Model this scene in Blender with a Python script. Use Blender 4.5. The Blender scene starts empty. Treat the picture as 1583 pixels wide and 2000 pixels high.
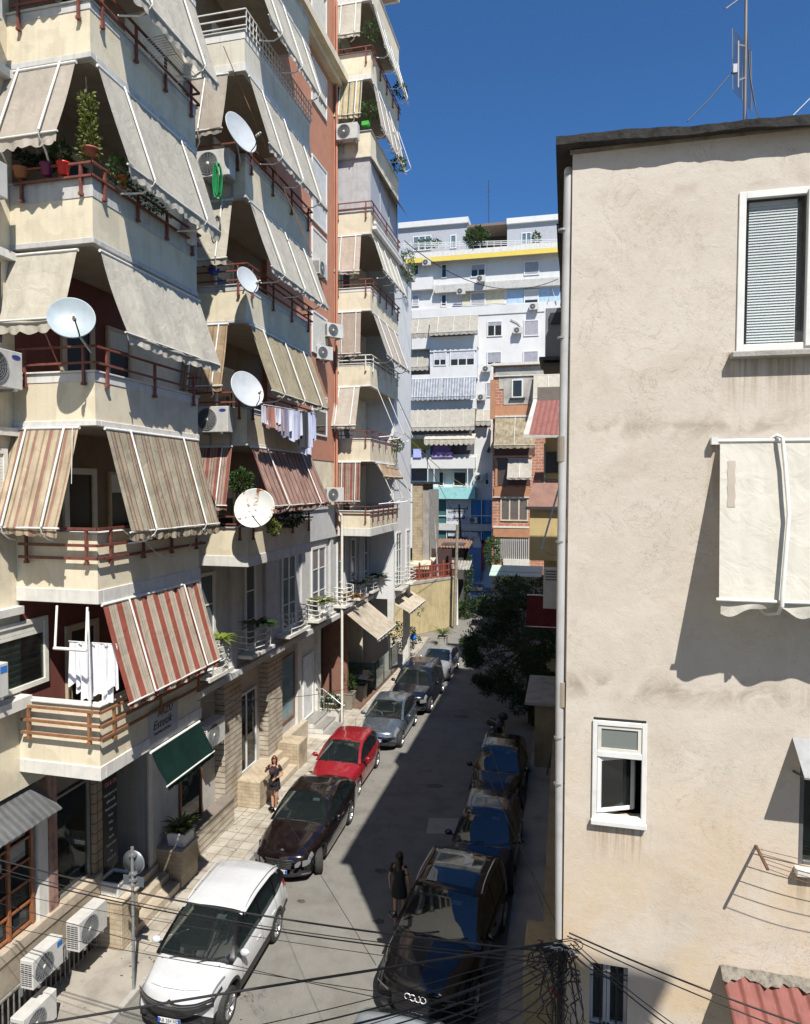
import bpy, math, random
import numpy as np
from mathutils import Vector, Matrix
random.seed(7); rng = np.random.RandomState(3)
S = bpy.context.scene
COL = S.collection
R_ = math.radians
# ---------------------------------------------------------------- camera
FPX, IW, IH, HC = 1312.8, 1583.0, 2000.0, 10.2
def cam_axes(yaw, pitch, roll):
    cy, sy, cp, sp = math.cos(yaw), math.sin(yaw), math.cos(pitch), math.sin(pitch)
    f = np.array([-sy*cp, cy*cp, -sp]); r = np.array([cy, sy, 0.]); d = np.cross(f, r)
    c, s = math.cos(roll), math.sin(roll)
    return np.array([c*r+s*d, -s*r+c*d, f])
AX = cam_axes(R_(13.456), R_(2.141), R_(-.192))
cam = bpy.data.cameras.new('camera'); camo = bpy.data.objects.new('camera', cam); COL.objects.link(camo)
cam.sensor_fit = 'VERTICAL'; cam.sensor_height = 36.0; cam.lens = FPX/IH*36.0
cam.clip_start = .1; cam.clip_end = 2000
r, d, f = AX
camo.matrix_world = Matrix(((r[0], -d[0], -f[0], 0), (r[1], -d[1], -f[1], 0), (r[2], -d[2], -f[2], HC), (0, 0, 0, 1)))
S.camera = camo
def at(px, py, X=None, Y=None, Z=None):
    v = AX.T @ np.array([(px-IW/2)/FPX, (py-IH/2)/FPX, 1.0])
    t = X/v[0] if X is not None else Y/v[1] if Y is not None else (Z-HC)/v[2]
    p = v*t; p[2] += HC
    return p
# ---------------------------------------------------------------- world, sun, exposure
W = bpy.data.worlds.new('World'); S.world = W; W.use_nodes = True
nt = W.node_tree; nt.nodes.clear()
sky = nt.nodes.new('ShaderNodeTexSky'); sky.sky_type = 'NISHITA'; sky.sun_disc = False
SV = Vector((.636, -1.0, 1.59)).normalized()
sky.sun_elevation = math.asin(SV.z); sky.sun_rotation = math.atan2(SV.x, SV.y)
sky.air_density = 1.0; sky.dust_density = .1; sky.ozone_density = 5.0; sky.altitude = 100
bg = nt.nodes.new('ShaderNodeBackground'); bg.inputs[1].default_value = .056
out = nt.nodes.new('ShaderNodeOutputWorld')
tint = nt.nodes.new('ShaderNodeMix'); tint.data_type = 'RGBA'; tint.blend_type = 'MULTIPLY'; tint.inputs['Factor'].default_value = 1; tint.inputs['B'].default_value = (.72, 1.2, 1.6, 1)
nt.links.new(sky.outputs[0], tint.inputs['A']); nt.links.new(tint.outputs['Result'], bg.inputs[0]); nt.links.new(bg.outputs[0], out.inputs[0])
sl = bpy.data.lights.new('sun', 'SUN'); sl.energy = 5.0; sl.angle = R_(.53); sl.color = (1, .955, .88)
so = bpy.data.objects.new('sun', sl); COL.objects.link(so); so.rotation_euler = SV.to_track_quat('Z', 'Y').to_euler()
S.view_settings.view_transform = 'Standard'; S.view_settings.look = 'None'; S.view_settings.exposure = .52; S.view_settings.gamma = 1
try:
    S.cycles.max_bounces = 8; S.cycles.diffuse_bounces = 2; S.cycles.transparent_max_bounces = 12
except Exception: pass
# ---------------------------------------------------------------- materials
def lin(c):
    if isinstance(c, str):
        c = [int(c[i:i+2], 16)/255 for i in (0, 2, 4)]
        c = [x/12.92 if x <= .04045 else ((x+.055)/1.055)**2.4 for x in c]
    return (c[0], c[1], c[2], 1)
def N(t, kind, **k):
    n = t.nodes.new('ShaderNode'+kind)
    for a, b in k.items():
        if a.startswith('i_'):
            n.inputs[a[2:]].default_value = b
        else: setattr(n, a, b)
    return n
def ramp(t, fac, stops, interp='LINEAR'):
    n = N(t, 'ValToRGB'); n.color_ramp.interpolation = interp
    e = n.color_ramp.elements
    while len(e) > 1: e.remove(e[-1])
    e[0].position = stops[0][0]; e[0].color = lin(stops[0][1])
    for p, c in stops[1:]:
        q = e.new(p); q.color = lin(c)
    t.links.new(fac, n.inputs[0]); return n
MATS = {}
def pm(name, col, rough=.7, metal=0., var=.12, vs=3., bump=0., bs=40., coat=0., spec=.5, streak=0., wcol=None, coords='pos', patch=0.):
    """a painted or plastered surface: base colour broken up by two noises, rain streaks, fine bump"""
    if name in MATS: return MATS[name]
    m = bpy.data.materials.new(name); MATS[name] = m; m.use_nodes = True; t = m.node_tree; L = t.links
    b = t.nodes['Principled BSDF']; c = lin(col)
    b.inputs['Roughness'].default_value = rough; b.inputs['Metallic'].default_value = metal
    b.inputs['Coat Weight'].default_value = coat; b.inputs['Coat Roughness'].default_value = .04; b.inputs['Specular IOR Level'].default_value = spec
    if coords == 'pos': vec = N(t, 'NewGeometry').outputs['Position']
    else: vec = N(t, 'TexCoord').outputs['Object']
    n1 = N(t, 'TexNoise'); n1.inputs['Scale'].default_value = vs; n1.inputs['Detail'].default_value = 7; n1.inputs['Roughness'].default_value = .62
    L.new(vec, n1.inputs['Vector'])
    dk = tuple(x*(1-2.2*var) for x in c[:3]); lt = tuple(min(1, x*(1+.9*var)) for x in c[:3])
    rp = ramp(t, n1.outputs[0], [(.25, dk), (.52, c[:3]), (.78, lt)])
    last = rp.outputs[0]
    if patch > 0:
        n6 = N(t, 'TexNoise'); n6.inputs['Scale'].default_value = .8; n6.inputs['Detail'].default_value = 4; n6.inputs['Roughness'].default_value = .45; L.new(vec, n6.inputs['Vector'])
        r6 = ramp(t, n6.outputs[0], [(.40, (patch,)*3), (.42, (0, 0, 0)), (.585, (0, 0, 0)), (.60, (patch,)*3)]); mp6 = N(t, 'Mix', data_type='RGBA'); L.new(r6.outputs[0], mp6.inputs['Factor']); L.new(last, mp6.inputs['A']); mp6.inputs['B'].default_value = (c[0]*.82, c[1]*.80, c[2]*.78, 1); last = mp6.outputs['Result']
    if streak > 0:
        mp = N(t, 'Mapping'); mp.inputs['Scale'].default_value = (9, 9, .55); L.new(vec, mp.inputs[0])
        n2 = N(t, 'TexNoise'); n2.inputs['Scale'].default_value = 1.2; n2.inputs['Detail'].default_value = 5; L.new(mp.outputs[0], n2.inputs['Vector'])
        r2 = ramp(t, n2.outputs[0], [(.5, (0, 0, 0)), (.75, (1, 1, 1))])
        mul = N(t, 'Math', operation='MULTIPLY'); L.new(r2.outputs[0], mul.inputs[0]); mul.inputs[1].default_value = streak
        mx = N(t, 'Mix', data_type='RGBA'); L.new(mul.outputs[0], mx.inputs['Factor']); L.new(last, mx.inputs['A'])
        mx.inputs['B'].default_value = lin(wcol) if wcol else (c[0]*.45, c[1]*.42, c[2]*.38, 1)
        last = mx.outputs['Result']
    oi = N(t, 'ObjectInfo'); mr_ = N(t, 'MapRange'); mr_.inputs['To Min'].default_value = 1-.9*var; mr_.inputs['To Max'].default_value = 1.0; L.new(oi.outputs['Random'], mr_.inputs['Value'])
    mq = N(t, 'Mix', data_type='RGBA', blend_type='MULTIPLY'); mq.inputs['Factor'].default_value = 1; L.new(last, mq.inputs['A']); L.new(mr_.outputs[0], mq.inputs['B']); last = mq.outputs['Result']
    L.new(last, b.inputs['Base Color'])
    if bump > 0:
        n3 = N(t, 'TexNoise'); n3.inputs['Scale'].default_value = bs; n3.inputs['Detail'].default_value = 5; L.new(vec, n3.inputs['Vector'])
        bp = N(t, 'Bump'); bp.inputs['Strength'].default_value = bump; bp.inputs['Distance'].default_value = .02
        L.new(n3.outputs[0], bp.inputs['Height']); L.new(bp.outputs[0], b.inputs['Normal'])
    return m
def stripes(name, period, stops, rough=.85, dirt=.25):
    """awning cloth striped across its width; uv.x is metres along the width, uv.y metres down"""
    if name in MATS: return MATS[name]
    m = bpy.data.materials.new(name); MATS[name] = m; m.use_nodes = True; t = m.node_tree; L = t.links
    b = t.nodes['Principled BSDF']; b.inputs['Roughness'].default_value = rough; b.inputs['Specular IOR Level'].default_value = .2
    uv = N(t, 'UVMap'); sp = N(t, 'SeparateXYZ'); L.new(uv.outputs[0], sp.inputs[0])
    dv = N(t, 'Math', operation='DIVIDE'); L.new(sp.outputs[0], dv.inputs[0]); dv.inputs[1].default_value = period
    fr = N(t, 'Math', operation='FRACT'); L.new(dv.outputs[0], fr.inputs[0])
    rp = ramp(t, fr.outputs[0], stops, 'CONSTANT')
    g = N(t, 'NewGeometry'); n = N(t, 'TexNoise'); n.inputs['Scale'].default_value = 2.6; n.inputs['Detail'].default_value = 6; L.new(g.outputs['Position'], n.inputs['Vector'])
    r2 = ramp(t, n.outputs[0], [(.3, (1-dirt*1.1,)*3), (.62, (1, 1, 1))])
    mx = N(t, 'Mix', data_type='RGBA', blend_type='MULTIPLY'); mx.inputs['Factor'].default_value = 1
    L.new(rp.outputs[0], mx.inputs['A']); L.new(r2.outputs[0], mx.inputs['B'])
    oi = N(t, 'ObjectInfo'); mr_ = N(t, 'MapRange'); mr_.inputs['To Min'].default_value = .86; mr_.inputs['To Max'].default_value = 1.08; L.new(oi.outputs['Random'], mr_.inputs['Value'])
    mq = N(t, 'Mix', data_type='RGBA', blend_type='MULTIPLY'); mq.inputs['Factor'].default_value = 1; L.new(mx.outputs['Result'], mq.inputs['A']); L.new(mr_.outputs[0], mq.inputs['B'])
    mp = N(t, 'Mapping'); mp.inputs['Scale'].default_value = (5, 5, .8); L.new(g.outputs['Position'], mp.inputs[0]); n5 = N(t, 'TexNoise'); n5.inputs['Scale'].default_value = 1.5; n5.inputs['Detail'].default_value = 8; L.new(mp.outputs[0], n5.inputs['Vector'])
    r5 = ramp(t, n5.outputs[0], [(.36, (1-dirt*.6, 1-dirt*.7, 1-dirt*.8)), (.56, (1, 1, 1))]); mx = N(t, 'Mix', data_type='RGBA', blend_type='MULTIPLY'); mx.inputs['Factor'].default_value = 1; L.new(mq.outputs['Result'], mx.inputs['A']); L.new(r5.outputs[0], mx.inputs['B'])
    tr = N(t, 'BsdfTranslucent'); L.new(mx.outputs['Result'], tr.inputs[0]); L.new(mx.outputs['Result'], b.inputs['Base Color'])
    ms = N(t, 'MixShader'); ms.inputs[0].default_value = .12; L.new(b.outputs[0], ms.inputs[1]); L.new(tr.outputs[0], ms.inputs[2])
    L.new(ms.outputs[0], t.nodes['Material Output'].inputs[0])
    w = N(t, 'TexNoise'); w.inputs['Scale'].default_value = 4; w.inputs['Detail'].default_value = 5; w.inputs['Distortion'].default_value = .8; L.new(g.outputs['Position'], w.inputs['Vector'])
    bp = N(t, 'Bump'); bp.inputs['Strength'].default_value = .6; bp.inputs['Distance'].default_value = .04; L.new(w.outputs[0], bp.inputs['Height']); L.new(bp.outputs[0], b.inputs['Normal'])
    return m
def bricks(name, c1, c2, mortar, sx, sz, axis='y', rough=.8, msize=.012, bump=.4, off=.5):
    """bricks / tiles laid on a wall: axis = the wall's horizontal axis ('x' or 'y'), or 'f' for a floor"""
    if name in MATS: return MATS[name]
    m = bpy.data.materials.new(name); MATS[name] = m; m.use_nodes = True; t = m.node_tree; L = t.links
    b = t.nodes['Principled BSDF']; b.inputs['Roughness'].default_value = rough
    g = N(t, 'NewGeometry'); sp = N(t, 'SeparateXYZ'); L.new(g.outputs['Position'], sp.inputs[0])
    cb = N(t, 'CombineXYZ')
    if axis == 'f': L.new(sp.outputs[0], cb.inputs[0]); L.new(sp.outputs[1], cb.inputs[1])
    elif axis == 'xy':
        ad = N(t, 'Math', operation='ADD'); L.new(sp.outputs[0], ad.inputs[0]); L.new(sp.outputs[1], ad.inputs[1])
        L.new(ad.outputs[0], cb.inputs[0]); L.new(sp.outputs[2], cb.inputs[1])
    else: L.new(sp.outputs[0 if axis == 'x' else 1], cb.inputs[0]); L.new(sp.outputs[2], cb.inputs[1])
    br = N(t, 'TexBrick', offset=off); br.inputs['Scale'].default_value = 1; br.inputs['Brick Width'].default_value = sx; br.inputs['Row Height'].default_value = sz
    br.inputs['Mortar Size'].default_value = msize; br.inputs['Color1'].default_value = lin(c1); br.inputs['Color2'].default_value = lin(c2); br.inputs['Mortar'].default_value = lin(mortar)
    L.new(cb.outputs[0], br.inputs['Vector'])
    n = N(t, 'TexNoise'); n.inputs['Scale'].default_value = 2.2; n.inputs['Detail'].default_value = 7; L.new(g.outputs['Position'], n.inputs['Vector'])
    r2 = ramp(t, n.outputs[0], [(.3, (.66, .62, .56)), (.6, (1, 1, 1))])
    mx = N(t, 'Mix', data_type='RGBA', blend_type='MULTIPLY'); mx.inputs['Factor'].default_value = 1
    L.new(br.outputs['Color'], mx.inputs['A']); L.new(r2.outputs[0], mx.inputs['B']); L.new(mx.outputs['Result'], b.inputs['Base Color'])
    bp = N(t, 'Bump', invert=True); bp.inputs['Strength'].default_value = bump; bp.inputs['Distance'].default_value = .01
    L.new(br.outputs['Fac'], bp.inputs['Height']); L.new(bp.outputs[0], b.inputs['Normal'])
    return m
def glassy(name, tint=(.03, .045, .05), clear=.0, rough=.03, ior=1.5):
    """window glass: reflective, letting through a share of a tinted view"""
    if name in MATS: return MATS[name]
    m = bpy.data.materials.new(name); MATS[name] = m; m.use_nodes = True; t = m.node_tree; L = t.links
    b = t.nodes['Principled BSDF']; b.inputs['Base Color'].default_value = lin(tint); b.inputs['Roughness'].default_value = rough; b.inputs['IOR'].default_value = ior
    g = N(t, 'NewGeometry'); n = N(t, 'TexNoise'); n.inputs['Scale'].default_value = 1.3; L.new(g.outputs['Position'], n.inputs['Vector'])
    bp = N(t, 'Bump'); bp.inputs['Strength'].default_value = .05; bp.inputs['Distance'].default_value = .05; L.new(n.outputs[0], bp.inputs['Height']); L.new(bp.outputs[0], b.inputs['Normal'])
    if clear > 0:
        tr = N(t, 'BsdfTransparent'); tr.inputs[0].default_value = (.62, .7, .68, 1) if clear < .9 else (.93, .95, .95, 1)
        gl = N(t, 'BsdfGlossy'); gl.inputs['Roughness'].default_value = rough
        lw = N(t, 'LayerWeight'); pw = N(t, 'Math', operation='POWER'); L.new(lw.outputs['Facing'], pw.inputs[0]); pw.inputs[1].default_value = 4.5
        fz = N(t, 'MapRange'); fz.inputs['To Min'].default_value = ((ior-1)/(ior+1))**2*1.6; fz.inputs['To Max'].default_value = .95; L.new(pw.outputs[0], fz.inputs['Value'])
        m1 = N(t, 'MixShader'); m1.inputs[0].default_value = 1-clear; L.new(tr.outputs[0], m1.inputs[1]); L.new(b.outputs[0], m1.inputs[2])
        m2 = N(t, 'MixShader'); L.new(fz.outputs[0], m2.inputs[0]); L.new(m1.outputs[0], m2.inputs[1]); L.new(gl.outputs[0], m2.inputs[2])
        L.new(m2.outputs[0], t.nodes['Material Output'].inputs[0])
    return m
# ---------------------------------------------------------------- mesh building
class MB:
    def __init__(s): s.v = []; s.f = []; s.m = []; s.uv = {}; s.smooth = set()
    def add(s, vs, fs, mi=0, uv=None, sm=False):
        o = len(s.v); s.v += [tuple(map(float, p)) for p in vs]
        for k, q in enumerate(fs):
            if sm: s.smooth.add(len(s.f))
            if uv is not None: s.uv[len(s.f)] = [uv[i] for i in q]
            s.f.append([i+o for i in q]); s.m.append(mi)
        return s
    def box(s, x0, x1, y0, y1, z0, z1, mi=0):
        x0, x1 = sorted((x0, x1)); y0, y1 = sorted((y0, y1)); z0, z1 = sorted((z0, z1))
        return s.add([(x0, y0, z0), (x1, y0, z0), (x1, y1, z0), (x0, y1, z0), (x0, y0, z1), (x1, y0, z1), (x1, y1, z1), (x0, y1, z1)],
                     [(0, 3, 2, 1), (4, 5, 6, 7), (0, 1, 5, 4), (1, 2, 6, 5), (2, 3, 7, 6), (3, 0, 4, 7)], mi)
    def obox(s, c, ax, h, mi=0):
        """oriented box: centre, three axes, half sizes"""
        c = np.array(c, float); A = [np.array(a, float)*hh for a, hh in zip(ax, h)]
        vs = [c+i*A[0]+j*A[1]+k*A[2] for k in (-1, 1) for j in (-1, 1) for i in (-1, 1)]
        return s.add(vs, [(0, 2, 3, 1), (4, 5, 7, 6), (0, 1, 5, 4), (1, 3, 7, 5), (3, 2, 6, 7), (2, 0, 4, 6)], mi)
    def tube(s, pts, r, n=8, mi=0, caps=True, r2=None):
        pts = [np.array(p, float) for p in pts]; K = len(pts); rows = []
        for i, p in enumerate(pts):
            tdir = pts[min(i+1, K-1)]-pts[max(i-1, 0)]; tdir = tdir/(np.linalg.norm(tdir)+1e-9)
            a = np.array([0, 0, 1.]) if abs(tdir[2]) < .9 else np.array([1., 0, 0])
            u = np.cross(tdir, a); u /= np.linalg.norm(u); w = np.cross(tdir, u)
            rr = r if r2 is None else r+(r2-r)*i/max(1, K-1)
            rows.append([p+rr*(math.cos(2*math.pi*k/n)*u+math.sin(2*math.pi*k/n)*w) for k in range(n)])
        vs = [q for row in rows for q in row]; fs = []
        for i in range(K-1):
            for k in range(n): fs.append((i*n+k, i*n+(k+1) % n, (i+1)*n+(k+1) % n, (i+1)*n+k))
        s.add(vs, fs, mi, sm=n > 4)
        if caps:
            s.add(rows[0], [tuple(range(n))[::-1]], mi); s.add(rows[-1], [tuple(range(n))], mi)
        return s
    def rod(s, p, q, r, n=8, mi=0): return s.tube([p, q], r, n, mi)
    def bar(s, p, q, w, h=None, mi=0):
        p = np.array(p, float); q = np.array(q, float); t = q-p; Ln = np.linalg.norm(t); t /= Ln
        a = np.array([0, 0, 1.]) if abs(t[2]) < .9 else np.array([0, 1., 0]); u = np.cross(t, a); u /= np.linalg.norm(u); v = np.cross(u, t)
        return s.obox((p+q)/2, (t, u, v), (Ln/2, w/2, (h or w)/2), mi)
    def grid(s, P, mi=0, uv=None, sm=True, closed=False):
        """P: rows x cols x 3"""
        P = np.asarray(P, float); a, b = P.shape[:2]; fs = []
        for i in range(a-1):
            for j in range(b if closed else b-1):
                fs.append((i*b+j, i*b+(j+1) % b, (i+1)*b+(j+1) % b, (i+1)*b+j))
        return s.add(P.reshape(-1, 3), fs, mi, None if uv is None else [tuple(x) for x in np.asarray(uv).reshape(-1, 2)], sm)
    def lathe(s, prof, c, axis='z', n=24, mi=0, sm=True):
        rows = []
        for (rr, h) in prof:
            row = []
            for k in range(n):
                a = 2*math.pi*k/n; ca, sa = rr*math.cos(a), rr*math.sin(a)
                row.append({'z': (c[0]+ca, c[1]+sa, c[2]+h), 'x': (c[0]+h, c[1]+ca, c[2]+sa), 'y': (c[0]+ca, c[1]+h, c[2]+sa)}[axis])
            rows.append(row)
        return s.grid(rows, mi, sm=sm, closed=True)
    def poly(s, pts, mi=0): return s.add(pts, [tuple(range(len(pts)))], mi)
    def prism(s, pts, vec, mi=0):
        n = len(pts); a = [np.array(p, float) for p in pts]; b = [p+np.array(vec, float) for p in a]
        return s.add(a+b, [tuple(range(n))[::-1], tuple(range(n, 2*n))]+[(i, (i+1) % n, n+(i+1) % n, n+i) for i in range(n)], mi)
    def build(s, name, mats, parent=None, world=False, bevel=0, smooth=None, sharp=None, top=None, seg=1):
        if not isinstance(mats, (list, tuple)): mats = [mats]
        me = bpy.data.meshes.new(name); V = s.v
        if world and parent is not None:
            o = ORG[parent.name]; V = [(x-o[0], y-o[1], z-o[2]) for x, y, z in V]
        me.from_pydata(V, [], s.f); me.update()
        for m in mats: me.materials.append(m)
        me.polygons.foreach_set('material_index', s.m)
        sm = [i in s.smooth for i in range(len(s.f))] if smooth is None else [smooth]*len(s.f)
        me.polygons.foreach_set('use_smooth', sm)
        if s.uv:
            ul = me.uv_layers.new(name='UVMap')
            for p in me.polygons:
                if p.index in s.uv:
                    for li, u in zip(p.loop_indices, s.uv[p.index]): ul.data[li].uv = u
        if sharp: me.set_sharp_from_angle(angle=R_(sharp))
        me.update()
        o = bpy.data.objects.new(name, me); COL.objects.link(o)
        if parent is not None: o.parent = parent; ORG[o.name] = ORG.get(parent.name, (0, 0, 0))
        else: ORG[o.name] = (0, 0, 0)
        if bevel:
            md = o.modifiers.new('bevel', 'BEVEL'); md.width = bevel; md.segments = seg; md.limit_method = 'ANGLE'
        if top: tag(o, *top)
        return o
ORG = {}
def build_each(mb, name, mat, parent, weld=False, **k):
    """one object for every connected piece"""
    if weld:
        key = {}; mp = []; nv = []
        for p in mb.v:
            q = tuple(round(c, 3) for c in p)
            if q not in key: key[q] = len(nv); nv.append(p)
            mp.append(key[q])
        mb.v = nv; mb.f = [[mp[i] for i in q] for q in mb.f]; keep = [n_ for n_, q in enumerate(mb.f) if len(set(q)) > 2]; mb.f = [list(dict.fromkeys(mb.f[n_])) for n_ in keep]; mb.smooth = set()
    par = list(range(len(mb.v)))
    def fd(a):
        while par[a] != a: par[a] = par[par[a]]; a = par[a]
        return a
    for q in mb.f:
        for i in q[1:]: par[fd(i)] = fd(q[0])
    gr = {}
    for n_, q in enumerate(mb.f): gr.setdefault(fd(q[0]), []).append(n_)
    out = []
    for fs in gr.values():
        m = MB(); ids = sorted({i for n_ in fs for i in mb.f[n_]}); mp = {i: j for j, i in enumerate(ids)}
        m.add([mb.v[i] for i in ids], [[mp[i] for i in mb.f[n_]] for n_ in fs]); out.append(m.build(name, mat, parent, True, **k))
    return out
def tag(o, label, cat, group=None, kind=None):
    if label: o['label'] = label
    if cat: o['category'] = cat
    if group: o['group'] = group
    if kind: o['kind'] = kind
    return o
def thing(name, label, cat, loc=(0, 0, 0), rz=0, group=None):
    o = bpy.data.objects.new(name, None); COL.objects.link(o); o.empty_display_size = .2
    o.location = loc; o.rotation_euler = (0, 0, rz); ORG[o.name] = tuple(loc)
    return tag(o, label, cat, group)
def struct(name, mb, mats, **k):
    o = mb.build(name, mats, **k); o['kind'] = 'structure'; return o
def copy_tree(o, loc=None, rz=None, parent=None, label=None, scale=None, mats=None):
    c = o.copy(); COL.objects.link(c); c.parent = parent
    if loc is not None: c.location = loc
    if rz is not None: c.rotation_euler = (0, 0, rz)
    if label: c['label'] = label
    if scale is not None: c.scale = scale
    for ch in list(o.children): copy_tree(ch, parent=c)
    return c
def text(name, s, size, mat, parent, M, extrude=.003, align='CENTER', shear=0, sx=1):
    cu = bpy.data.curves.new(name, 'FONT'); cu.body = s; cu.size = size; cu.extrude = extrude; cu.align_x = align; cu.align_y = 'CENTER'; cu.shear = shear
    cu.materials.append(mat)
    cu.resolution_u = 3
    tmp = bpy.data.objects.new(name, cu); me = bpy.data.meshes.new_from_object(tmp); me.name = name
    bpy.data.objects.remove(tmp); bpy.data.curves.remove(cu)
    o = bpy.data.objects.new(name, me); COL.objects.link(o); o.parent = parent
    o.matrix_basis = M @ Matrix.Diagonal((sx, 1, 1, 1)); return o
def frame_m(p, xdir, ydir):
    """matrix whose local x / y run along xdir / ydir"""
    x = Vector(xdir).normalized(); y = Vector(ydir).normalized(); z = x.cross(y)
    return Matrix(((x.x, y.x, z.x, p[0]), (x.y, y.y, z.y, p[1]), (x.z, y.z, z.z, p[2]), (0, 0, 0, 1)))
# ---------------------------------------------------------------- shared materials
CREAM = pm('cream_paint', (.70, .62, .46), .8, var=.08, vs=2.1, bump=.25, bs=45, patch=.55, streak=.24, wcol=(.40, .35, .26))
CREAMG = pm('cream_grey_paint', (.60, .56, .46), .8, var=.08, vs=1.6, bump=.15, bs=60, streak=.3)
WTRIM = pm('white_trim_paint', (.64, .62, .57), .75, var=.08, vs=4, bump=.1, streak=.3)
GTRIM = pm('grey_white_trim', (.52, .51, .48), .75, var=.12, vs=4, streak=.35)
TERRA = pm('terracotta_plaster', (.47, .215, .135), .85, var=.08, vs=2, bump=.2, bs=50, streak=.15)
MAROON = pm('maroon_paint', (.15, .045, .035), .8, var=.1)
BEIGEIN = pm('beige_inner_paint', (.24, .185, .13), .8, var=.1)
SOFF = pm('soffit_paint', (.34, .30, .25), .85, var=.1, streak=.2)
REDRAIL = pm('red_oxide_paint', (.20, .062, .045), .55, var=.25, vs=12)
WOODRAIL = pm('brown_orange_paint', (.29, .135, .065), .55, var=.2, vs=12)
WHITEM = pm('white_enamel', (.68, .68, .66), .4, var=.06, vs=8)
IVORY = pm('ivory_plastic', (.70, .68, .60), .5, var=.08, vs=6, streak=.12)
STEEL = pm('galvanised_steel', (.42, .44, .45), .38, .7, var=.12, vs=10)
DARKM = pm('dark_metal', (.05, .05, .055), .5, .3, var=.2)
BLACK = pm('black_plastic', (.022, .022, .024), .45, var=.15, vs=8)
RUBBER = pm('tyre_rubber', (.028, .027, .026), .85, var=.25, vs=14, coords='obj')
CONC = pm('concrete', (.36, .34, .31), .9, var=.18, vs=2, bump=.4, bs=30, streak=.25)
GLASS = glassy('window_glass', (.025, .03, .033))
GLASSC = glassy('clear_window_glass', (.02, .025, .027), clear=.75)
GLASSW = glassy('curtained_glass', (.13, .15, .17), rough=.06)
GLASSB = glassy('blind_window_glass', (.1, .12, .13), clear=.93)
# ================================================================ ground
asph = pm('worn_asphalt', (.228, .218, .196), .9, var=.11, vs=1.7, bump=.6, bs=90)
t = asph.node_tree
b = t.nodes['Principled BSDF']; src = b.inputs['Base Color'].links[0].from_socket
g = N(t, 'NewGeometry'); n = N(t, 'TexNoise'); n.inputs['Scale'].default_value = 55; n.inputs['Detail'].default_value = 4; t.links.new(g.outputs['Position'], n.inputs['Vector'])
rr = ramp(t, n.outputs[0], [(.3, (.58, .58, .58)), (.5, (1, 1, 1)), (.8, (1.0, 1.0, 1.0))])
vo = N(t, 'TexNoise'); vo.inputs['Scale'].default_value = .45; vo.inputs['Detail'].default_value = 10; vo.inputs['Distortion'].default_value = 1.5; t.links.new(g.outputs['Position'], vo.inputs['Vector'])
rv = ramp(t, vo.outputs[0], [(.38, (.86, .85, .84)), (.48, (1, 1, 1)), (.62, (1, 1, 1)), (.72, (.92, .91, .89))])
ck_ = N(t, 'TexNoise'); ck_.inputs['Scale'].default_value = .42; ck_.inputs['Detail'].default_value = 12; ck_.inputs['Roughness'].default_value = .62; ck_.inputs['Distortion'].default_value = .6; t.links.new(g.outputs['Position'], ck_.inputs['Vector'])
cr_ = ramp(t, ck_.outputs[0], [(.4965, (1, 1, 1)), (.499, (.42, .41, .40)), (.501, (.42, .41, .40)), (.5035, (1, 1, 1))])
mk_ = N(t, 'TexNoise'); mk_.inputs['Scale'].default_value = .35; mk_.inputs['Detail'].default_value = 2; t.links.new(g.outputs['Position'], mk_.inputs['Vector']); km_ = ramp(t, mk_.outputs[0], [(.48, (0, 0, 0)), (.56, (1, 1, 1))])
m0 = N(t, 'Mix', data_type='RGBA', blend_type='MULTIPLY'); t.links.new(km_.outputs[0], m0.inputs['Factor']); t.links.new(src, m0.inputs['A']); t.links.new(cr_.outputs[0], m0.inputs['B']); src = m0.outputs['Result']
m1 = N(t, 'Mix', data_type='RGBA', blend_type='MULTIPLY'); m1.inputs['Factor'].default_value = 1
m2 = N(t, 'Mix', data_type='RGBA', blend_type='MULTIPLY'); m2.inputs['Factor'].default_value = 1
t.links.new(src, m1.inputs['A']); t.links.new(rr.outputs[0], m1.inputs['B']); t.links.new(m1.outputs['Result'], m2.inputs['A']); t.links.new(rv.outputs[0], m2.inputs['B']); t.links.new(m2.outputs['Result'], b.inputs['Base Color'])
earth = pm('ground_earth', (.22, .20, .165), .95, var=.2, vs=.6, bump=.5)
PAVE = bricks('pavement_tiles', (.42, .385, .33), (.385, .355, .30), (.21, .19, .16), .4, .4, 'f', msize=.014, off=0)
PAVE2 = pm('cast_pavement', (.33, .30, .255), .9, var=.22, vs=1.3, bump=.5, bs=60)
struct('ground', MB().box(-400, 400, -400, 600, -.3, -.02), earth)
struct('road', MB().add([(-8.45, -6, 0), (.1, -6, 0), (.1, 52, 0), (-4.6, 56, 0), (-4.6, 70, 0), (-8.6, 70, 0), (-8.2, 50, 0), (-8.9, 44, 0), (-8.45, 30, 0)], [range(9)]), asph)
def slab(name, pts, z0, z1, mat):
    return struct(name, MB().prism([(x, y, z0) for x, y in pts], (0, 0, z1-z0)), mat)
slab('pavement', [(-12, 12.55), (-8.35, 12.55), (-8.35, 30), (-8.8, 44), (-11.5, 44), (-12, 32)], -.01, .10, PAVE)
slab('pavement', [(-12, 2), (-8.0, 2), (-8.35, 12.3), (-8.35, 12.54), (-12, 12.54)], -.01, .095, PAVE2)
kb = MB()
for i in range(34):
    y0 = 3+i*.8
    kb.box(-8.35, -8.22, y0+.008, y0+.792, -.01, .115)
struct('kerb', kb, CONC, bevel=.015)
slab('pavement', [(-1.15, 8.2), (.05, 8.2), (.05, 36), (-1.15, 36)], -.01, .11, PAVE2)
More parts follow.
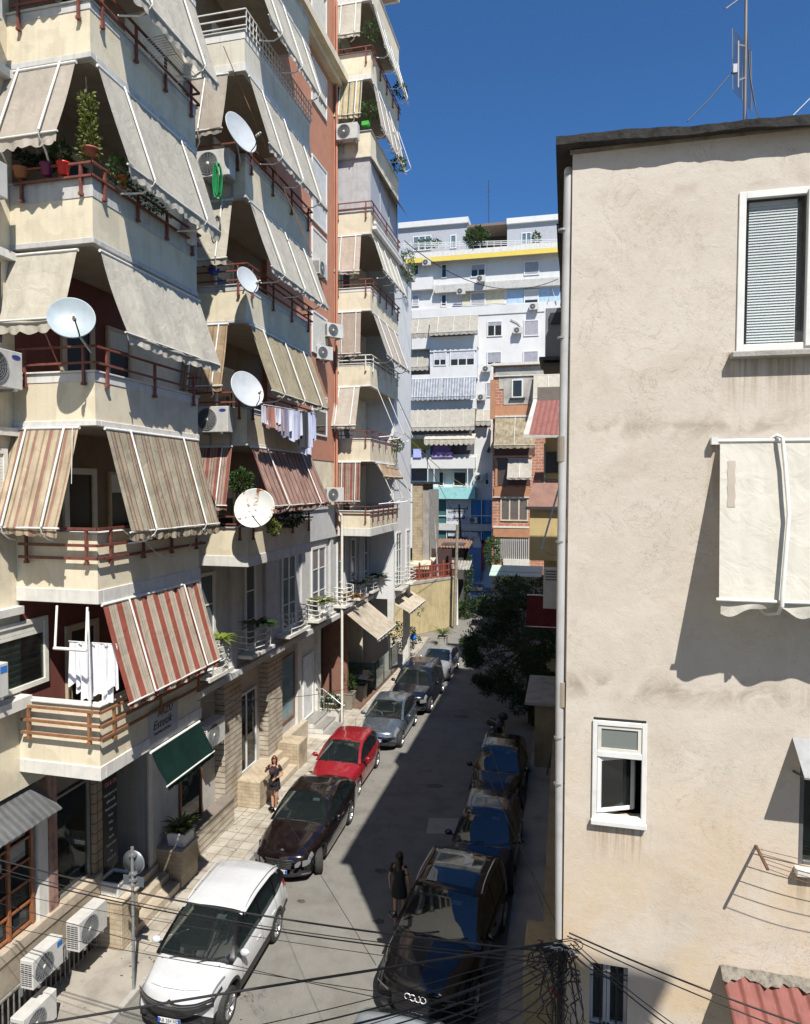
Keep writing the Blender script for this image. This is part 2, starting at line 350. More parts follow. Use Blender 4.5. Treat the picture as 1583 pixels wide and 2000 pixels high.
# patches and cracks of the road surface
pt = MB()
pa = [at(*p, Z=.004) for p in ((838, 1598), (897, 1598), (893, 1628), (833, 1628))]
pt.poly(pa)
struct('patched_road', pt, pm('newer_asphalt', (.33, .31, .28), .9, var=.12, vs=3, bump=.3, bs=90))
ph = MB()
for (px, py, s) in ((850, 1535, .35), (745, 1700, .2), (590, 1760, .12), (742, 1800, .18), (905, 1400, .4)):
    c = at(px, py, Z=.005)
    ph.poly([(c[0]+s*math.cos(a)*random.uniform(.6, 1.2), c[1]+s*.6*math.sin(a)*random.uniform(.6, 1.2), .006) for a in np.linspace(0, 2*math.pi, 14)[:-1]])
struct('stained_road', ph, pm('tar_stain', (.09, .085, .08), .7, var=.3, vs=9))
# ================================================================ left apartment building
ST = [None, 4.95, 8.11, 11.25, 14.39, 17.52, 20.66, 23.8, 26.94, 30.08, 33.2]
XW, XB = -9.7, -8.0
def bay(bld, y0, y1, z, ph, tb=.12, ub=.16, mat=CREAM, trim=GTRIM, x1=XB, x0=XW, depth=.3, coping=None):
    """one projecting balcony: slab, parapet on three sides, lower and upper bands"""
    w = .12; mb = MB(); s = mb
    s.box(x0, x1-.004, y0+.004, y1-.004, z+.02, z+.2, 0)                       # floor slab
    s.box(x0, x1, y0, y0+w, z+tb, z+ph-ub, 0); s.box(x1-w, x1, y0+w, y1-w, z+tb, z+ph-ub, 0); s.box(x0, x1, y1-w, y1, z+tb, z+ph-ub, 0)
    o = mb.build('balcony', [mat, trim, SOFF], bld, True)
    t = MB(); e = .025
    for (a, bb, q) in ((z, z+tb, e), (z+ph-ub, z+ph, .012)):
        t.box(x0, x1+q, y0-q, y0+w, a, bb); t.box(x1-w, x1+q, y0+w, y1-w, a, bb); t.box(x0, x1+q, y1-w, y1+q, a, bb)
    t.box(x0, x1+.045, y0-.045, y0+w+.03, z+ph, z+ph+.035); t.box(x1-w-.03, x1+.045, y0+w+.03, y1-w-.03, z+ph, z+ph+.035); t.box(x0, x1+.045, y1-w-.03, y1+.045, z+ph, z+ph+.035)
    t.build('trim', trim, o, True, bevel=.008)
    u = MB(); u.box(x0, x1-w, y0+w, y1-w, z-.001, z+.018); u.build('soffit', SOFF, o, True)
    return o
def railing(o, y0, y1, zr, zb, mat=REDRAIL, x1=XB, x0=XW, off=.065, th=.036, posts_s=3, name='railing'):
    """flat steel rails carried on posts bolted to the outside of the parapet"""
    mb = MB(); X = x1+off; Ya = y0-off; Yb = y1+off; zt = max(zr)
    for z in zr:
        mb.box(x0+.15, X, Ya-.02, Ya+.02, z, z+th); mb.box(X-.02, X+.02, Ya-.02, Yb, z, z+th); mb.box(X-.35, X, Yb-.02, Yb+.02, z, z+th)
    ps = [(X-.25, Ya+.01), (x0+.3, Ya+.01)]+[(X-.01, y0+.25+(y1-y0-.5)*k/(posts_s-1)) for k in range(posts_s)]
    for (px, py) in ps:
        mb.box(px-.022, px+.022, py-.022, py+.022, zb, zt+th*.9)
        mb.box(px-.034, px+.034, py-.034, py+.034, zb-.05, zb)
    return mb.build(name, mat, o, True)
def opening(par, kind, Xp, y0, y1, z0, z1, fm=None, axis='x', glass=GLASS, n=2, shut=0., sm=None, fw=.07, out=1, bars=0):
    """a framed window or door on a wall facing +X (axis x) or -Y (axis y: Xp is the wall's Y, y0..y1 run along X)"""
    fm = fm or WHITEM; a = MB(); gl = MB(); sh = MB()
    def bx(m, u0, u1, za, zb, d0, d1):
        if axis == 'x': m.box(Xp+d0, Xp+d1, u0, u1, za, zb)
        else: m.box(u0, u1, Xp-d1, Xp-d0, za, zb)
    bx(a, y0, y0+fw, z0, z1, 0, .06); bx(a, y1-fw, y1, z0, z1, 0, .06); bx(a, y0+fw, y1-fw, z1-fw, z1, 0, .06); bx(a, y0+fw, y1-fw, z0, z0+fw, 0, .06)
    zs = z1-(z1-z0)*shut
    for k in range(1, n):
        yy = y0+(y1-y0)*k/n; bx(a, yy-fw*.5, yy+fw*.5, z0+fw, zs-.001 if shut else z1-fw, 0, .05)
    for k in range(bars):
        zz = z0+(z1-z0)*(k+1)/(bars+1); bx(a, y0+fw, y1-fw, zz-.02, zz+.02, .001, .04)
    o = a.build(kind, fm, par, True)
    bx(gl, y0+fw*.5, y1-fw*.5, z0+fw*.5, z1-fw*.5, .005, .02)
    gl.build('pane', glass, o, True)
    if shut > 0:
        k = max(2, int((z1-fw-zs)/.055)); h = (z1-fw-zs)/k
        for i in range(k): bx(sh, y0+fw, y1-fw, zs+i*h+.006, zs+(i+1)*h, .018, .034+.012*(i % 2 == 9))
        bx(sh, y0+fw, y1-fw, zs, z1-fw, .021, .026)
        sh.build('shutter', sm or IVORY, o, True)
    return o
LB = thing('apartment_building', 'tall cream and terracotta apartment building with stacked corner balconies along the street', 'building', (-14, 20, 0))
wm = MB()
wm.box(-22, XW, -30, 32.2, 4.6, 36)
wm.box(-22, -9.9, 32.2, 32.3, 0, 22)
build_each(wm, 'wall', CREAM, LB)
wm = MB(); wm.box(XW+.001, -9.5, 20.38, 27.0, 11.25, 31); wm.build('wall', TERRA, LB, True)['label'] = 'terracotta coloured wall'
wm = MB(); wm.box(XW+.001, -9.42, 26.86, 27.0, 8.3, 31); wm.tube([(-9.36, 26.8, 8.4), (-9.36, 26.8, 30)], .05, 8); wm.build('pilaster', TERRA, LB, True)
# cornice step above the terracotta wall
cm = MB(); cm.box(XW, -8.95, 20.45, 27.05, 26.9, 27.2); cm.box(XW, -9.2, 20.45, 27.0, 26.7, 26.9); cm.build('cornice', CREAM, LB, True)
# --- bays
BA, BB_, BC = (10.2, 13.56), (15.92, 20.32), (27.13, 31.86)
bal = {}
for k, ph, tb, ub, trim, mat in ((1, 1.33, .25, .02, WTRIM, CREAM), (2, 1.24, .25, .02, WTRIM, CREAM), (3, .93, .1, .16, WTRIM, CREAM), (4, 1.13, .1, .34, GTRIM, CREAM), (5, .95, .1, .14, GTRIM, CREAM), (6, .95, .1, .14, GTRIM, CREAM), (7, .95, .1, .14, GTRIM, CREAM), (8, .95, .1, .14, GTRIM, CREAM)):
    bal['A', k] = bay(LB, BA[0], BA[1], ST[k], ph, tb, ub, mat, trim)
for k, ph, tb, ub, trim, mat in ((2, 1.0, .28, .02, WTRIM, CREAM), (3, .95, .07, .1, WTRIM, CREAM), (4, .95, .07, .14, GTRIM, CREAM), (5, 1.05, .07, .14, GTRIM, CREAM), (6, 1.0, .22, .2, WTRIM, CREAMG), (7, .95, .12, .14, GTRIM, CREAM), (8, .95, .12, .14, GTRIM, CREAM)):
    bal['B', k] = bay(LB, BB_[0], BB_[1], ST[k], ph, tb, ub, mat, trim)
for k, ph, tb, ub, trim, mat in ((2, 1.05, .34, .02, WTRIM, CREAM), (3, .95, .06, .08, WTRIM, CREAM), (4, .95, .06, .08, WTRIM, CREAM), (5, .95, .06, .14, WTRIM, CREAM), (6, .95, .08, .04, WTRIM, CREAM), (7, 1.05, .06, .05, GTRIM, CREAM), (8, 1.05, .22, .05, WTRIM, CREAM), (9, 1.0, .2, .05, WTRIM, CREAM), (10, 1.0, .2, .05, WTRIM, CREAM)):
    bal['C', k] = bay(LB, BC[0], BC[1], ST[k], ph, tb, ub, mat, trim)
railing(bal['A', 1], *BA, (5.72, 5.95, 6.2), 5.68, WOODRAIL, off=.12, th=.045)
railing(bal['A', 2], *BA, (8.9, 9.13, 9.42), 8.86, REDRAIL, off=.1, th=.05, posts_s=4)
railing(bal['A', 3], *BA, (12.32, 12.6), 12.0)
railing(bal['A', 4], *BA, (15.5, 15.72), 15.25, posts_s=4)
railing(bal['A', 5], *BA, (18.55, 18.8), 18.2, posts_s=4)
railing(bal['A', 6], *BA, (21.7, 21.95), 21.4)
for k in (3, 4, 5): railing(bal['B', k], *BB_, (ST[k]+1.05, ST[k]+1.28, ST[k]+1.45) if k == 4 else (ST[k]+1.1, ST[k]+1.35), ST[k]+.72, posts_s=4)
railing(bal['B', 2], *BB_, (9.2, 9.4), 8.85, posts_s=4)
# white lattice railing of the sixth level
wr = MB()
for z in (21.75, 21.95, 22.15): wr.bar((XB+.06, 15.86, z), (XB+.06, 20.4, z), .025); wr.bar((XW, 15.86, z), (XB+.06, 15.86, z), .025)
for i in range(24): wr.bar((XB+.06, 15.9+i*.19, 21.6), (XB+.06, 15.9+i*.19, 22.17), .018)
wr.build('railing', WHITEM, bal['B', 6], True)
for k in (3, 4, 5, 8): railing(bal['C', k], *BC, (ST[k]+1.08, ST[k]+1.28), ST[k]+.7, REDRAIL if k != 4 else IVORY, posts_s=5)
railing(bal['C', 6], *BC, (ST[6]+1.05, ST[6]+1.3), ST[6]+.7, REDRAIL, posts_s=3)
railing(bal['C', 2], *BC, (9.1, 9.35), 8.75, REDRAIL, posts_s=6)
# C, sixth level: closed in with grey boarding and a screen of blinds
en = MB(); en.box(XW, XB-.05, 27.2, 27.26, 21.63, 23.8); en.build('infill_panel', pm('grey_board', (.42, .41, .41), .8, var=.1, streak=.3), LB, True)
en = MB(); en.box(XB-.12, XB-.06, 27.26, 31.8, 21.63, 23.72)
for y in (27.3, 28.8, 30.3, 31.76): en.box(XB-.13, XB-.03, y-.03, y+.03, 21.63, 23.75)
en.build('infill_panel', pm('grey_blind', (.36, .37, .40), .6, var=.06, vs=8), LB, True)
# side canopy board at C fifth / sixth levels
en = MB(); en.add([(XB, 27.1, 23.78), (XB, 32.0, 23.78), (XB+.5, 32.1, 23.1), (XB+.1, 27.4, 23.72)], [(0, 1, 2, 3)]); en.build('canopy_board', GTRIM, LB, True)
en = MB(); en.box(XB+.02, XB+.2, 27.3, 31.9, 20.9, 21.05); en.box(XB+.02, XB+.14, 27.5, 31.9, 21.2, 21.3); en.build('awning_box', WHITEM, LB, True, bevel=.02)
# --- walls and doors behind the balconies
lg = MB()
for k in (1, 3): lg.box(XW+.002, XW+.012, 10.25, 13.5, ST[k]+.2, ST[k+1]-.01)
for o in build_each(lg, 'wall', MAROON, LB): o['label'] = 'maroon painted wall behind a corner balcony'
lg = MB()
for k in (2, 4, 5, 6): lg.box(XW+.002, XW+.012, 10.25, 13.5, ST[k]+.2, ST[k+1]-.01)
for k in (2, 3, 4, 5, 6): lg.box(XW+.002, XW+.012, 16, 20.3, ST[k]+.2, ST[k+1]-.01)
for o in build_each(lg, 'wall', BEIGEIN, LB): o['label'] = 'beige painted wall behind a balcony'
DIMG = pm('dim_door_panel', (.03, .025, .02), .35, var=.1, spec=.25)
DOORF = pm('cream_door_frame', (.50, .42, .30), .5, var=.08)
for k in (1, 2, 3, 4, 5):
    opening(LB, 'door', XW+.015, 11.35, 12.3, ST[k]+.2, ST[k]+2.45, DOORF if k != 2 else IVORY, n=1, fw=.13, glass=DIMG)
    if k > 1: opening(LB, 'window', XW+.015, 12.7, 13.5, ST[k]+1.1, ST[k]+2.4, DOORF, n=1, shut=.35, glass=DIMG)
for k in (2, 3, 4, 5, 6): opening(LB, 'door', XW+.015, 17.3, 18.4, ST[k]+.2, ST[k]+2.4, IVORY, n=1, fw=.1, shut=.3)
for k in range(2, 10):
    opening(LB, 'door', XW+.015, 28.3, 29.5, ST[k]+.2, ST[k]+2.4, IVORY, n=1, fw=.1)
opening(LB, 'window', XW+.015, 8.1, 10.86, 6.45, 7.72, IVORY, n=2, shut=.24, fw=.09, glass=GLASSC)
bl = MB()
for i in range(9): bl.box(XW-.01, XW+.012, 8.2, 10.8, 6.52+i*.115, 6.58+i*.115)
bl.build('blind', pm('pale_blind', (.35, .34, .30), .8), LB, True)
opening(LB, 'window', XW+.01, 8.2, 9.98, 9.6, 10.85, IVORY, n=2, shut=.62, fw=.09)
opening(LB, 'window', XW+.01, 8.2, 9.9, 12.7, 14.1, DARKM, n=2, fw=.06)
# ledges left of the corner balconies
lm = MB()
for z in (8.0, 11.2, 14.3, 17.45): lm.box(XW, XW+.16, 6, 10.19, z-.12, z+.02)
lm.box(XW, XW+.3, 6, 10.19, 6.2, 6.4)
build_each(lm, 'ledge', WTRIM, LB)
# --- terracotta wall windows
for k in range(3, 9):
    z = ST[k]
    if k in (6,): opening(LB, 'window', -9.5, 24.3, 25.9, z-.35, z+2.1, WHITEM, n=2, shut=1., sm=pm('white_louvre', (.62, .64, .64), .5))
    else: opening(LB, 'window', -9.5, 24.3, 25.9, z+.95, z+2.55, WHITEM, n=1, shut=1. if k != 3 else .4, sm=IVORY)
# --- first floor (above the shops): white wall with tall windows
F1 = pm('white_grey_plaster', (.52, .52, .51), .85, var=.08, vs=2.5, bump=.2, streak=.32, wcol=(.30, .26, .20))
fm_ = MB(); fm_.box(XW-.02, -9.56, 15.0, 32.2, 4.7, 8.1)
for y in (15.6, 18.0, 20.3, 23.4, 26.5, 28.35, 30.5, 33.6): fm_.box(-9.56, -9.47, y-.17, y+.17, 4.7, 8.1)
fm_.box(-9.56, -9.3, 15.0, 32.2, 4.62, 4.8); fm_.box(-9.56, -9.42, 20.4, 27.1, 8.1, 9.3); fm_.box(-9.56, -9.36, 20.4, 27.0, 9.3, 9.45)
fm_.build('wall', F1, LB, True)['label'] = 'white first floor wall above the shops'
um = MB(); um.box(XW+.002, -9.52, 20.4, 26.9, 9.45, 11.24); um.build('wall', CREAM, LB, True)
for (a, c) in ((16.1, 16.95), (18.75, 19.5), (21.5, 22.75), (24.3, 25.9), (27.3, 28.0), (29.1, 29.85), (31.2, 31.95)):
    o = opening(LB, 'french_window', -9.555, a, c, 5.15, 7.85, WHITEM, n=2 if c-a > 1 else 1, fw=.10, bars=2, glass=GLASSW)
RAILW = pm('white_rail_paint', (.66, .64, .58), .5, var=.15, vs=10)
SHR = []
def minibal(y0, y1, z=5.05):
    mb = MB(); mb.box(-9.55, -9.0, y0, y1, z, z+.1); 
    for zz in (z+.28, z+.46, z+.64, z+.82):
        mb.tube([(-9.5, y0, zz+.05), (-9.1, y0+.02, zz), (-8.98, (y0+y1)/2, zz-.02), (-9.1, y1-.02, zz), (-9.5, y1, zz+.05)], .018, 6)
    mb.bar((-9.05, y0+.25, z+.1), (-9.02, y0+.25, z+.85), .025); mb.bar((-9.05, y1-.25, z+.1), (-9.02, y1-.25, z+.85), .025)
    mb.build('window_balcony', RAILW, LB, True)
for (a, c) in ((15.75, 17.05), (18.2, 19.8), (21.0, 22.9), (23.7, 25.7), (26.9, 28.3), (28.9, 30.3), (31.0, 32.3)): minibal(a, c)
# ================================================================ awnings
S_AF = stripes('cloth_brown_cream_stripe', .62, [(0, (.47, .39, .27)), (.1, (.34, .23, .17)), (.16, (.50, .42, .29)), (.28, (.30, .17, .13)), (.40, (.43, .33, .24)), (.46, (.49, .42, .29)), (.58, (.33, .22, .17)), (.66, (.51, .44, .31)), (.80, (.33, .20, .15)), (.90, (.45, .36, .26))])
S_AS = stripes('cloth_brown_grey_stripe', .45, [(0, (.47, .42, .31)), (.22, (.28, .20, .15)), (.30, (.42, .36, .26)), (.42, (.33, .17, .13)), (.5, (.46, .40, .29)), (.72, (.30, .22, .17)), (.8, (.50, .45, .33))])
S_RED = stripes('cloth_red_stripe', .37, [(0, (.31, .09, .065)), (.38, (.47, .40, .31)), (.55, (.31, .27, .22)), (.60, (.47, .40, .31)), (.70, (.32, .28, .24)), (.75, (.48, .41, .32)), (.95, (.31, .09, .065))], dirt=.15)
S_RED2 = stripes('cloth_red_grey_stripe', .30, [(0, (.27, .095, .075)), (.3, (.37, .28, .23)), (.45, (.21, .15, .12)), (.55, (.38, .30, .25)), (.72, (.25, .115, .095)), (.8, (.37, .28, .23))])
S_OLV = stripes('cloth_olive_stripe', .2, [(0, (.45, .39, .26)), (.5, (.39, .33, .21)), (.62, (.48, .42, .29)), (.85, (.34, .28, .18))], dirt=.2)
S_BRN = stripes('cloth_tan_stripe', .34, [(0, (.42, .30, .19)), (.35, (.30, .17, .10)), (.42, (.47, .36, .24)), (.7, (.36, .20, .14)), (.78, (.45, .34, .22))])
S_CRM = stripes('cloth_cream', 9, [(0, (.50, .46, .375))], dirt=.12)
S_WHT = stripes('cloth_off_white', 9, [(0, (.55, .515, .43))], dirt=.14)
S_BGE = stripes('cloth_beige', 9, [(0, (.44, .39, .33))], dirt=.12)
S_GRY = stripes('cloth_pale_grey', 9, [(0, (.50, .465, .39))], dirt=.12)
S_PNK = stripes('cloth_pinkish_beige', 9, [(0, (.50, .41, .34))], dirt=.12)
S_YEL = stripes('cloth_yellow_grey_stripe', .48, [(0, (.58, .48, .28)), (.3, (.12, .14, .13)), (.42, (.50, .45, .33)), (.6, (.58, .48, .28)), (.8, (.20, .22, .20)), (.88, (.5, .43, .3))])
S_GRN = stripes('cloth_dark_green', 9, [(0, (.003, .018, .0145))], dirt=.2)
S_SLV = stripes('cloth_silver_blue_stripe', .55, [(0, (.50, .52, .56)), (.3, (.27, .30, .37)), (.5, (.58, .60, .62)), (.75, (.30, .32, .38))])
ARM = pm('awning_arm_white', (.72, .71, .67), .4, var=.1, vs=12)
def awning(label, face, a0, a1, P, zt, drop, proj, cloth, rods=2, valance=.2, group=None, elbow=True, wob=.012, side_cut=0., cat='awning', rodmat=None, skew=0., scal=.24, parent=None):
    """face 'x': hangs off a wall/slab plane X=P and runs along Y; face 'y': hangs off Y=P, runs along X, drops towards -Y"""
    def W3(u, o, z):
        return (P+o, u, z) if face == 'x' else (u, P-o, z)
    o0 = W3((a0+a1)/2, 0, zt)
    root = thing('awning', label, cat, o0, group=group)
    Wd = a1-a0; nu = max(10, int(Wd/.1)); nv = 14; G = []; UV = []
    ph1, ph2 = random.uniform(0, 6), random.uniform(0, 6); lean = random.uniform(-.07, .07) if Wd < 5 and elbow else 0.
    for j in range(nv+1):
        t = j/nv; row = []; ur = []
        for i in range(nu+1):
            s = i/nu
            sag = math.sin(math.pi*t)*(.02*math.sin(s*9+ph1)+.012*math.sin(s*23+ph2)+.02)*(1 if rods == 0 else .6)
            w = wob*math.sin(s*Wd*7+ph2+2*t)*t
            u = a0+Wd*s+skew*t*(1 if s > .5 else 0)*0
            row.append(W3(u+skew*t, .03+proj*t-sag+w, zt-drop*t+lean*t*(s-.5)-.03*math.sin(s*math.pi)*t*(1.6 if rods == 0 else .4)))
            ur.append((s*Wd, t*drop))
        G.append(row); UV.append(ur)
    mb = MB().grid(G, uv=UV)
    # lower hem folded round the front bar: a second skin gives the cloth a body at its edges
    hem = []
    for i in range(nu+1):
        p = np.array(G[-1][i]); hem.append([p, p+np.array(W3(0, .018, -.035))-np.array(W3(0, 0, 0)), p+np.array(W3(0, -.01, -.05))-np.array(W3(0, 0, 0))])
    hem = np.array(hem).transpose(1, 0, 2); mb.grid(hem, uv=[UV[-1]]*3)
    mb.build('cloth', cloth, root, True)
    if valance:
        rows = [[], [], [], []]; ur = [[], [], [], []]; n2 = nu*4
        for i in range(n2+1):
            s = i/n2; j = min(nu-1, int(s*nu)); f = s*nu-j; p = np.array(G[-1][j])*(1-f)+np.array(G[-1][j+1])*f
            dr = valance*(.72+.28*abs(math.sin(math.pi*s*Wd/scal)))
            for k in range(4):
                q = k/3; off = .02*math.sin(s*Wd*11+ph1)*q+.012*math.sin(s*Wd*31+ph2)*q
                rows[k].append(p+np.array(W3(0, off-.008, -.03-dr*q))-np.array(W3(0, 0, 0))); ur[k].append((s*Wd, drop+q*.2))
        MB().grid(rows, uv=ur).build('valance', cloth, root, True)
    bar = MB().rod(W3(a0-.03+skew, .03+proj, zt-drop-.02), W3(a1+.03+skew, .03+proj, zt-drop-.02), .018, 8); bar.build('front_bar', rodmat or ARM, root, True)
    rl = MB().rod(W3(a0-.02, .03, zt), W3(a1+.02, .03, zt), .03, 8); rl.build('roller', rodmat or ARM, root, True)
    for k in range(rods):
        s = (k+.5)/rods if rods > 2 else (.22, .80)[k] if rods == 2 else .5
        u = a0+Wd*s
        am = MB(); top = np.array(W3(u, .05, zt+.03)); bot = np.array(W3(u+skew, .085+proj, zt-drop+.01))
        am.rod(top, bot, .02, 8)
        if elbow:
            e1 = np.array(W3(u+skew-.02, proj*1.0+.06, zt-drop-.10)); e2 = np.array(W3(u+skew-.05, proj*.75, zt-drop-.22)); e3 = np.array(W3(u+skew-.22, .09, zt-drop-.27))
            am.tube([bot, e1, e2, e3], .018, 8)
        am.build('arm', rodmat or ARM, root, True)
    return root
GA = 'awnings of the balcony apartment building'
Z1, Z2, Z3, Z4, Z5, Z6, Z7, Z8, Z9 = [ST[i] for i in range(1, 10)]
awning('red and cream striped awning above the shop sign and laundry balcony', 'x', 10.28, 13.5, XB, Z2-.02, 1.72, .52, S_RED, 2, .10, GA, elbow=False, scal=.4)
awning('brown and cream striped awning with two white rods beside the hanging white cable end', 'y', XW+.0, -8.32, 10.2, Z3-.03, 1.72, .55, S_AF, 2, .12, GA, elbow=True)
awning('large brown striped awning with a cord looping below, above the red striped one', 'x', 10.42, 13.5, XB, Z3-.03, 1.82, .5, S_AS, 2, .18, GA)
awning('plain cream awning cloth without rods just behind the grey oval dish', 'y', XW-.05, -8.3, 10.2, Z4-.1, 1.22, .35, S_CRM, 0, .2, GA, elbow=False, scal=.3)
awning('off white awning with crumpled gathered hem above the red balcony rail and grey dish', 'x', 10.35, 13.6, XB, Z4-.08, 1.42, .5, S_WHT, 0, .16, GA, elbow=False, wob=.025, scal=.35)
awning('plain beige awning with two rods above the purple and red flower pots', 'y', XW-.05, -8.28, 10.2, Z5-.05, 1.38, .48, S_BGE, 2, .2, GA)
awning('pale grey street side awning beside the climbing balcony plant', 'x', 10.35, 13.5, XB, Z5-.05, 1.72, .58, S_GRY, 2, .2, GA)
awning('pale awning over the wire drying rack high on the corner balconies', 'x', 10.35, 13.5, XB, Z6-.05, 1.72, .56, S_GRY, 2, .2, GA)
awning('dull beige awning one floor above the flower pot balcony, facing the viewer', 'y', XW, -8.28, 10.2, Z6-.05, 1.38, .45, S_BGE, 2, .2, GA)
# middle stack
awning('red striped front awning of the middle stack beside the rusty dish', 'y', XW, -8.4, BB_[0], Z3-.02, 1.5, .35, S_RED2, 2, .12, GA)
awning('red ribbed street side awning over the creeper and rusty dish', 'x', 16.1, 20.3, XB, Z3-.02, 1.52, .62, S_RED2, 2, .14, GA, wob=.02)
awning('tan striped narrow front awning beside the large white dish', 'y', XW, -8.5, BB_[0], Z4-.02, 1.6, .35, S_BRN, 2, .14, GA)
awning('olive street side awning with rods above the hanging laundry', 'x', 16.1, 20.3, XB, Z4-.02, 1.68, .6, S_OLV, 3, .1, GA)
awning('cream front awning with twig shadows above the small white dish', 'y', XW, -8.35, BB_[0], Z5-.02, 1.55, .35, S_CRM, 2, .16, GA)
awning('pale grey street side awning behind the small white dish', 'x', 16.1, 20.35, XB, Z5-.02, 1.66, .6, S_GRY, 3, .14, GA)
awning('beige front awning over the air conditioner with the green hose', 'y', XW, -8.45, BB_[0], Z6-.02, 1.5, .35, S_BGE, 1, .14, GA)
awning('grey three rod awning behind the upper white dish and orange cord', 'x', 16.1, 20.35, XB, Z6-.02, 1.72, .55, S_GRY, 3, .16, GA)
awning('pale awning above the white lattice balcony railing at the top', 'x', 16.1, 20.3, XB, Z7-.02, 1.7, .55, S_WHT, 3, .16, GA)
awning('pale awning crossing the top edge of the middle stack', 'x', 16.1, 20.3, XB, Z8-.02, 1.6, .5, S_GRY, 3, .1, GA)
# far stack
awning('red and brown striped front awning lowest on the far stack', 'y', -9.45, -8.42, BC[0], Z3-.02, 1.62, .12, S_RED2, 2, .1, GA)
awning('small brown awning above the barred window of the far stack', 'x', 27.9, 31.4, XB, Z3-.02, .55, .35, S_BRN, 0, .08, GA, elbow=False)
awning('beige front awning with bent arms, second lowest on the far stack', 'y', -9.6, -8.45, BC[0], Z4-.02, 1.62, .6, S_BGE, 2, .12, GA)
awning('pinkish beige front awning above the only white balcony rail of the far stack', 'y', -9.45, -8.4, BC[0], Z5-.02, 1.72, .12, S_PNK, 2, .12, GA)
awning('beige street side awning beside the tall white wall end', 'x', 27.4, 31.6, XB, Z5-.02, 1.75, .62, S_BGE, 3, .14, GA)
awning('rosy beige front awning below the grey boarded balcony', 'y', -9.5, -8.4, BC[0], Z6-.02, 1.5, .25, S_PNK, 2, .12, GA)
awning('torn white street side awning of the far stack', 'x', 27.4, 31.7, XB, Z6-.02, 1.35, .45, S_WHT, 4, .1, GA)
awning('yellow and grey striped awning high on the far stack', 'y', -9.55, -8.35, BC[0], Z8-.02, 1.45, .28, S_YEL, 2, .14, GA)
awning('folded beige street side awning round the corner from the yellow striped awning', 'x', 27.4, 31.9, XB, Z8-.02, 1.75, .35, S_BGE, 4, .1, GA)
awning('grey awning at the top of the far stack', 'y', -9.5, -8.4, BC[0], Z9-.02, 1.3, .2, S_GRY, 2, .14, GA)
awning('grey street side awning at the very top of the far stack', 'x', 27.3, 31.8, XB, Z9-.02, 1.7, .5, S_GRY, 4, .1, GA)
# bare awning arms swung out on the far stack
fa = thing('bare_awning', 'bare bent awning arms and stays without any cloth on the far stack', 'awning frame', (XB, 29.5, 14))
m = MB()
for (zt, zb, o) in ((Z4, 12.6, .75), (Z3, 9.7, .7), (Z8+.2, 25.4, .62)):
    for y in (28.2, 29.8, 31.6): m.tube([(XB+.03, y, zt), (XB+o, y+.25, zb), (XB+o*.7, y+.1, zb-.2), (XB+.1, y-.1, zb-.25)], .018, 6)
    m.rod((XB+o, 28.4, zb), (XB+o, 31.9, zb), .015, 6)
build_each(m, 'stay', ARM, fa)
awning('small dark green awning over the shop entrance', 'x', 11.62, 13.4, XB+.03, 4.92, .62, .36, S_GRN, 0, .10, None, elbow=False)
# metal frame of the missing front awning over the laundry
o = thing('bare_awning', 'empty white awning frame hanging above the white laundry', 'awning frame', (-8.9, 10.2, 8))
m = MB(); 
for x in (-8.85, -8.22): m.tube([(x, 10.2, 8.05), (x+.16, 9.95, 7.35)], .022, 6)
m.rod((-8.71, 9.95, 7.35), (-8.04, 9.95, 7.35), .03, 6); m.build('bar', IVORY, o, True)
# ================================================================ satellite dishes
def dish(label, c, rx, rz_, nrm, mat, offset=False, foot=None, rust=False, roll=22):
    """a shallow bowl whose mouth faces nrm, with feed arm, feed and mount"""
    o = thing('satellite_dish', label, 'satellite dish', c, group='satellite dishes on the corner balconies')
    n = Vector(nrm).normalized(); u = n.cross(Vector((0, 0, 1))).normalized(); v = u.cross(n).normalized(); rl_ = R_(roll); u, v = u*math.cos(rl_)-v*math.sin(rl_), v*math.cos(rl_)+u*math.sin(rl_)
    def P(a, b, k): return Vector(c)+u*a*rx+v*b*rz_+n*k
    rows = []; back = []
    for i in range(9):
        q = i/8
        rows.append([P(q*math.cos(a), q*math.sin(a), -.13*rx*1.6*(1-q*q)) for a in np.linspace(0, 2*math.pi, 41)[:-1]])
        back.append([P(q*math.cos(a), q*math.sin(a), -.13*rx*1.6*(1-q*q)-.02) for a in np.linspace(0, 2*math.pi, 41)[:-1]])
    rim = [rows[-1], [P(1.03*math.cos(a), 1.03*math.sin(a), .0) for a in np.linspace(0, 2*math.pi, 41)[:-1]], [P(1.03*math.cos(a), 1.03*math.sin(a), -.03) for a in np.linspace(0, 2*math.pi, 41)[:-1]], back[-1]]
    mb = MB(); mb.grid(rows, closed=True); mb.grid(back, closed=True); mb.grid(rim, closed=True)
    mb.build('reflector', mat, o, True)
    fd = P(.0, -.62, .62*rx*1.7); am = MB()
    am.tube([P(0, -.98, -.02), P(.0, -.92, .25*rx*1.7), fd], .013, 6)
    am.build('feed_arm', DARKM, o, True)
    fh = MB(); fh.rod(fd, fd-n*.1, .032, 10); fh.rod(fd, fd+n*.06, .02, 8); fh.build('feed', IVORY, o, True)
    mt = MB(); bk = P(0, 0, -.12*rx*1.6-.02); mt.obox(bk-n*.04, (u, v, n), (.07, .1, .04))
    ft = Vector(foot) if foot else bk-n*.25-v*.35
    mt.tube([bk-n*.05, bk-n*.16-v*.1, ft], .022, 8); mt.build('mount', STEEL, o, True)
    return o, (u, v, n, P)
DW = pm('dish_white_enamel', (.46, .49, .51), .38, var=.06, vs=5, streak=.1)
DG = pm('dish_grey_enamel', (.34, .40, .43), .42, var=.08, vs=4, streak=.12)
DR = pm('dish_rusty', (.68, .67, .62), .6, var=.06, vs=3)
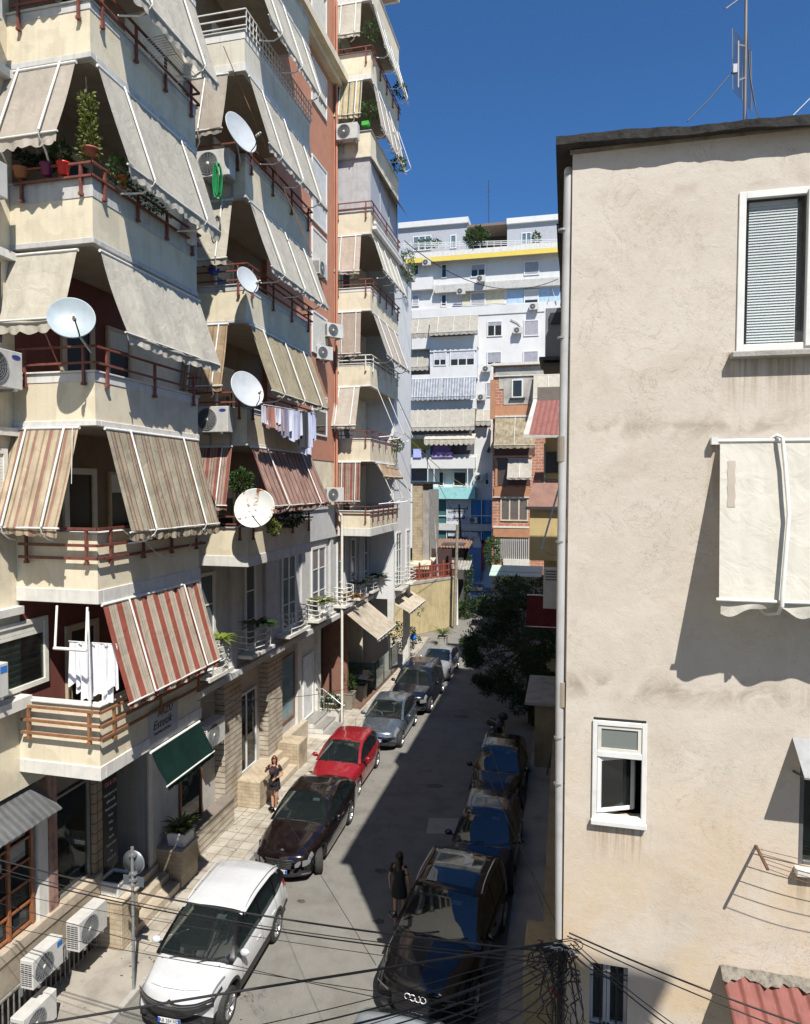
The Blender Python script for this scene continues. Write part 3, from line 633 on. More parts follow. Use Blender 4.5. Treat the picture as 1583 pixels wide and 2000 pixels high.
t = DR.node_tree; bb = t.nodes['Principled BSDF']; src = bb.inputs['Base Color'].links[0].from_socket
g = N(t, 'NewGeometry'); n = N(t, 'TexNoise'); n.inputs['Scale'].default_value = 4.2; n.inputs['Detail'].default_value = 5; n.inputs['Roughness'].default_value = .7; t.links.new(g.outputs['Position'], n.inputs['Vector'])
q = ramp(t, n.outputs[0], [(.555, (0, 0, 0)), (.59, (1, 1, 1))]); mx = N(t, 'Mix', data_type='RGBA'); t.links.new(q.outputs[0], mx.inputs['Factor']); t.links.new(src, mx.inputs['A']); mx.inputs['B'].default_value = lin((.24, .085, .03)); t.links.new(mx.outputs['Result'], bb.inputs['Base Color'])
d1, (u, v, n, P) = dish('grey oval satellite dish with a small badge clamped to a red corner rail', (-7.98, 9.62, 12.98), .36, .36, (.52, -.80, .30), DG, foot=(-8.0, 10.12, 12.5))
m = MB()
for (a, b_) in ((-.35, .34), (-.25, .345), (-.12, .33), (0, .33)): m.obox(P(a+.1, b_+.05, -.10), (u, v, n), (.03, .018, .003))
for (a, b_) in ((-.05, -.1), (.2, -.12), (.05, -.45), (.3, -.45)): m.obox(P(a, b_, -.115), (u, v, n), (.008, .008, .004))
m.build('badge', DARKM, d1, True)
dish('upper white satellite dish turned sideways beside the green hose', at(472, 258, Y=15.4), .42, .50, (.90, -.38, .30), DW, foot=(-8.05, 15.75, 18.3))
dish('small white satellite dish, the middle one of three along the street', at(485, 546, Y=15.5), .28, .33, (.84, -.48, .28), DW, foot=(-8.05, 15.85, 15.1))
dish('large white satellite dish above the hanging laundry', at(484, 759, Y=15.45), .40, .47, (.74, -.58, .33), DW, foot=(-8.05, 15.85, 12.2))
dish('round white satellite dish with brown rust patches', at(497, 992, Y=15.4), .50, .48, (.18, -.97, .2), DR, foot=(-8.3, 15.8, 9.1))
# ================================================================ air conditioners
ACG = 'outdoor air conditioning units'
GRILL = pm('ac_grille', (.23, .24, .24), .6, var=.15); ACW = pm('ac_casing', (.54, .53, .50), .5, var=.08, vs=5, streak=.22, coords='pos')
FAND = pm('ac_fan_dark', (.06, .06, .065), .6)
def ac_build(W_=.82, H_=.58, D_=.30, badge=None, big=False):
    """fan face towards local -Y, centred on the base of the casing"""
    o = thing('air_conditioner', 'x', 'air conditioner', (0, 0, 0), group=ACG)
    b_ = MB().box(-W_/2, W_/2, -D_/2, D_/2, 0, H_); b_.build('casing', ACW, o, bevel=.012, seg=2)
    c = (-W_*.14, -D_/2, H_*.5); R = H_*.40
    f_ = MB().lathe([(0, -.004), (R, -.004)], c, 'y', 28); f_.build('fan_well', FAND, o)
    gr = MB()
    for k in range(1, 8): gr.lathe([(R*k/7.2-.004, -.008), (R*k/7.2, -.014), (R*k/7.2+.004, -.008)], c, 'y', 28)
    for k in range(8): a = k*math.pi/8; gr.bar((c[0]+R*math.cos(a), c[1]-.01, c[2]+R*math.sin(a)), (c[0]-R*math.cos(a), c[1]-.01, c[2]-R*math.sin(a)), .006)
    gr.lathe([(R, -.002), (R+.012, -.018), (R+.024, -.002)], c, 'y', 28); gr.build('fan_grille', GRILL, o)
    hb = MB().lathe([(0, -.022), (.035, -.018), (.04, -.01)], c, 'y', 14); hb.build('fan_hub', IVORY, o)
    sg = MB()
    for i in range(11):
        for j in range(3): sg.box(-W_/2-.003, -W_/2+.01, -D_/2+.03+j*.085, -D_/2+.105+j*.085, .06+i*(H_-.12)/11, .06+i*(H_-.12)/11+.022)
    sg.build('side_grille', FAND, o)
    br = MB()
    for x in (-W_*.32, W_*.32): br.box(x-.02, x+.02, -D_/2-.02, D_/2+.14, -.04, -.002); br.box(x-.02, x+.02, D_/2+.1, D_/2+.14, -.3, -.04)
    build_each(br, 'bracket', STEEL, o)
    return o
AC0 = ac_build()
ac_used = [0]; AC_ALL = []
def ac(label, loc, rz=0, s=1.):
    if ac_used[0] == 0: o = AC0; o.location = loc; o.rotation_euler = (0, 0, rz); o.scale = (s, s, s); o['label'] = label
    else: o = copy_tree(AC0, loc, rz, label=label, scale=(s, s, s))
    ac_used[0] += 1; AC_ALL.append(o); return o
RX = math.pi/2   # fan towards +X
ac('air conditioner with a dusty fan beside the planter pedestal and shop sill', (-9.42, 11.55, .95), RX, 1.02)
ac('air conditioner with a blue sticker below the brown lattice window', (-9.42, 10.34, 1.05), RX, .92)
ac('air conditioner standing on the ground below the one with the blue sticker', (-9.38, 10.08, .16), RX, .97)
ac('white air conditioner with an oval blue badge beside the grey oval dish balcony', (-9.42, 9.48, 11.86), RX, 1.12)
ac('partly cut off air conditioner level with the flower pots', (-9.42, 9.30, 15.05), RX, 1.)
ac('air conditioner with a blue label beside the ground window frame', (-9.42, 9.12, 6.6), RX, 1.)
ac('partly cut off air conditioner one floor above the flower pots', (-9.42, 9.26, 17.98), RX, 1.)
ac('air conditioner with the coiled green hose hung over it', at(422, 350, Y=15.6), 0, 1.12)
ac('air conditioner with a blue badge behind the large white dish and laundry', at(420, 845, Y=15.6), 0, 1.12)
ac('air conditioner with a pink sticker under the yellow striped awning', at(680, 275, Y=26.8), 0, 1.1)
ac('air conditioner high on the terracotta wall under a shuttered window', at(625, 540, X=-9.3), RX, .95)
ac('air conditioner at the edge of the terracotta wall, upper of a near pair', at(652, 660, X=-9.2), RX*.6, .95)
ac('air conditioner low on the terracotta wall casting a long shadow', at(632, 703, X=-9.3), RX*.6, .9)
ac('air conditioner at the foot of the terracotta wall by the bent drain', at(652, 980, X=-9.2), RX*.6, 1.)
ac('air conditioner fixed high on the stone clad shop wall', at(412, 1455, X=-9.9), RX, 1.25)
ac('air conditioner standing on the pavement by the grey planters', (-10.05, 27.9, .25), RX*.4, 1.15)
# blue badge ovals and sticker
def ac_badge(root, mb, mat): 
    x = mb.build('badge', mat, root); return x
for i_, kind in ((3, 0), (8, 0), (1, 1), (5, 1)):
    o = AC_ALL[i_]
    if kind == 0: ac_badge(o, MB().add([(.28+.085*math.cos(a), -.158, .49+.032*math.sin(a)) for a in np.linspace(0, 6.283, 21)[:-1]], [tuple(range(20))]), pm('badge_blue', (.03, .05, .28), .4))
    else: ac_badge(o, MB().box(.24, .38, -.157, -.152, .42, .53), pm('sticker_blue', (.02, .16, .50), .4))
# green hose
hs = MB()
c = at(428, 345, Y=15.2)
for k in range(7):
    w = .07+.03*random.random(); L = .62+.25*random.random(); x0 = c[0]+random.uniform(-.05, .09)
    hs.tube([(x0+w*math.sin(a)*(1 if k % 2 else .8), c[1]-.05+.02*k-.06, c[2]-L/2+.28+L/2*math.cos(a)) for a in np.linspace(0, 2*math.pi, 26)], .013, 6)
hs.build('garden_hose', pm('hose_green', (.01, .26, .07), .35), top=('coiled bright green garden hose hanging over an air conditioner', 'hose'))
# ================================================================ ground floor shops
STONE = bricks('stone_cladding_strips', (.47, .42, .34), (.42, .37, .30), (.16, .13, .10), 6.0, .17, 'xy', msize=.014)
STONES = bricks('stone_small_blocks', (.47, .39, .28), (.42, .35, .25), (.30, .24, .17), .26, .11, 'xy', msize=.008)
MARB = pm('beige_marble', (.50, .42, .32), .45, var=.14, vs=5, coat=.1)
BRWALL = pm('brown_shop_wall', (.22, .185, .155), .85, var=.12, vs=3, bump=.2, streak=.3)
gf = MB()
gf.box(-22, -9.98, -30, 11.3, 0, 4.65); gf.box(-22, -9.98, 11.3, 12.35, 0, 1.72); gf.box(-22, -9.98, 11.3, 12.35, 3.95, 4.65); gf.box(-22, -10.5, 11.3, 12.35, 1.7, 4)
gf.box(-22, -9.98, 12.35, 13.15, 0, 4.9); gf.box(-22, -11.6, 13.15, 14.6, 0, 4.9); gf.box(-12, -9.98, 13.15, 14.6, 4.0, 4.9)
for o in build_each(gf, 'wall', BRWALL, LB): o['label'] = 'brown wall of the ground floor shop'
gf = MB(); gf.box(-22, -9.96, 14.6, 16.9, 0, 4.7); gf.build('wall', F1, LB, True)
gf = MB(); gf.box(-22, -10.28, 16.9, 27.0, 0, 4.65); gf.box(-22, -10.9, 27, 32.2, 0, 4.6); gf.box(-10.9, -10.6, 31.2, 32.2, 0, 4.6)
gf.build('wall', pm('plain_shop_wall', (.46, .44, .40), .85, var=.08, streak=.25), LB, True)
sk = MB(); sk.box(-9.98, -9.78, 6, 12.5, 1.52, 1.74); sk.add([(-9.98, 6, 1.52), (-9.80, 6, 1.52), (-9.9, 6, 0.8), (-9.80, 12.5, 1.52), (-9.98, 12.5, 1.52), (-9.9, 12.5, .8)], [(0, 2, 1), (3, 5, 4), (1, 2, 5, 3)]); sk.build('window_sill', MARB, LB, True, bevel=.01)
fn = MB()
for i in range(46): y = 6.2+i*.13; fn.box(-9.86, -9.84, y, y+.02, .12, .85)
fn.box(-9.87, -9.83, 6, 12.2, .82, .86); fn.box(-9.98, -9.62, 6, 10.0, .09, .2); fn.build('low_grille', pm('dull_bar_paint', (.26, .25, .23), .6, var=.3, vs=9), LB, True)
bk = MB(); bk.box(-9.979, -9.965, 6, 12.3, .1, .95); bk.build('basement_opening', BLACK, LB, True)
# shop window with lattice (brown wood)
WOODL = pm('brown_window_wood', (.33, .12, .045), .45, var=.2, vs=10, coat=.2)
lw = MB()
for i in range(8):
    y = 6.75+i*.56; lw.box(-9.97, -9.90, y-.035, y+.035, 1.76, 3.95)
for k in range(6): z = 1.78+k*.42; lw.box(-9.965, -9.915, 6.7, 10.72, z, z+.05)
lw.build('lattice_window', WOODL, LB, True, bevel=.006)
lp = MB(); lp.box(-9.985, -9.972, 6.6, 10.7, 1.76, 4.0); lp.build('pane', GLASS, LB, True)
jm = MB(); jm.box(-9.98, -9.86, 10.78, 11.02, 1.72, 4.0); jm.build('jamb', WTRIM, LB, True)
jm = MB(); jm.box(-9.98, -9.84, 11.03, 11.25, 1.72, 4.6); jm.build('jamb', pm('peeling_red_plaster', (.36, .20, .16), .85, var=.3, vs=5, streak=.5, wcol=(.55, .5, .44)), LB, True)
opening(LB, 'shop_window', -10.0, 11.3, 12.32, 1.76, 3.9, pm('grey_aluminium', (.30, .29, .27), .4, .3), n=1, fw=.05, glass=GLASSC)
tp = MB(); tp.box(-9.98, -9.86, 12.36, 12.62, .1, 4.9); tp.build('pillar', bricks('brown_tile', (.33, .26, .18), (.29, .23, .16), (.10, .08, .06), .2, .22, 'xy', off=0), LB, True)
# roof of ribbed sheet over the lattice window
rb = thing('canopy', 'grey ribbed sheet canopy over the brown lattice window', 'canopy', (-9.6, 9, 4.3)); m = MB(); rows = []
for j in range(2): rows.append([(XW-.25+j*.75, 6+.035*i, 4.62-.52*j+.008*(i % 4 in (1, 2))) for i in range(134)])
m.grid(rows, sm=False); m.grid([[(x, y, z-.01) for x, y, z in r2] for r2 in rows], sm=False); m.build('sheet', pm('grey_sheet', (.15, .155, .16), .5, .35, var=.15, vs=3, streak=.3), rb, True)
# poster
po = thing('poster', 'tall black service poster with a pink heading beside the shop door', 'poster', (-9.84, 12.9, 2.7))
MB().box(-9.98, -9.86, 12.64, 13.12, 1.6, 3.75).build('board', pm('poster_black', (.015, .017, .02), .4), po, True)
pk = pm('poster_pink', (.62, .22, .26), .5); pwt = pm('poster_white', (.55, .57, .58), .5)
def ptxt(s, size, mat, z, sx=1.):
    text('lettering', s, size, mat, po, frame_m((0, -.0, z-2.7), (0, 1, 0), (0, 0, 1)) @ Matrix.Translation((0, 0, -.016)), .002, sx=sx)
for o2 in (): pass
ptxt('Oil & Oil', .15, pk, 3.55, .7)
for i, s_ in enumerate(('Trajtim fytyre me laser', 'Epilim me dyll', 'Masazh terapeutik', 'Manikyr', 'Pedikyr', 'Solar', 'Qerpikë', 'Trajtime estetike', 'dhe', '069 20 70 725')):
    ptxt(s_, .085, pwt, 3.32-i*.165, .6)
# entrance: steps, pedestals and planters
st = thing('entrance_steps', 'beige marble steps between the two planter pedestals', 'steps', (-9.7, 13.6, 0.1)); m = MB()
for k in range(3): m.box(-11.5, -9.28-.3*k, 13.0, 14.72, .1+.2*k, .1+.2*(k+1)-.004)
m.box(-11.6, -10.2, 13.15, 14.6, .69, .72)
m.build('tread', MARB, st, True, bevel=.012)
for (y0, y1, lab, x1) in ((14.75, 15.5, 'stone pedestal under the planter with the green palm like plant', -9.25), (12.42, 12.98, 'stone pedestal with small blocks beside the dusty air conditioner', -9.25)):
    p_ = thing('pedestal', lab, 'pedestal', (-9.6, (y0+y1)/2, .1)); MB().box(-9.95, x1, y0, y1, .09, 1.0 if y0 > 14 else 1.15).build('block', STONES, p_, True); zt = 1.0 if y0 > 14 else 1.15
    MB().box(-9.98, x1+.03, y0-.03, y1+.03, zt+.002, zt+.06).build('cap', MARB, p_, True, bevel=.01)
def planter(lab, x, y, z, w, h, mat, cat='planter', d=None):
    d = d or w; o = thing('planter', lab, cat, (x, y, z)); m = MB(); e = .86
    m.add([(x-w/2*e, y-d/2*e, z), (x+w/2*e, y-d/2*e, z), (x+w/2*e, y+d/2*e, z), (x-w/2*e, y+d/2*e, z), (x-w/2, y-d/2, z+h), (x+w/2, y-d/2, z+h), (x+w/2, y+d/2, z+h), (x-w/2, y+d/2, z+h)], [(0, 3, 2, 1), (0, 1, 5, 4), (1, 2, 6, 5), (2, 3, 7, 6), (3, 0, 4, 7)])
    for s_ in (1,):
        m.box(x-w/2-.02, x+w/2+.02, y-d/2-.02, y-d/2+.03, z+h-.05, z+h); m.box(x-w/2-.02, x+w/2+.02, y+d/2-.03, y+d/2+.02, z+h-.05, z+h); m.box(x-w/2-.02, x-w/2+.03, y-d/2, y+d/2, z+h-.05, z+h); m.box(x+w/2-.03, x+w/2+.02, y-d/2, y+d/2, z+h-.05, z+h)
    m.build('pot', mat, o, True, bevel=.006)
    MB().box(x-w/2+.03, x+w/2-.03, y-d/2+.03, y+d/2-.03, z+h-.12, z+h-.06).build('soil', pm('soil', (.09, .06, .04), .95, var=.3, vs=20), o, True)
    return o
WICK = pm('white_woven_pot', (.70, .70, .68), .6, var=.05, vs=20, bump=1.2, bs=22)
planter('white woven square planter on the stone pedestal', -9.5, 15.12, 1.07, .52, .36, WICK)
planter('white woven planter half hidden behind the road sign post', -9.6, 12.7, 1.22, .5, .34, WICK)
# dark interior behind the entrance
it = MB(); it.box(-11.58, -11.5, 13.2, 14.6, .7, 4.0); it.build('wall', pm('dark_room', (.10, .095, .09), .8), LB, True)
it = MB(); it.box(-10.0, -9.95, 14.45, 14.6, .3, 4.0); it.build('door_frame', WTRIM, LB, True)
# wall sign
sg = thing('shop_sign', 'small grey beauty salon sign on the lowest corner balcony', 'sign', (XB+.03, 12.05, 5.35))
MB().box(XB+.005, XB+.03, 11.63, 12.62, 5.05, 5.72).build('board', pm('sign_grey', (.44, .43, .43), .6, var=.06), sg, True)
ink = pm('sign_ink', (.01, .01, .03), .5)
text('lettering', 'ARZU', .2, ink, sg, frame_m((.003, .1, .24), (0, 1, 0), (0, 0, 1)), shear=.15)
text('lettering', 'Estetik', .24, ink, sg, frame_m((.003, .0, .03), (0, 1, 0), (0, 0, 1)), shear=.3)
text('lettering', 'TRAJTIME ESTETIKE', .07, ink, sg, frame_m((.003, 0, -.14), (0, 1, 0), (0, 0, 1)))
# window beyond the entrance
opening(LB, 'shop_window', -9.95, 16.95-1.2, 16.85, .9, 3.2, pm('brown_frame', (.22, .10, .06), .5), n=1, fw=.06)
lg = MB(); lg.box(-9.96, -9.62, 15.75, 18.2, .1, .82); lg.build('plinth', STONE, LB, True); lg = MB(); lg.box(-10.0, -9.58, 15.75, 18.2, .822, .87); lg.build('ledge', BRWALL, LB, True)
# stone clad pillars
for (y0, y1, x1) in ((18.25, 19.35, -9.95), (21.3, 22.5, -9.95)):
    MB().box(-10.28, x1, y0, y1, .1, 4.62).build('pillar', STONE, LB, True)
opening(LB, 'shop_door', -10.27, 19.5, 20.95, .75, 3.4, WHITEM, n=2, fw=.07)
opening(LB, 'shop_window', -10.27, 22.7, 24.3, 1.3, 3.75, pm('brown_frame', (.3, .16, .1), .5), n=1, fw=.06, glass=glassy('bluish_glass', (.16, .24, .26)))
lg = MB(); lg.box(-10.28, -9.95, 22.5, 25.0, .1, .85); lg.build('plinth', MARB, LB, True)
lg = MB(); lg.box(-10.0, -9.2, 19.05, 20.6, .1, .95); lg.build('bench_block', STONES, LB, True, bevel=.01)
st = thing('entrance_steps', 'cream marble steps beside the woman and stone pillar', 'steps', (-9.6, 21, 0.1)); m = MB()
m.box(-10.27, -9.5, 20.62, 22.1, .1, .5); m.box(-10.27, -9.75, 20.62, 22.1, .5, .75); m.box(-9.52, -9.2, 20.62, 22.1, .1, .28); m.build('tread', MARB, st, True, bevel=.01)
MB().box(-10.0, -9.15, 22.12, 22.9, .1, 1.0).build('side_wall', STONES, st, True)
# white door and stepped white entrance
MB().box(-10.29, -10.273, 24.45, 26.99, .7, 4.6).box(-10.29, -10.15, 24.45, 24.75, .1, 4.6).box(-10.29, -10.15, 26.6, 26.99, .1, 4.6).build('wall', WTRIM, LB, True)['label'] = 'white entrance wall'
opening(LB, 'white_door', -10.27, 25.2, 26.3, .7, 3.3, WHITEM, n=1, fw=.05, glass=pm('white_door_panel', (.72, .73, .73), .5))
st = thing('entrance_steps', 'white sided steps with dark treads by the white door', 'steps', (-9.7, 25.5, .1)); m = MB(); m2 = MB()
for k in range(3): m.box(-10.27, -8.98-.38*k, 25.1, 26.6, .1+.19*k, .1+.19*(k+1)-.02); m2.box(-10.27, -8.96-.38*k, 25.12, 26.6, .1+.19*(k+1)-.018, .1+.19*(k+1))
m.build('step_body', WTRIM, st, True); m2.build('tread', pm('grey_marble', (.26, .25, .23), .5, var=.15), st, True)
rl = MB(); rl.tube([(-10.2, 26.55, 1.65), (-9.9, 26.55, 1.65), (-9.0, 26.55, 1.0)], .022, 8); rl.rod((-9.0, 26.55, .1), (-9.0, 26.55, 1.0), .02, 8); rl.rod((-9.85, 26.55, .5), (-9.85, 26.55, 1.62), .02, 8); rl.build('handrail', STEEL, st, True)
# down pipe at the first floor
dp = thing('drain_pipe', 'cream drain pipe running down between the terracotta wall and far stack', 'pipe', (-9.2, 27.05, .1)); MB().rod((-9.2, 27.0, .1), (-9.2, 27.0, 8.6), .055, 10).build('tube', IVORY, dp, True)
m = MB(); m.tube([(-9.2, 27.0, 8.6), (-9.2, 26.9, 9.0), (-9.45, 26.7, 9.3)], .055, 10); m.build('elbow', IVORY, dp, True)
# cafe front
awning('wide beige cafe awning nearer to the drain pipe', 'x', 27.5, 30.7, -9.3, 4.78, 1.1, 1.5, stripes('cloth_sand', 1.1, [(0, (.55, .48, .38)), (.5, (.50, .43, .34)), (.56, (.57, .50, .40))]), 0, .16, 'beige cafe awnings', elbow=False, scal=50, cat='awning')
awning('wide beige cafe awning farther along by the yellow wall', 'x', 32.6, 36.6, -9.3, 4.85, .95, 1.7, stripes('cloth_sand', 1, []), 0, .16, 'beige cafe awnings', elbow=False, scal=50, cat='awning')
cf = MB(); cf.box(-10.85, -10.7, 27.6, 28.7, .1, 3.9); cf.build('dark_door', BLACK, LB, True)
cf = MB(); cf.box(-10.9, -9.6, 28.9, 29.1, .1, 4.4); cf.build('partition', pm('rust_brown_panel', (.22, .11, .08), .7, var=.15), LB, True)
cf = MB(); cf.box(-9.62, -9.5, 31.0, 32.4, 3.6, 4.6); cf.build('fascia_board', BLACK, LB, True)
text('lettering', 'Caffe Bar', .42, WHITEM, LB, frame_m((-9.48+14, 31.7-20, 4.1), (0, 1, 0), (0, 0, 1)), shear=.3)
dk = MB(); dk.box(-10.9, -8.95, 28.9, 36.0, .1, .16); struct('cafe_floor', dk, pm('brown_deck', (.16, .09, .06), .7, var=.2, vs=6))
gp = thing('glass_barrier', 'greenish glass wind barrier in front of the cafe', 'barrier', (-9.0, 34, .1)); m = MB()
for k in range(3): m.box(-9.02, -9.0, 31.6+k*1.5, 33.05+k*1.5, .22, 1.55)
m.box(-10.6, -9.02, 31.58, 31.6, .22, 1.5)
m.build('pane', glassy('green_glass', (.2, .26, .24), clear=.6), gp, True); m = MB(); m.box(-9.03, -8.99, 31.55, 36.2, .16, .22)
for k in range(4): m.box(-9.04, -8.98, 31.55+k*1.5, 31.6+k*1.5, .16, 1.58)
m.build('post', DARKM, gp, True)
def chairtable(x, y, lab, mt, i):
    o = thing('cafe_chair', lab, 'chair', (x, y, .16), group='cafe chairs'); MB().box(x-.22, x+.22, y-.22, y+.22, .58, .63).build('seat', mt, o, True, bevel=.01)
    MB().box(x-.22, x+.22, y+.2, y+.24, .64, 1.05).build('backrest', mt, o, True, bevel=.01)
    for a in (-.19, .19):
        for b_ in (-.19, .19): MB().rod((x+a, y+b_, .16), (x+a, y+b_, .58), .015, 6).build('leg', mt, o, True)
for i, (x, y) in enumerate(((-10.2, 30.6), (-9.7, 30.0), (-10.3, 32.6), (-9.6, 33.4))): chairtable(x, y, ('dark cafe chair beside the rust brown partition and white table', 'dark cafe chair at the edge of the brown deck', 'dark cafe chair just inside the glass barrier', 'dark cafe chair deeper in the cafe behind the glass')[i], BLACK, i)
tb = thing('cafe_table', 'white cafe table between the dark chairs', 'table', (-9.75, 30.8, .16)); MB().box(-10.2, -9.3, 30.85, 31.5, .88, .92).build('tabletop', WHITEM, tb, True, bevel=.01); MB().rod((-9.75, 31.2, .16), (-9.75, 31.2, .88), .04, 8).build('leg', DARKM, tb, True)
# white building that closes the row
WB2 = thing('white_building', 'narrow plain white building next to the tallest balcony stack', 'building', (-10, 34.3, 0))
MB().box(-16, -8.28, 32.25, 35.9, 4.6, 21.3).box(-16, -9.55, 35.9, 36.5, 0, 9).box(-16, -10.9, 32.3, 36, 0, 4.59).build('wall', pm('bright_white_plaster', (.64, .64, .635), .8, var=.05, vs=2, streak=.15), WB2, True)
MB().box(-16, -8.1, 32.22, 36.05, 21.31, 21.6).build('cornice', GTRIM, WB2, True)
mb = MB(); 
for y in (33.2, 35.0): mb.box(-8.3, -8.2, y, y+.9, 5.0, 7.9)
for (a, c) in ((32.5, 33.6), (34.7, 35.6)): opening(WB2, 'french_window', -8.27, a, c, 5.2, 7.9, WHITEM, n=2, fw=.06, bars=2)
for (a, c) in ((32.4, 33.7), (34.6, 35.7)):
    m = MB(); m.box(-8.27, -7.85, a, c, 5.02, 5.12)
    for zz in (5.35, 5.55, 5.75, 5.95): m.tube([(-8.25, a, zz+.05), (-7.9, a+.05, zz), (-7.85, (a+c)/2, zz), (-7.9, c-.05, zz), (-8.25, c, zz+.05)], .018, 6)
    m.build('window_balcony', RAILW, WB2, True)
MB().box(-8.6, -8.28, 35.55, 35.9, 0, 4.6).box(-8.6, -8.28, 32.25, 32.5, 3.2, 4.6).build('pillar', WTRIM, WB2, True)
# ================================================================ right corner building (near wall)
YW = 8.2
def pz(px, py, Y=YW): return at(px, py, Y=Y)
NB = thing('corner_building', 'weathered beige plastered building with a dark flat roof and big canvas awning', 'building', (3, 12, 0))
PLN = 'weathered_plaster'
m = bpy.data.materials.new(PLN); MATS[PLN] = m; m.use_nodes = True; t = m.node_tree; L = t.links; b = t.nodes['Principled BSDF']; b.inputs['Roughness'].default_value = .92; b.inputs['Specular IOR Level'].default_value = .25
g = N(t, 'NewGeometry'); P_ = g.outputs['Position']
def nz(sc, det=6, dist=0., rough=.6, mp=None):
    n = N(t, 'TexNoise'); n.inputs['Scale'].default_value = sc; n.inputs['Detail'].default_value = det; n.inputs['Distortion'].default_value = dist; n.inputs['Roughness'].default_value = rough
    if mp: q = N(t, 'Mapping'); q.inputs['Scale'].default_value = mp; L.new(P_, q.inputs[0]); L.new(q.outputs[0], n.inputs['Vector'])
    else: L.new(P_, n.inputs['Vector'])
    return n.outputs[0]
base = ramp(t, nz(1.1, 9, .6, .68), [(.28, (.46, .40, .34)), (.44, (.515, .465, .40)), (.56, (.55, .50, .435)), (.68, (.57, .52, .455)), (.8, (.51, .46, .395))])
fine = ramp(t, nz(11, 9, .6, .75), [(.30, (.84, .81, .78)), (.46, (1, 1, 1)), (.7, (1.0, 1.0, 1.0))])
m1 = N(t, 'Mix', data_type='RGBA', blend_type='MULTIPLY'); m1.inputs['Factor'].default_value = .8; L.new(base.outputs[0], m1.inputs['A']); L.new(fine.outputs[0], m1.inputs['B'])
# ochre staining that grows towards the ground, rusty runs
sp = N(t, 'SeparateXYZ'); L.new(P_, sp.inputs[0])
mr = N(t, 'MapRange'); mr.inputs['From Min'].default_value = 7.6; mr.inputs['From Max'].default_value = 4.2; L.new(sp.outputs[2], mr.inputs['Value'])
oc = ramp(t, nz(.75, 7, .4), [(.40, (0, 0, 0)), (.66, (1, 1, 1))]); mu = N(t, 'Math', operation='MULTIPLY'); L.new(mr.outputs[0], mu.inputs[0]); L.new(oc.outputs[0], mu.inputs[1])
mu2 = N(t, 'Math', operation='MULTIPLY'); L.new(mu.outputs[0], mu2.inputs[0]); mu2.inputs[1].default_value = .85
m2 = N(t, 'Mix', data_type='RGBA'); L.new(mu2.outputs[0], m2.inputs['Factor']); L.new(m1.outputs['Result'], m2.inputs['A']); m2.inputs['B'].default_value = lin((.55, .38, .20))
# damp dark horizontal bands at the floor lines
def band(zc, wd, amt, prev):
    sb = N(t, 'Math', operation='SUBTRACT'); L.new(sp.outputs[2], sb.inputs[0]); sb.inputs[1].default_value = zc
    ab = N(t, 'Math', operation='ABSOLUTE'); L.new(sb.outputs[0], ab.inputs[0])
    m_ = N(t, 'MapRange'); m_.inputs['From Min'].default_value = wd; m_.inputs['From Max'].default_value = 0; L.new(ab.outputs[0], m_.inputs['Value'])
    k = ramp(t, nz(2.4, 8, 1.2), [(.46, (0, 0, 0)), (.62, (1, 1, 1))]); a = N(t, 'Math', operation='MULTIPLY'); L.new(m_.outputs[0], a.inputs[0]); L.new(k.outputs[0], a.inputs[1])
    a2 = N(t, 'Math', operation='MULTIPLY'); L.new(a.outputs[0], a2.inputs[0]); a2.inputs[1].default_value = amt
    mx = N(t, 'Mix', data_type='RGBA'); L.new(a2.outputs[0], mx.inputs['Factor']); L.new(prev, mx.inputs['A']); mx.inputs['B'].default_value = lin((.27, .22, .17)); return mx.outputs['Result']
last = band(10.9, .22, .55, m2.outputs['Result']); last = band(7.86, .25, .7, last); last = band(13.55, .12, .3, last)
def drip(px0, px1, py, ln, prev):
    """rain runs below a sill: vertical streaks that fade downwards"""
    a, c = pz(px0, py), pz(px1, py); cx, hw_, zt_ = (a[0]+c[0])/2, (c[0]-a[0])/2, a[2]
    sx = N(t, 'Math', operation='SUBTRACT'); L.new(sp.outputs[0], sx.inputs[0]); sx.inputs[1].default_value = cx; ax = N(t, 'Math', operation='ABSOLUTE'); L.new(sx.outputs[0], ax.inputs[0])
    mx_ = N(t, 'MapRange'); mx_.inputs['From Min'].default_value = hw_+.06; mx_.inputs['From Max'].default_value = hw_-.06; L.new(ax.outputs[0], mx_.inputs['Value'])
    mz = N(t, 'MapRange'); mz.inputs['From Min'].default_value = zt_-ln; mz.inputs['From Max'].default_value = zt_; L.new(sp.outputs[2], mz.inputs['Value']); up = N(t, 'Math', operation='LESS_THAN'); L.new(sp.outputs[2], up.inputs[0]); up.inputs[1].default_value = zt_+.01
    st_ = ramp(t, nz(1.0, 6, .2, .6, (26, 1, 1.1)), [(.42, (0, 0, 0)), (.62, (1, 1, 1))]); pr_ = mx_.outputs[0]
    for q in (mz.outputs[0], up.outputs[0], st_.outputs[0]):
        k = N(t, 'Math', operation='MULTIPLY'); L.new(pr_, k.inputs[0]); L.new(q, k.inputs[1]); pr_ = k.outputs[0]
    k = N(t, 'Math', operation='MULTIPLY'); L.new(pr_, k.inputs[0]); k.inputs[1].default_value = .75
    mx2 = N(t, 'Mix', data_type='RGBA'); L.new(k.outputs[0], mx2.inputs['Factor']); L.new(prev, mx2.inputs['A']); mx2.inputs['B'].default_value = lin((.27, .20, .13)); return mx2.outputs['Result']
last = drip(1150, 1268, 1600, .55, last); last = drip(1415, 1700, 690, .7, last); last = drip(1385, 1420, 862, 1.1, last); last = drip(1545, 1700, 1700, .6, last); last = drip(1470, 1490, 1655, .5, last)
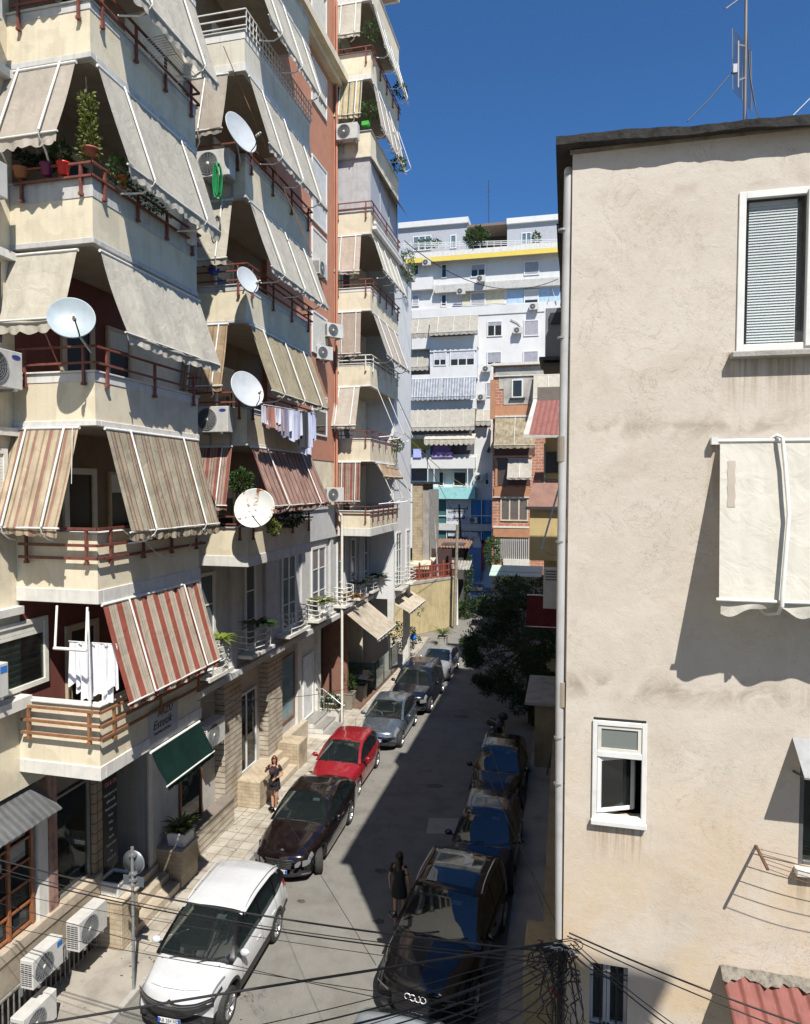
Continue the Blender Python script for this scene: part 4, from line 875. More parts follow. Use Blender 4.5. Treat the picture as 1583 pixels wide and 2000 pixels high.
# thin cracks
ck = N(t, 'TexNoise'); ck.inputs['Scale'].default_value = 1.6; ck.inputs['Detail'].default_value = 10; ck.inputs['Distortion'].default_value = 2; ck.inputs['Roughness'].default_value = .7; L.new(P_, ck.inputs['Vector'])
cr = ramp(t, ck.outputs[0], [(.4955, (1, 1, 1)), (.4985, (.45, .4, .35)), (.5015, (.45, .4, .35)), (.5045, (1, 1, 1))]); ckm = ramp(t, nz(.9, 3), [(.5, (0, 0, 0)), (.6, (1, 1, 1))])
m3 = N(t, 'Mix', data_type='RGBA', blend_type='MULTIPLY'); L.new(ckm.outputs[0], m3.inputs['Factor']); L.new(last, m3.inputs['A']); L.new(cr.outputs[0], m3.inputs['B'])
L.new(m3.outputs['Result'], b.inputs['Base Color'])
ad = N(t, 'Math', operation='ADD'); n1 = nz(5, 10, .5, .72); n2 = nz(40, 6, .3, .8); mm = N(t, 'Math', operation='MULTIPLY'); L.new(n2, mm.inputs[0]); mm.inputs[1].default_value = .3; L.new(n1, ad.inputs[0]); L.new(mm.outputs[0], ad.inputs[1])
bp = N(t, 'Bump'); bp.inputs['Strength'].default_value = .22; bp.inputs['Distance'].default_value = .045; L.new(ad.outputs[0], bp.inputs['Height']); L.new(bp.outputs[0], b.inputs['Normal'])
PLAST = m
def wallY(mb, x0, x1, z0, z1, Y, holes, dep=.22, dz=.5):
    """a wall facing -Y with real openings (x0,x1,z0,z1) and reveals"""
    xs = sorted({x0, x1, *[h[0] for h in holes], *[h[1] for h in holes]}); zs = sorted({z0, z1, *[h[2] for h in holes], *[h[3] for h in holes]})
    for i in range(len(xs)-1):
        for j in range(len(zs)-1):
            cx, cz = (xs[i]+xs[i+1])/2, (zs[j]+zs[j+1])/2
            if any(h[0] < cx < h[1] and h[2] < cz < h[3] for h in holes): continue
            mb.add([(xs[i], Y, zs[j]), (xs[i+1], Y, zs[j]), (xs[i+1], Y, zs[j+1]), (xs[i], Y, zs[j+1])], [(0, 1, 2, 3)])
    for a, c, z_, w in holes:
        mb.add([(a, Y, z_), (c, Y, z_), (c, Y, w), (a, Y, w), (a, Y+dep, z_), (c, Y+dep, z_), (c, Y+dep, w), (a, Y+dep, w)], [(0, 4, 5, 1), (1, 5, 6, 2), (2, 6, 7, 3), (3, 7, 4, 0)])
def hole(pxl, pyt, pxr, pyb):
    a = pz(pxl, pyt); c = pz(pxr, pyb); a2 = pz(pxl, pyb); return (min(a[0], a2[0]), c[0], c[2], a[2])
h_big = (pz(1441, 520)[0], 3.4, pz(1500, 685)[2], pz(1500, 372)[2])
h_sm = (pz(1157, 1500)[0], pz(1263, 1500)[0], pz(1210, 1602)[2], pz(1210, 1409)[2])
h_rt = (pz(1561, 1600)[0], 3.4, pz(1583, 1690)[2], pz(1583, 1490)[2])
h_lo = (pz(1152, 1950)[0], pz(1226, 1950)[0], pz(1190, 2010)[2], pz(1190, 1885)[2])
ROOFZ = 14.12
w_ = MB(); wallY(w_, .03, 6.5, 0, ROOFZ, YW, [h_big, h_sm, h_rt, h_lo])
w_.add([(.03, YW, 0), (.03, 27.9, 0), (.03, 27.9, ROOFZ), (.03, YW, ROOFZ)], [(3, 2, 1, 0)]); w_.add([(6.5, YW, 0), (6.5, 27.9, 0), (6.5, 27.9, ROOFZ), (6.5, YW, ROOFZ)], [(0, 1, 2, 3)]); w_.add([(.03, 27.9, 0), (6.5, 27.9, 0), (6.5, 27.9, ROOFZ), (.03, 27.9, ROOFZ)], [(3, 2, 1, 0)])
w_.build('wall', PLAST, NB, True)
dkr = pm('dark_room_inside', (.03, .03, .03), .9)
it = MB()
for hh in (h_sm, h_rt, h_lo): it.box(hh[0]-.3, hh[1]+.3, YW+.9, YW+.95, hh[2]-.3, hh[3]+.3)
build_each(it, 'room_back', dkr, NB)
# roof slab with a ragged tarred edge
RF = pm('tarred_roof_edge', (.03, .028, .026), .9, var=.4, vs=6, bump=.8, bs=14)
rm = MB(); top = []; n = 120; ov = .17
lo, hi, lo2 = [], [], []
for i in range(n+1):
    x = -.16+(6.9)*i/n; w = .010*math.sin(i*.31)+.006*math.sin(i*.83)+.006*random.random()
    hi.append((x, YW-ov+w, ROOFZ+.09-.03*x+.008*math.sin(i*.17)+.006*random.random())); lo.append((x, YW-ov+w+.012, ROOFZ-.03*x+.008*math.sin(i*.23)+.008*random.random())); lo2.append((x, YW+.05, ROOFZ-.01))
back = [(x, 28.0, ROOFZ+.16) for x, y, z in hi]
rm.grid([lo2, lo, hi, back], sm=False)
e0 = [(-.16, YW-ov+.01, ROOFZ), (-.16, YW-ov, ROOFZ+.11), (-.16, 28.0, ROOFZ+.11), (-.16, 28.0, ROOFZ)]
rm.add(e0, [(3, 2, 1, 0)]); rm.add([(-.16, YW-ov+.01, ROOFZ+.001), (.1, YW-ov+.01, ROOFZ+.001), (.1, 28.0, ROOFZ+.001), (-.16, 28.0, ROOFZ+.001)], [(3, 2, 1, 0)])
rm.build('roof', RF, NB, True)
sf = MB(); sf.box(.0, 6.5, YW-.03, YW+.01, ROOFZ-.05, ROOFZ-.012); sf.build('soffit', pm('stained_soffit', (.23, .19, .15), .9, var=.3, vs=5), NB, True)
# windows
def win(name, hh, fr, dep, casements, mat=WHITEM, glass=GLASS):
    x0, x1, z0, z1 = hh; m = MB(); Y0 = YW+dep
    m.box(x0, x0+fr, Y0, Y0+.06, z0, z1); m.box(x1-fr, x1, Y0, Y0+.06, z0, z1); m.box(x0+fr, x1-fr, Y0, Y0+.06, z1-fr, z1); m.box(x0+fr, x1-fr, Y0, Y0+.06, z0, z0+fr)
    for c in casements: m.box(*c)
    return m.build(name, mat, NB, True, bevel=.005)
x0, x1, z0, z1 = h_big
wb = win('window', (x0, 3.4, z0, z1), .075, -.02, [])
m = MB(); m.box(pz(1575, 500)[0], pz(1583, 500)[0]+.05, YW-.045, YW+.03, z0+.03, z1-.03); m.build('sash', WHITEM, wb, True, bevel=.005)
MB().box(x0+.07, 3.35, YW+.02, YW+.03, z0+.07, z1-.07).build('pane', GLASSB, wb, True)
m = MB(); nb = 50; xr = pz(1567, 600)[0]
for i in range(nb):
    z = z0+.09+(z1-z0-.22)*i/nb; m.obox(((x0+.12+xr-.05)/2, YW+.065, z), ((1, 0, 0), (0, .42, .91), (0, -.91, .42)), ((xr-x0-.17)/2, .0185, .0012))
for q in (.15, .8): m.rod((x0+.1+(xr-x0)*q, YW+.085, z0+.09), (x0+.1+(xr-x0)*q, YW+.085, z1-.12), .002, 4)
m.box(x0+.12, xr-.05, YW+.07, YW+.13, z1-.14, z1-.09)
m.build('blind', pm('blind_slats', (.78, .79, .81), .45, var=.04), wb, True)
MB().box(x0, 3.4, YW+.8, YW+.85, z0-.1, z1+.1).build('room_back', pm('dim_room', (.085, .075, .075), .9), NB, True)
sl_ = MB(); sl_.box(pz(1425, 690)[0], 3.4, YW-.13, YW+.02, z0-.085, z0-.012); sl_.build('sill', CONC, wb, True, bevel=.012)
x0, x1, z0, z1 = h_sm; zt = pz(1200, 1473)[2]
ws = win('window', h_sm, .055, -.03, [(x0+.055, x1-.055, YW-.03, YW+.03, zt-.035, zt+.035)])
m = MB(); m.box(x0+.06, x0+.1, YW-.015, YW+.02, zt+.035, z1-.06); m.box(x1-.1, x1-.06, YW-.015, YW+.02, zt+.035, z1-.06); m.box(x0+.1, x1-.1, YW-.015, YW+.02, z1-.095, z1-.06); m.box(x0+.1, x1-.1, YW-.015, YW+.02, zt+.036, zt+.07); m.build('upper_sash', pm('ivory_frame', (.66, .64, .58), .4), ws, True)
MB().box(x0+.09, x1-.09, YW, YW+.01, zt+.06, z1-.08).build('pane', glassy('frosted_pane', (.17, .19, .18), rough=.25), ws, True)
sa = MB(); ang = R_(-24); hx, hy = x0+.065, YW-.005
def sp_(u, o): return (hx+u*math.cos(ang)-o*math.sin(ang), hy+0-u*math.sin(ang)*1+o*math.cos(ang))
wd = x1-x0-.13
def sbox(mb, u0, u1, za, zb, o0=-.02, o1=.02):
    c = [sp_(u0, o0), sp_(u1, o0), sp_(u1, o1), sp_(u0, o1)]; mb.prism([(p[0], p[1], za) for p in c], (0, 0, zb-za))
zb0 = z0+.07; zb1 = zt-.045
for q in ((0, .05, zb0, zb1), (wd-.05, wd, zb0, zb1), (.05, wd-.05, zb0, zb0+.05), (.05, wd-.05, zb1-.05, zb1)): sbox(sa, *q)
sa.build('open_sash', WHITEM, ws, True, bevel=.004)
sa = MB(); sbox(sa, .045, wd-.045, zb0+.045, zb1-.045, -.005, .005); sa.build('pane', GLASSC, ws, True)
MB().box(x0-.01, x1+.01, YW-.075, YW-.02, z0-.055, z0+.004).build('sill', WHITEM, ws, True, bevel=.006)
MB().box(x0+.01, x1-.01, YW-.005, YW+.03, z1-.001, z1+.03).build('lintel_gap', RF, ws, True)
x0, x1, z0, z1 = h_rt
wr = win('window', (x0, 3.4, z0, z1), .045, .0, [], pm('dark_frame', (.12, .12, .12), .5)); MB().box(x0+.04, 3.4, YW+.03, YW+.04, z0+.04, z1-.04).build('pane', GLASSC, wr, True)
MB().box(x0-.04, 3.4, YW-.1, YW+.02, z0-.1, z0-.02).build('sill', WTRIM, wr, True, bevel=.01)
x0, x1, z0, z1 = h_lo
wl = win('window', h_lo, .04, .06, [(x0+.2, x0+.24, YW+.06, YW+.1, z0, z1-.04), (x1-.28, x1-.24, YW+.06, YW+.1, z0, z1-.04)], pm('white_grey_frame', (.5, .5, .52), .5))
m = MB()
for xx in (x0+.12, x0+.3, x1-.3, x1-.12): m.rod((xx, YW+.01, z0), (xx, YW+.01, z1), .007, 6)
for zz in (z1-.1, z1-.16, z1-.75): m.rod((x0, YW+.01, zz), (x1, YW+.01, zz), .007, 6)
m.build('bars', BLACK, wl, True)
MB().box(x0+.03, x1-.03, YW+.1, YW+.11, z0, z1-.03).build('pane', GLASSC, wl, True)
# light curtain strips behind the low window
MB().box(x0+.03, x0+.19, YW+.13, YW+.14, z0, z1).box(x1-.24, x1-.04, YW+.13, YW+.14, z0, z1).build('curtain', pm('curtain_grey', (.33, .32, .36), .8), wl, True)
# big canvas awning
a = pz(1405, 862); zt_ = a[2]; pr_ = .55
def ca(px, py, p): return at(px, py, Y=YW-p)
aw = thing('awning', 'large stained cream canvas awning with one bowed white arm on the plastered wall', 'awning', (2.4, YW, zt_))
xl = a[0]; zbm = ca(1405, 1168, pr_)[2]; xlb = ca(1405, 1168, pr_)[0]
C2 = stripes('stained_canvas', 9, [(0, (.64, .62, .55))], dirt=.1)
tt = C2.node_tree; 
G = []; UV = []
for j in range(31):
    q = j/30; row = []; ur = []
    for i in range(46):
        s = i/45; x = xl*(1-q)+xlb*q+s*1.75; o = .05+(pr_-.05)*q-.02*math.sin(math.pi*q)*math.sin(s*math.pi)+.004*math.sin(s*40)*q
        z = zt_+(zbm-zt_)*q; row.append((x, YW-o, z)); ur.append((s*1.75, q*2))
    G.append(row); UV.append(ur)
MB().grid(G, uv=UV).build('cloth', C2, aw, True)
rows = [[], [], []]
for i in range(91):
    s = i/90; x = xlb+.02+s*1.73; dr = .10+.05*math.sin(s*14+1)+.02*math.sin(s*33)
    for k in range(3): rows[k].append((x, YW-pr_+.015*math.sin(s*21+k), zbm-.025-dr*k/2))
MB().grid(rows, uv=[[(s/50, 0) for s in range(91)]]*3).build('valance', C2, aw, True)
e0 = G[4:10]; m = MB(); m.grid([[(p[0]+.006*math.sin(k*2.1), p[1]-.006, p[2]) for p in r_[2:5]] for k, r_ in enumerate(G[4:14])]); m.build('patch', pm('canvas_patch', (.40, .35, .30), .9, var=.1), aw, True)
m = MB(); m.rod((xl-.02, YW-.05, zt_), (3.6, YW-.05, zt_), .024, 10); m.obox((xl-.06, YW-.05, zt_-.0), ((1, 0, 0), (0, 1, 0), (0, 0, 1)), (.035, .04, .04)); m.build('roller', WHITEM, aw, True)
m = MB(); m.rod((xlb-.03, YW-pr_-.01, zbm-.015), (3.6, YW-pr_-.01, zbm-.015), .02, 10); m.build('front_bar', ARM, aw, True)
m = MB(); xm = at(1520, 870, Y=YW-.1)[0]; xe = at(1528, 1172, Y=YW-pr_-.05)[0]
m.tube([(xm-.05, YW-.04, zt_+.02), (xm, YW-.07, zt_+.055), (xm+.03, YW-.14, zt_+.02), (xm+.045, YW-.20, zt_-.25), (xm+.05, YW-.36, zt_-.8), (xe, YW-pr_-.06, zbm+.1), (xe, YW-pr_-.05, zbm-.06)], .021, 10)
m.tube([(xe, YW-pr_-.05, zbm-.02), (xe-.01, YW-pr_+.02, zbm-.14), (xe-.06, YW-.28, zbm-.2), (xe-.08, YW-.02, zbm-.16)], .017, 8); m.build('arm', WHITEM, aw, True)
# pipe
dp = thing('drain_pipe', 'tall white plastic drain pipe running down the corner of the plastered wall', 'pipe', (-.1, YW-.05, 4)); m = MB(); q = [at(px, py, Y=YW+.07) for px, py in ((1111, 345), (1103, 700), (1098, 1000), (1094, 1330), (1093, 1600), (1093, 1830))]
q = [(p[0], p[1], p[2]) for p in q]; m.tube(q, .052, 14); m.tube([q[0], (q[0][0]-.0, q[0][1]+.12, q[0][2]+.12)], .052, 14)
m.build('tube', pm('pipe_white_grey', (.46, .46, .46), .45, var=.1, vs=3, streak=.25), dp, True)
m = MB()
for py, ln in ((850+27, .30), (1355, .3)):
    c = at(1098, py, Y=YW+.07); m.rod((c[0], c[1], c[2]-ln/2), (c[0], c[1], c[2]+ln/2), .058, 14)
build_each(m, 'joint_sleeve', pm('sleeve_brown', (.30, .25, .2), .7, var=.1), dp)
m = MB()
for py in (450, 660, 1058, 1440, 1530): c = at(1100-(py-450)/120, py, Y=YW+.07); m.rod((c[0], c[1], c[2]-.012), (c[0], c[1], c[2]+.012), .058, 12); m.rod((c[0]+.03, c[1], c[2]), (.05, YW+.1, c[2]), .01, 6)
build_each(m, 'clamp', STEEL, dp)
# sheet metal hood over the right window, rusty laundry bracket, tiled porch roof
hd = thing('window_hood', 'bent grey sheet metal hood over a dark window in the plastered wall', 'hood', (3, YW, 6)); a = pz(1548, 1440); m = MB(); m.prism([(a[0], YW-.002, a[2]), (a[0], YW-.002, a[2]-.02), (a[0]-.0, YW-.42, a[2]-.3), (a[0], YW-.42, a[2]-.28)], (1.4, 0, 0)); m.build('sheet', pm('dull_zinc', (.33, .34, .35), .5, .5, var=.15, streak=.3), hd, True)
m = MB(); m.bar((a[0]+.02, YW, a[2]-.38), (a[0]+.03, YW-.38, a[2]-.3), .02); m.build('strut', BLACK, hd, True)
lb = thing('clothes_bracket', 'rusty steel clothes line bracket with sagging wires on the plastered wall', 'bracket', (2, YW, 5)); RUST = pm('rusty_steel', (.16, .08, .05), .8, var=.3, vs=20)
tp_ = pz(1477, 1652); fr_ = at(1500, 1698, Y=YW-.49); m = MB(); m.bar(tp_+np.array([0, .01, 0]), fr_, .026, .026); m.build('bar', RUST, lb, True)
m = MB()
for q, sg_ in ((.12, .05), (.32, .08), (.55, .1), (.76, .1), (.97, .12)):
    p0 = tp_*(1-q)+fr_*q; m.tube([(p0[0]+s*1.6, p0[1], p0[2]-sg_*math.sin(math.pi*min(1, s))*.9-.1*s) for s in np.linspace(0, 1.2, 14)], .004, 4)
m.build('wire', RUST, lb, True)
PT = pm('porch_tile_red', (.24, .085, .07), .7, var=.16, vs=5, bump=.2)
pr = thing('porch_roof', 'small red tiled porch roof against the foot of the plastered wall', 'roof', (2, YW, 3.3)); m = MB()
A_ = pz(1410, 1890); rows = []; px_ = 1.1; na = 150
for j in range(13):
    q = j/12; row = []
    for i in range(na):
        x = A_[0]-.0+i*.012+.02*q; zz = A_[2]-.03-q*.26-.012*((j % 3) == 0 and j > 0); row.append((x, YW-.02-q*.62, zz+.016*math.sin(i*.012/.17*2*math.pi)+.007*math.sin(i*.012/.17*4*math.pi)))
    rows.append(row)
m.grid(rows, sm=True); m.grid([[(x, y, z-.025) for x, y, z in r2] for r2 in rows]); m.grid([rows[-1], [(x, y+.004, z-.025) for x, y, z in rows[-1]]]); m.build('tiles', PT, pr, True)
m = MB(); rr_ = []
for j in range(5):
    rr_.append([(A_[0]-.02+i*.05, YW-.01-.16*j/4*(.7+.3*math.sin(i*.7+1)+.2*math.sin(i*2.3)), A_[2]+.03-.07*(j/4)+.006*math.sin(i*.9+j)+.01) for i in range(40)])
m.grid(rr_, sm=True); m.build('mortar_cap', pm('rough_mortar', (.27, .24, .20), .95, var=.35, vs=14, bump=1, bs=30), pr, True)
m = MB(); m.bar((A_[0]+.06, YW-.55, A_[2]-.36), (A_[0]+.02, YW-.0, A_[2]-.95), .03); m.bar((A_[0]+.05, YW-.6, A_[2]-.34), (A_[0]+1.9, YW-.6, A_[2]-.34), .03); m.build('strut', STEEL, pr, True)
# antenna on the roof
an = thing('roof_antenna', 'tall roof mast with a grid antenna and yagi above the plastered building', 'antenna', (2, YW+1.5, ROOFZ)); YA = 10.
bs_ = at(1456, 240, Y=YA); tp2 = at(1458, -30, Y=YA); m = MB(); m.rod(bs_-np.array([0, 0, .6]), tp2, .022, 8); m.build('mast', pm('mast_grey', (.20, .19, .2), .5, .4), an, True)
m = MB(); c0 = at(1431, 55, Y=YA-.1); c1 = at(1466, 190, Y=YA+.25)
u_ = np.array([c1[0]-c0[0], .35, -.13])
for k in range(26): p0 = np.array([c0[0], YA-.1, c0[2]])*(1-k/25)+np.array([c0[0]+.02, YA-.1, at(1433, 175, Y=YA-.1)[2]])*(k/25); m.rod(p0, p0+u_, .004, 4)
for s_ in (0, .5, 1): p0 = np.array([c0[0], YA-.1, c0[2]])+u_*s_; m.rod(p0, p0+np.array([.02, 0, at(1433, 175, Y=YA-.1)[2]-c0[2]]), .005, 4)
m.rod(c0+np.array([.05, -.12, -.25]), c0+np.array([.06, -.12, -.85]), .012, 6); m.bar(c0+np.array([.05, -.12, -.3]), at(1454, 90, Y=YA), .02); m.bar(c0+np.array([.06, -.12, -.75]), at(1455, 152, Y=YA), .02); m.box(c0[0]-.01, c0[0]+.04, YA-.25, YA-.2, c0[2]-.66, c0[2]-.55); m.build('grid_reflector', pm('antenna_alu', (.35, .36, .37), .5, .4), an, True)
m = MB(); y0_ = at(1418, 17, Y=YA-.8); y1_ = at(1458, -12, Y=YA+.0); m.rod(y0_, y1_, .008, 6)
for k in range(5): p0 = y0_*(1-k/4)+y1_*(k/4); m.rod(p0-np.array([.06, .04, .0]), p0+np.array([.06, .04, .0]), .004, 4)
m.build('yagi', pm('antenna_alu', 0), an, True)
m = MB(); m.tube([at(1430, 142, Y=YA-.2), at(1385, 195, Y=YA-.3), at(1343, 237, Y=YA-.4)], .008, 6); m.tube([at(1460, 60, Y=YA), at(1466, 150, Y=YA), at(1472, 190, Y=YA-.1), at(1482, 232, Y=YA-.3)], .01, 6); m.build('cable', BLACK, an, True)
m = MB(); m.rod(at(1550, 225, Y=YA), at(1600, 175, Y=YA), .007, 6); m.build('stay_wire', WHITEM, an, True)
# crumbs on the street side of the corner building
bx = thing('wall_cabinet', 'dark grey metal box on a ledge behind the white drain pipe', 'cabinet', (-.4, 15, 12.7)); a = at(1066, 602, Y=15); c = at(1095, 697, Y=15); m = MB(); m.box(a[0], .03, 15, 15.9, c[2], a[2]); m.build('body', pm('box_grey_blue', (.17, .18, .21), .6, var=.1, vs=3), bx, True, bevel=.01)
m = MB(); m.box(a[0]-.12, .05, 14.85, 16, c[2]-.08, c[2]-.01); m.box(a[0]-.05, .05, 14.9, 16, c[2]-.2, c[2]-.14); m.box(a[0]+.1, .03, 14.93, 14.99, a[2]-.35, a[2]-.12); m.build('ledge', BLACK, bx, True)
cb_ = thing('cable_bundle', 'black cables hanging in loops beside the top of the drain pipe', 'cable', (-.2, 9.5, 13)); m = MB()
for (px, py, w) in ((1089, 437, 5), (1093, 445, 3), (1097, 440, 2)): m.tube([at(px+8, py+w, Y=9.5), at(px, py, Y=9.5), at(px+2, py+50, Y=9.5), at(px+5+w, 560, Y=9.5), at(px+7, 598, Y=9.5)], .012, 6)
m.build('cable', BLACK, cb_, True)
# low dark wall and things along the right pavement
rw = thing('low_wall', 'low ochre boundary wall along the pavement in the shade', 'wall', (-.9, 20, 0)); m = MB(); m.box(-.35, .03, 13, 24.4, .1, 1.5); m.box(-1.0, .03, 24.4, 27.5, .1, 2.4); m.build('wall', pm('ochre_plaster', (.34, .27, .16), .85, var=.15, vs=2, streak=.4), rw, True)
m = MB(); m.box(-1.35, .03, 24.2, 27.8, 2.4, 2.5); m.build('coping', CONC, rw, True)
ub = thing('meter_box', 'ochre cabinet on the ground beside the tangle of cables', 'cabinet', (-.6, 13.8, 0)); a = at(1035, 1800, Y=14.5); m = MB(); m.box(-.62, -.02, 11.4, 12.6, .1, 2.05); m.build('body', pm('ochre_plaster', 0), ub, True, bevel=.01)
ls = thing('leaning_pole', 'two thin poles leaning against the ochre wall in the shade', 'poles', (-.5, 24, 0)); m = MB(); m.rod(at(1058, 1560, Y=23.5), at(1085, 1440, Y=24.2), .02, 6); m.rod(at(1068, 1560, Y=23.6), at(1090, 1450, Y=24.2), .02, 6); m.build('pole', DARKM, ls, True)
# ================================================================ yellow building with bay
YB_ = thing('yellow_building', 'yellow house with a projecting bay and brown lean to roof beyond the drain pipe', 'building', (2, 34, 0)); YEL = pm('yellow_plaster', (.50, .39, .19), .8, var=.08, vs=2, streak=.2)
yy = 32.0
def ypx(px, py, Y=yy): return at(px, py, Y=Y)
m = MB(); m.box(-1.0, 8, 33.2, 45, 0, 13.2); zb = ypx(1035, 1094)[2]; zt2 = ypx(1035, 992)[2]; xL = ypx(1035, 1040)[0]
m.box(xL, 2, yy, 33.2, zb, zt2); m.build('wall', YEL, YB_, True)
m = MB(); rz0 = zt2; rz1 = ypx(1050, 925)[2]; m.prism([(xL-.12, yy-.2, rz0-.02), (xL-.12, yy-.2, rz0+.08), (xL+.15, 33.6, rz1+.1), (xL+.15, 33.6, rz1)], (3, 0, 0)); m.build('roof', pm('brown_sheet_roof', (.24, .13, .10), .65, var=.15, vs=2, streak=.3), YB_, True)
m = MB(); m.box(xL-.2, 1, yy-.25, yy-.18, rz0-.08, rz0+.06); m.build('gutter', DARKM, YB_, True)
m = MB(); z1_ = ypx(1060, 850, 31.8)[2]; z2_ = ypx(1060, 782, 33.2)[2]; xa = ypx(1025, 850, 31.8)[0]; rows = []
for j in range(8):
    q = j/7; rows.append([(xa+.15+.28*q+i*.04, 31.8+1.5*q, z1_+(z2_-z1_)*q+.03*abs(math.sin(i*.04/.24*math.pi))-.02*(j % 2)) for i in range(70)])
m.grid(rows, sm=False); m.build('tiled_roof', PT, YB_, True)
m = MB(); m.prism([(xa-.05, 31.75, z1_-.04), (xa+.2, 31.75, z1_-.04), (xa+.5, 33.35, z2_), (xa+.32, 33.35, z2_)], (0, 0, .1)); m.box(xa-.05, 2, 31.72, 31.8, z1_-.12, z1_-.0); m.build('verge', pm('pale_verge', (.50, .48, .44), .8), YB_, True)
m = MB(); m.box(xa+.5, 2, 33.3, 33.6, z2_-.1, z2_+.65); m.build('roof_band', pm('brown_felt', (.17, .14, .12), .9), YB_, True)
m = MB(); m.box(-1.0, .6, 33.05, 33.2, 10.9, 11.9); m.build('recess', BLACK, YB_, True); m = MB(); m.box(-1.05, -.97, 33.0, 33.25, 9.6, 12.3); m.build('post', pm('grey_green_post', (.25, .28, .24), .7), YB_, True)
aw2 = awning('dark red awning hanging over the pavement in the tree shade', 'y', -1.45, .03, 27.2, 5.9, 1.0, 1.2, stripes('cloth_dark_red', 9, [(0, (.11, .018, .018))]), 0, 0, None, elbow=False)
acx = thing('air_conditioner', 'dirty white air conditioner cabinet above the dark red awning', 'air conditioner', (-.5, 26, 6.1)); a = at(1062, 1110, Y=24.5); c = at(1092, 1190, Y=24.5); m = MB(); m.box(a[0], .02, 24.5, 24.9, c[2], a[2]); m.build('casing', ACW, acx, True, bevel=.02)
m = MB()
for k in range(4): m.box(a[0]+.08, -.1, 24.485, 24.5, a[2]-.12-k*.1, a[2]-.08-k*.1)
m.build('side_grille', FAND, acx, True)
bk_ = thing('stay_bracket', 'long thin grey bracket leaning across the yellow bay', 'bracket', (-1, 30, 8)); m = MB(); m.bar(at(1058, 1072, Y=26), at(1093, 950, Y=26.5), .07, .05); m.tube([at(1058, 1072, Y=26), at(1075, 1083, Y=26), at(1093, 1086, Y=26.3)], .012, 6); m.build('bar', STEEL, bk_, True)
# ================================================================ brick apartment block
YK = 51.0
BK = thing('brick_building', 'narrow brick and grey plastered block behind the street tree', 'building', (-3, 55, 0))
BRK = bricks('raw_brick', (.50, .19, .10), (.40, .15, .085), (.42, .36, .30), .5, .22, 'xy', msize=.03); BRP = pm('brown_band_plaster', (.44, .22, .12), .85, var=.1, vs=2, streak=.15); GRP = pm('patchy_grey_plaster', (.42, .40, .36), .9, var=.25, vs=1.1, bump=.4, bs=20)
def R(mb, px0, py0, px1, py1, Y, d0=0., d1=.2, mi=0):
    """box whose front face fills the pixel rectangle on the plane Y (d0 in front of it, d1 behind)"""
    a = at(px0, py0, Y=Y); c = at(px1, py1, Y=Y); e = at(px0, py1, Y=Y); x0 = (a[0]+e[0])/2
    mb.box(x0, c[0], Y-d0, Y+d1, (c[2]+at(px0, py1, Y=Y)[2])/2, (a[2]+at(px1, py0, Y=Y)[2])/2, mi); return mb
zt3 = at(1000, 712, Y=YK)[2]; xk = at(962, 800, Y=YK)[0]
MB().box(xk+.05, 9, YK+.02, 66, 0, zt3).build('wall', BRK, BK, True)
build_each(R(R(R(MB(), 968, 716, 1100, 733, YK, .02), 984, 735, 1042, 790, YK, .03), 975, 733, 988, 760, YK, .02), 'plaster_patch', GRP, BK)
build_each(R(R(R(MB(), 966, 792, 1036, 812, YK, .12), 966, 951, 1034, 970, YK, .12), 964, 1031, 1034, 1049, YK, .12), 'floor_band', BRP, BK)
build_each(R(R(R(R(R(MB(), 962, 708, 1100, 713, YK, .3), 966, 733, 1045, 735, YK, .12), 966, 812, 1040, 815, YK, .2), 964, 1028, 1034, 1031, YK, .16), 964, 970, 1034, 972, YK, .16), 'ledge', WTRIM, BK)
R(MB(), 958, 742, 967, 818, YK-.3, .1).build('chimney_wall', BRP, BK, True)
def win_far(par, px0, py0, px1, py1, Y, n=2, shut=0, fr=WHITEM, gl=GLASS, sm=None):
    a = at(px0, py0, Y=Y); c = at(px1, py1, Y=Y)
    return opening(par, 'window', Y, a[0], c[0], c[2], a[2], fr, 'y', gl, n, shut, sm or pm('grey_shutter', (.36, .36, .40), .6), fw=.1)
win_far(BK, 1000, 741, 1022, 777, YK-.03, 1, 0); R(MB(), 996, 777, 1026, 780, YK, .2).build('sill', DARKM, BK, True)
win_far(BK, 978, 972, 1032, 1018, YK, 3, 0, pm('cream_win', (.6, .52, .4), .5), pm('dim_pane', (.13, .11, .1), .2))
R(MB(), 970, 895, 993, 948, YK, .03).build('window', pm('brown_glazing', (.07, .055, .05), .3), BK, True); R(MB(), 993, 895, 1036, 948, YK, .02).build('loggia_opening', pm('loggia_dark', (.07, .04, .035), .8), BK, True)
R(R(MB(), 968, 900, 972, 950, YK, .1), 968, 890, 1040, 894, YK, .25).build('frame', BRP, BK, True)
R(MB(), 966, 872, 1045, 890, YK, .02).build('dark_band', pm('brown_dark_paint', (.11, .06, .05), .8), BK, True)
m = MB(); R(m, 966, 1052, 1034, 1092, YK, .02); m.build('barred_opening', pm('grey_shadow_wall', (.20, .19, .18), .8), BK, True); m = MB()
for k in range(18): a = at(968+k*3.8, 1052, Y=YK-.15); m.box(a[0]-.015, a[0]+.015, YK-.17, YK-.14, at(990, 1092, Y=YK)[2], a[2])
m.build('bars', WHITEM, BK, True)
R(MB(), 984, 1092, 1035, 1104, YK, .3).build('sill', WTRIM, BK, True)
def awn_far(label, px0, py0, px1, py1, Y, proj, cloth, val=.25, rods=2, grp='awnings of the white block'):
    a = at(px0, py0, Y=Y); c = at(px1, py1, Y=Y-proj); return awning(label, 'y', a[0], at(px1, py0, Y=Y)[0], Y, a[2], a[2]-c[2], proj, cloth, rods, val, grp, elbow=False, scal=.5)
CRF = stripes('cloth_faded_cream', 9, [(0, (.46, .43, .37))], dirt=.15); 
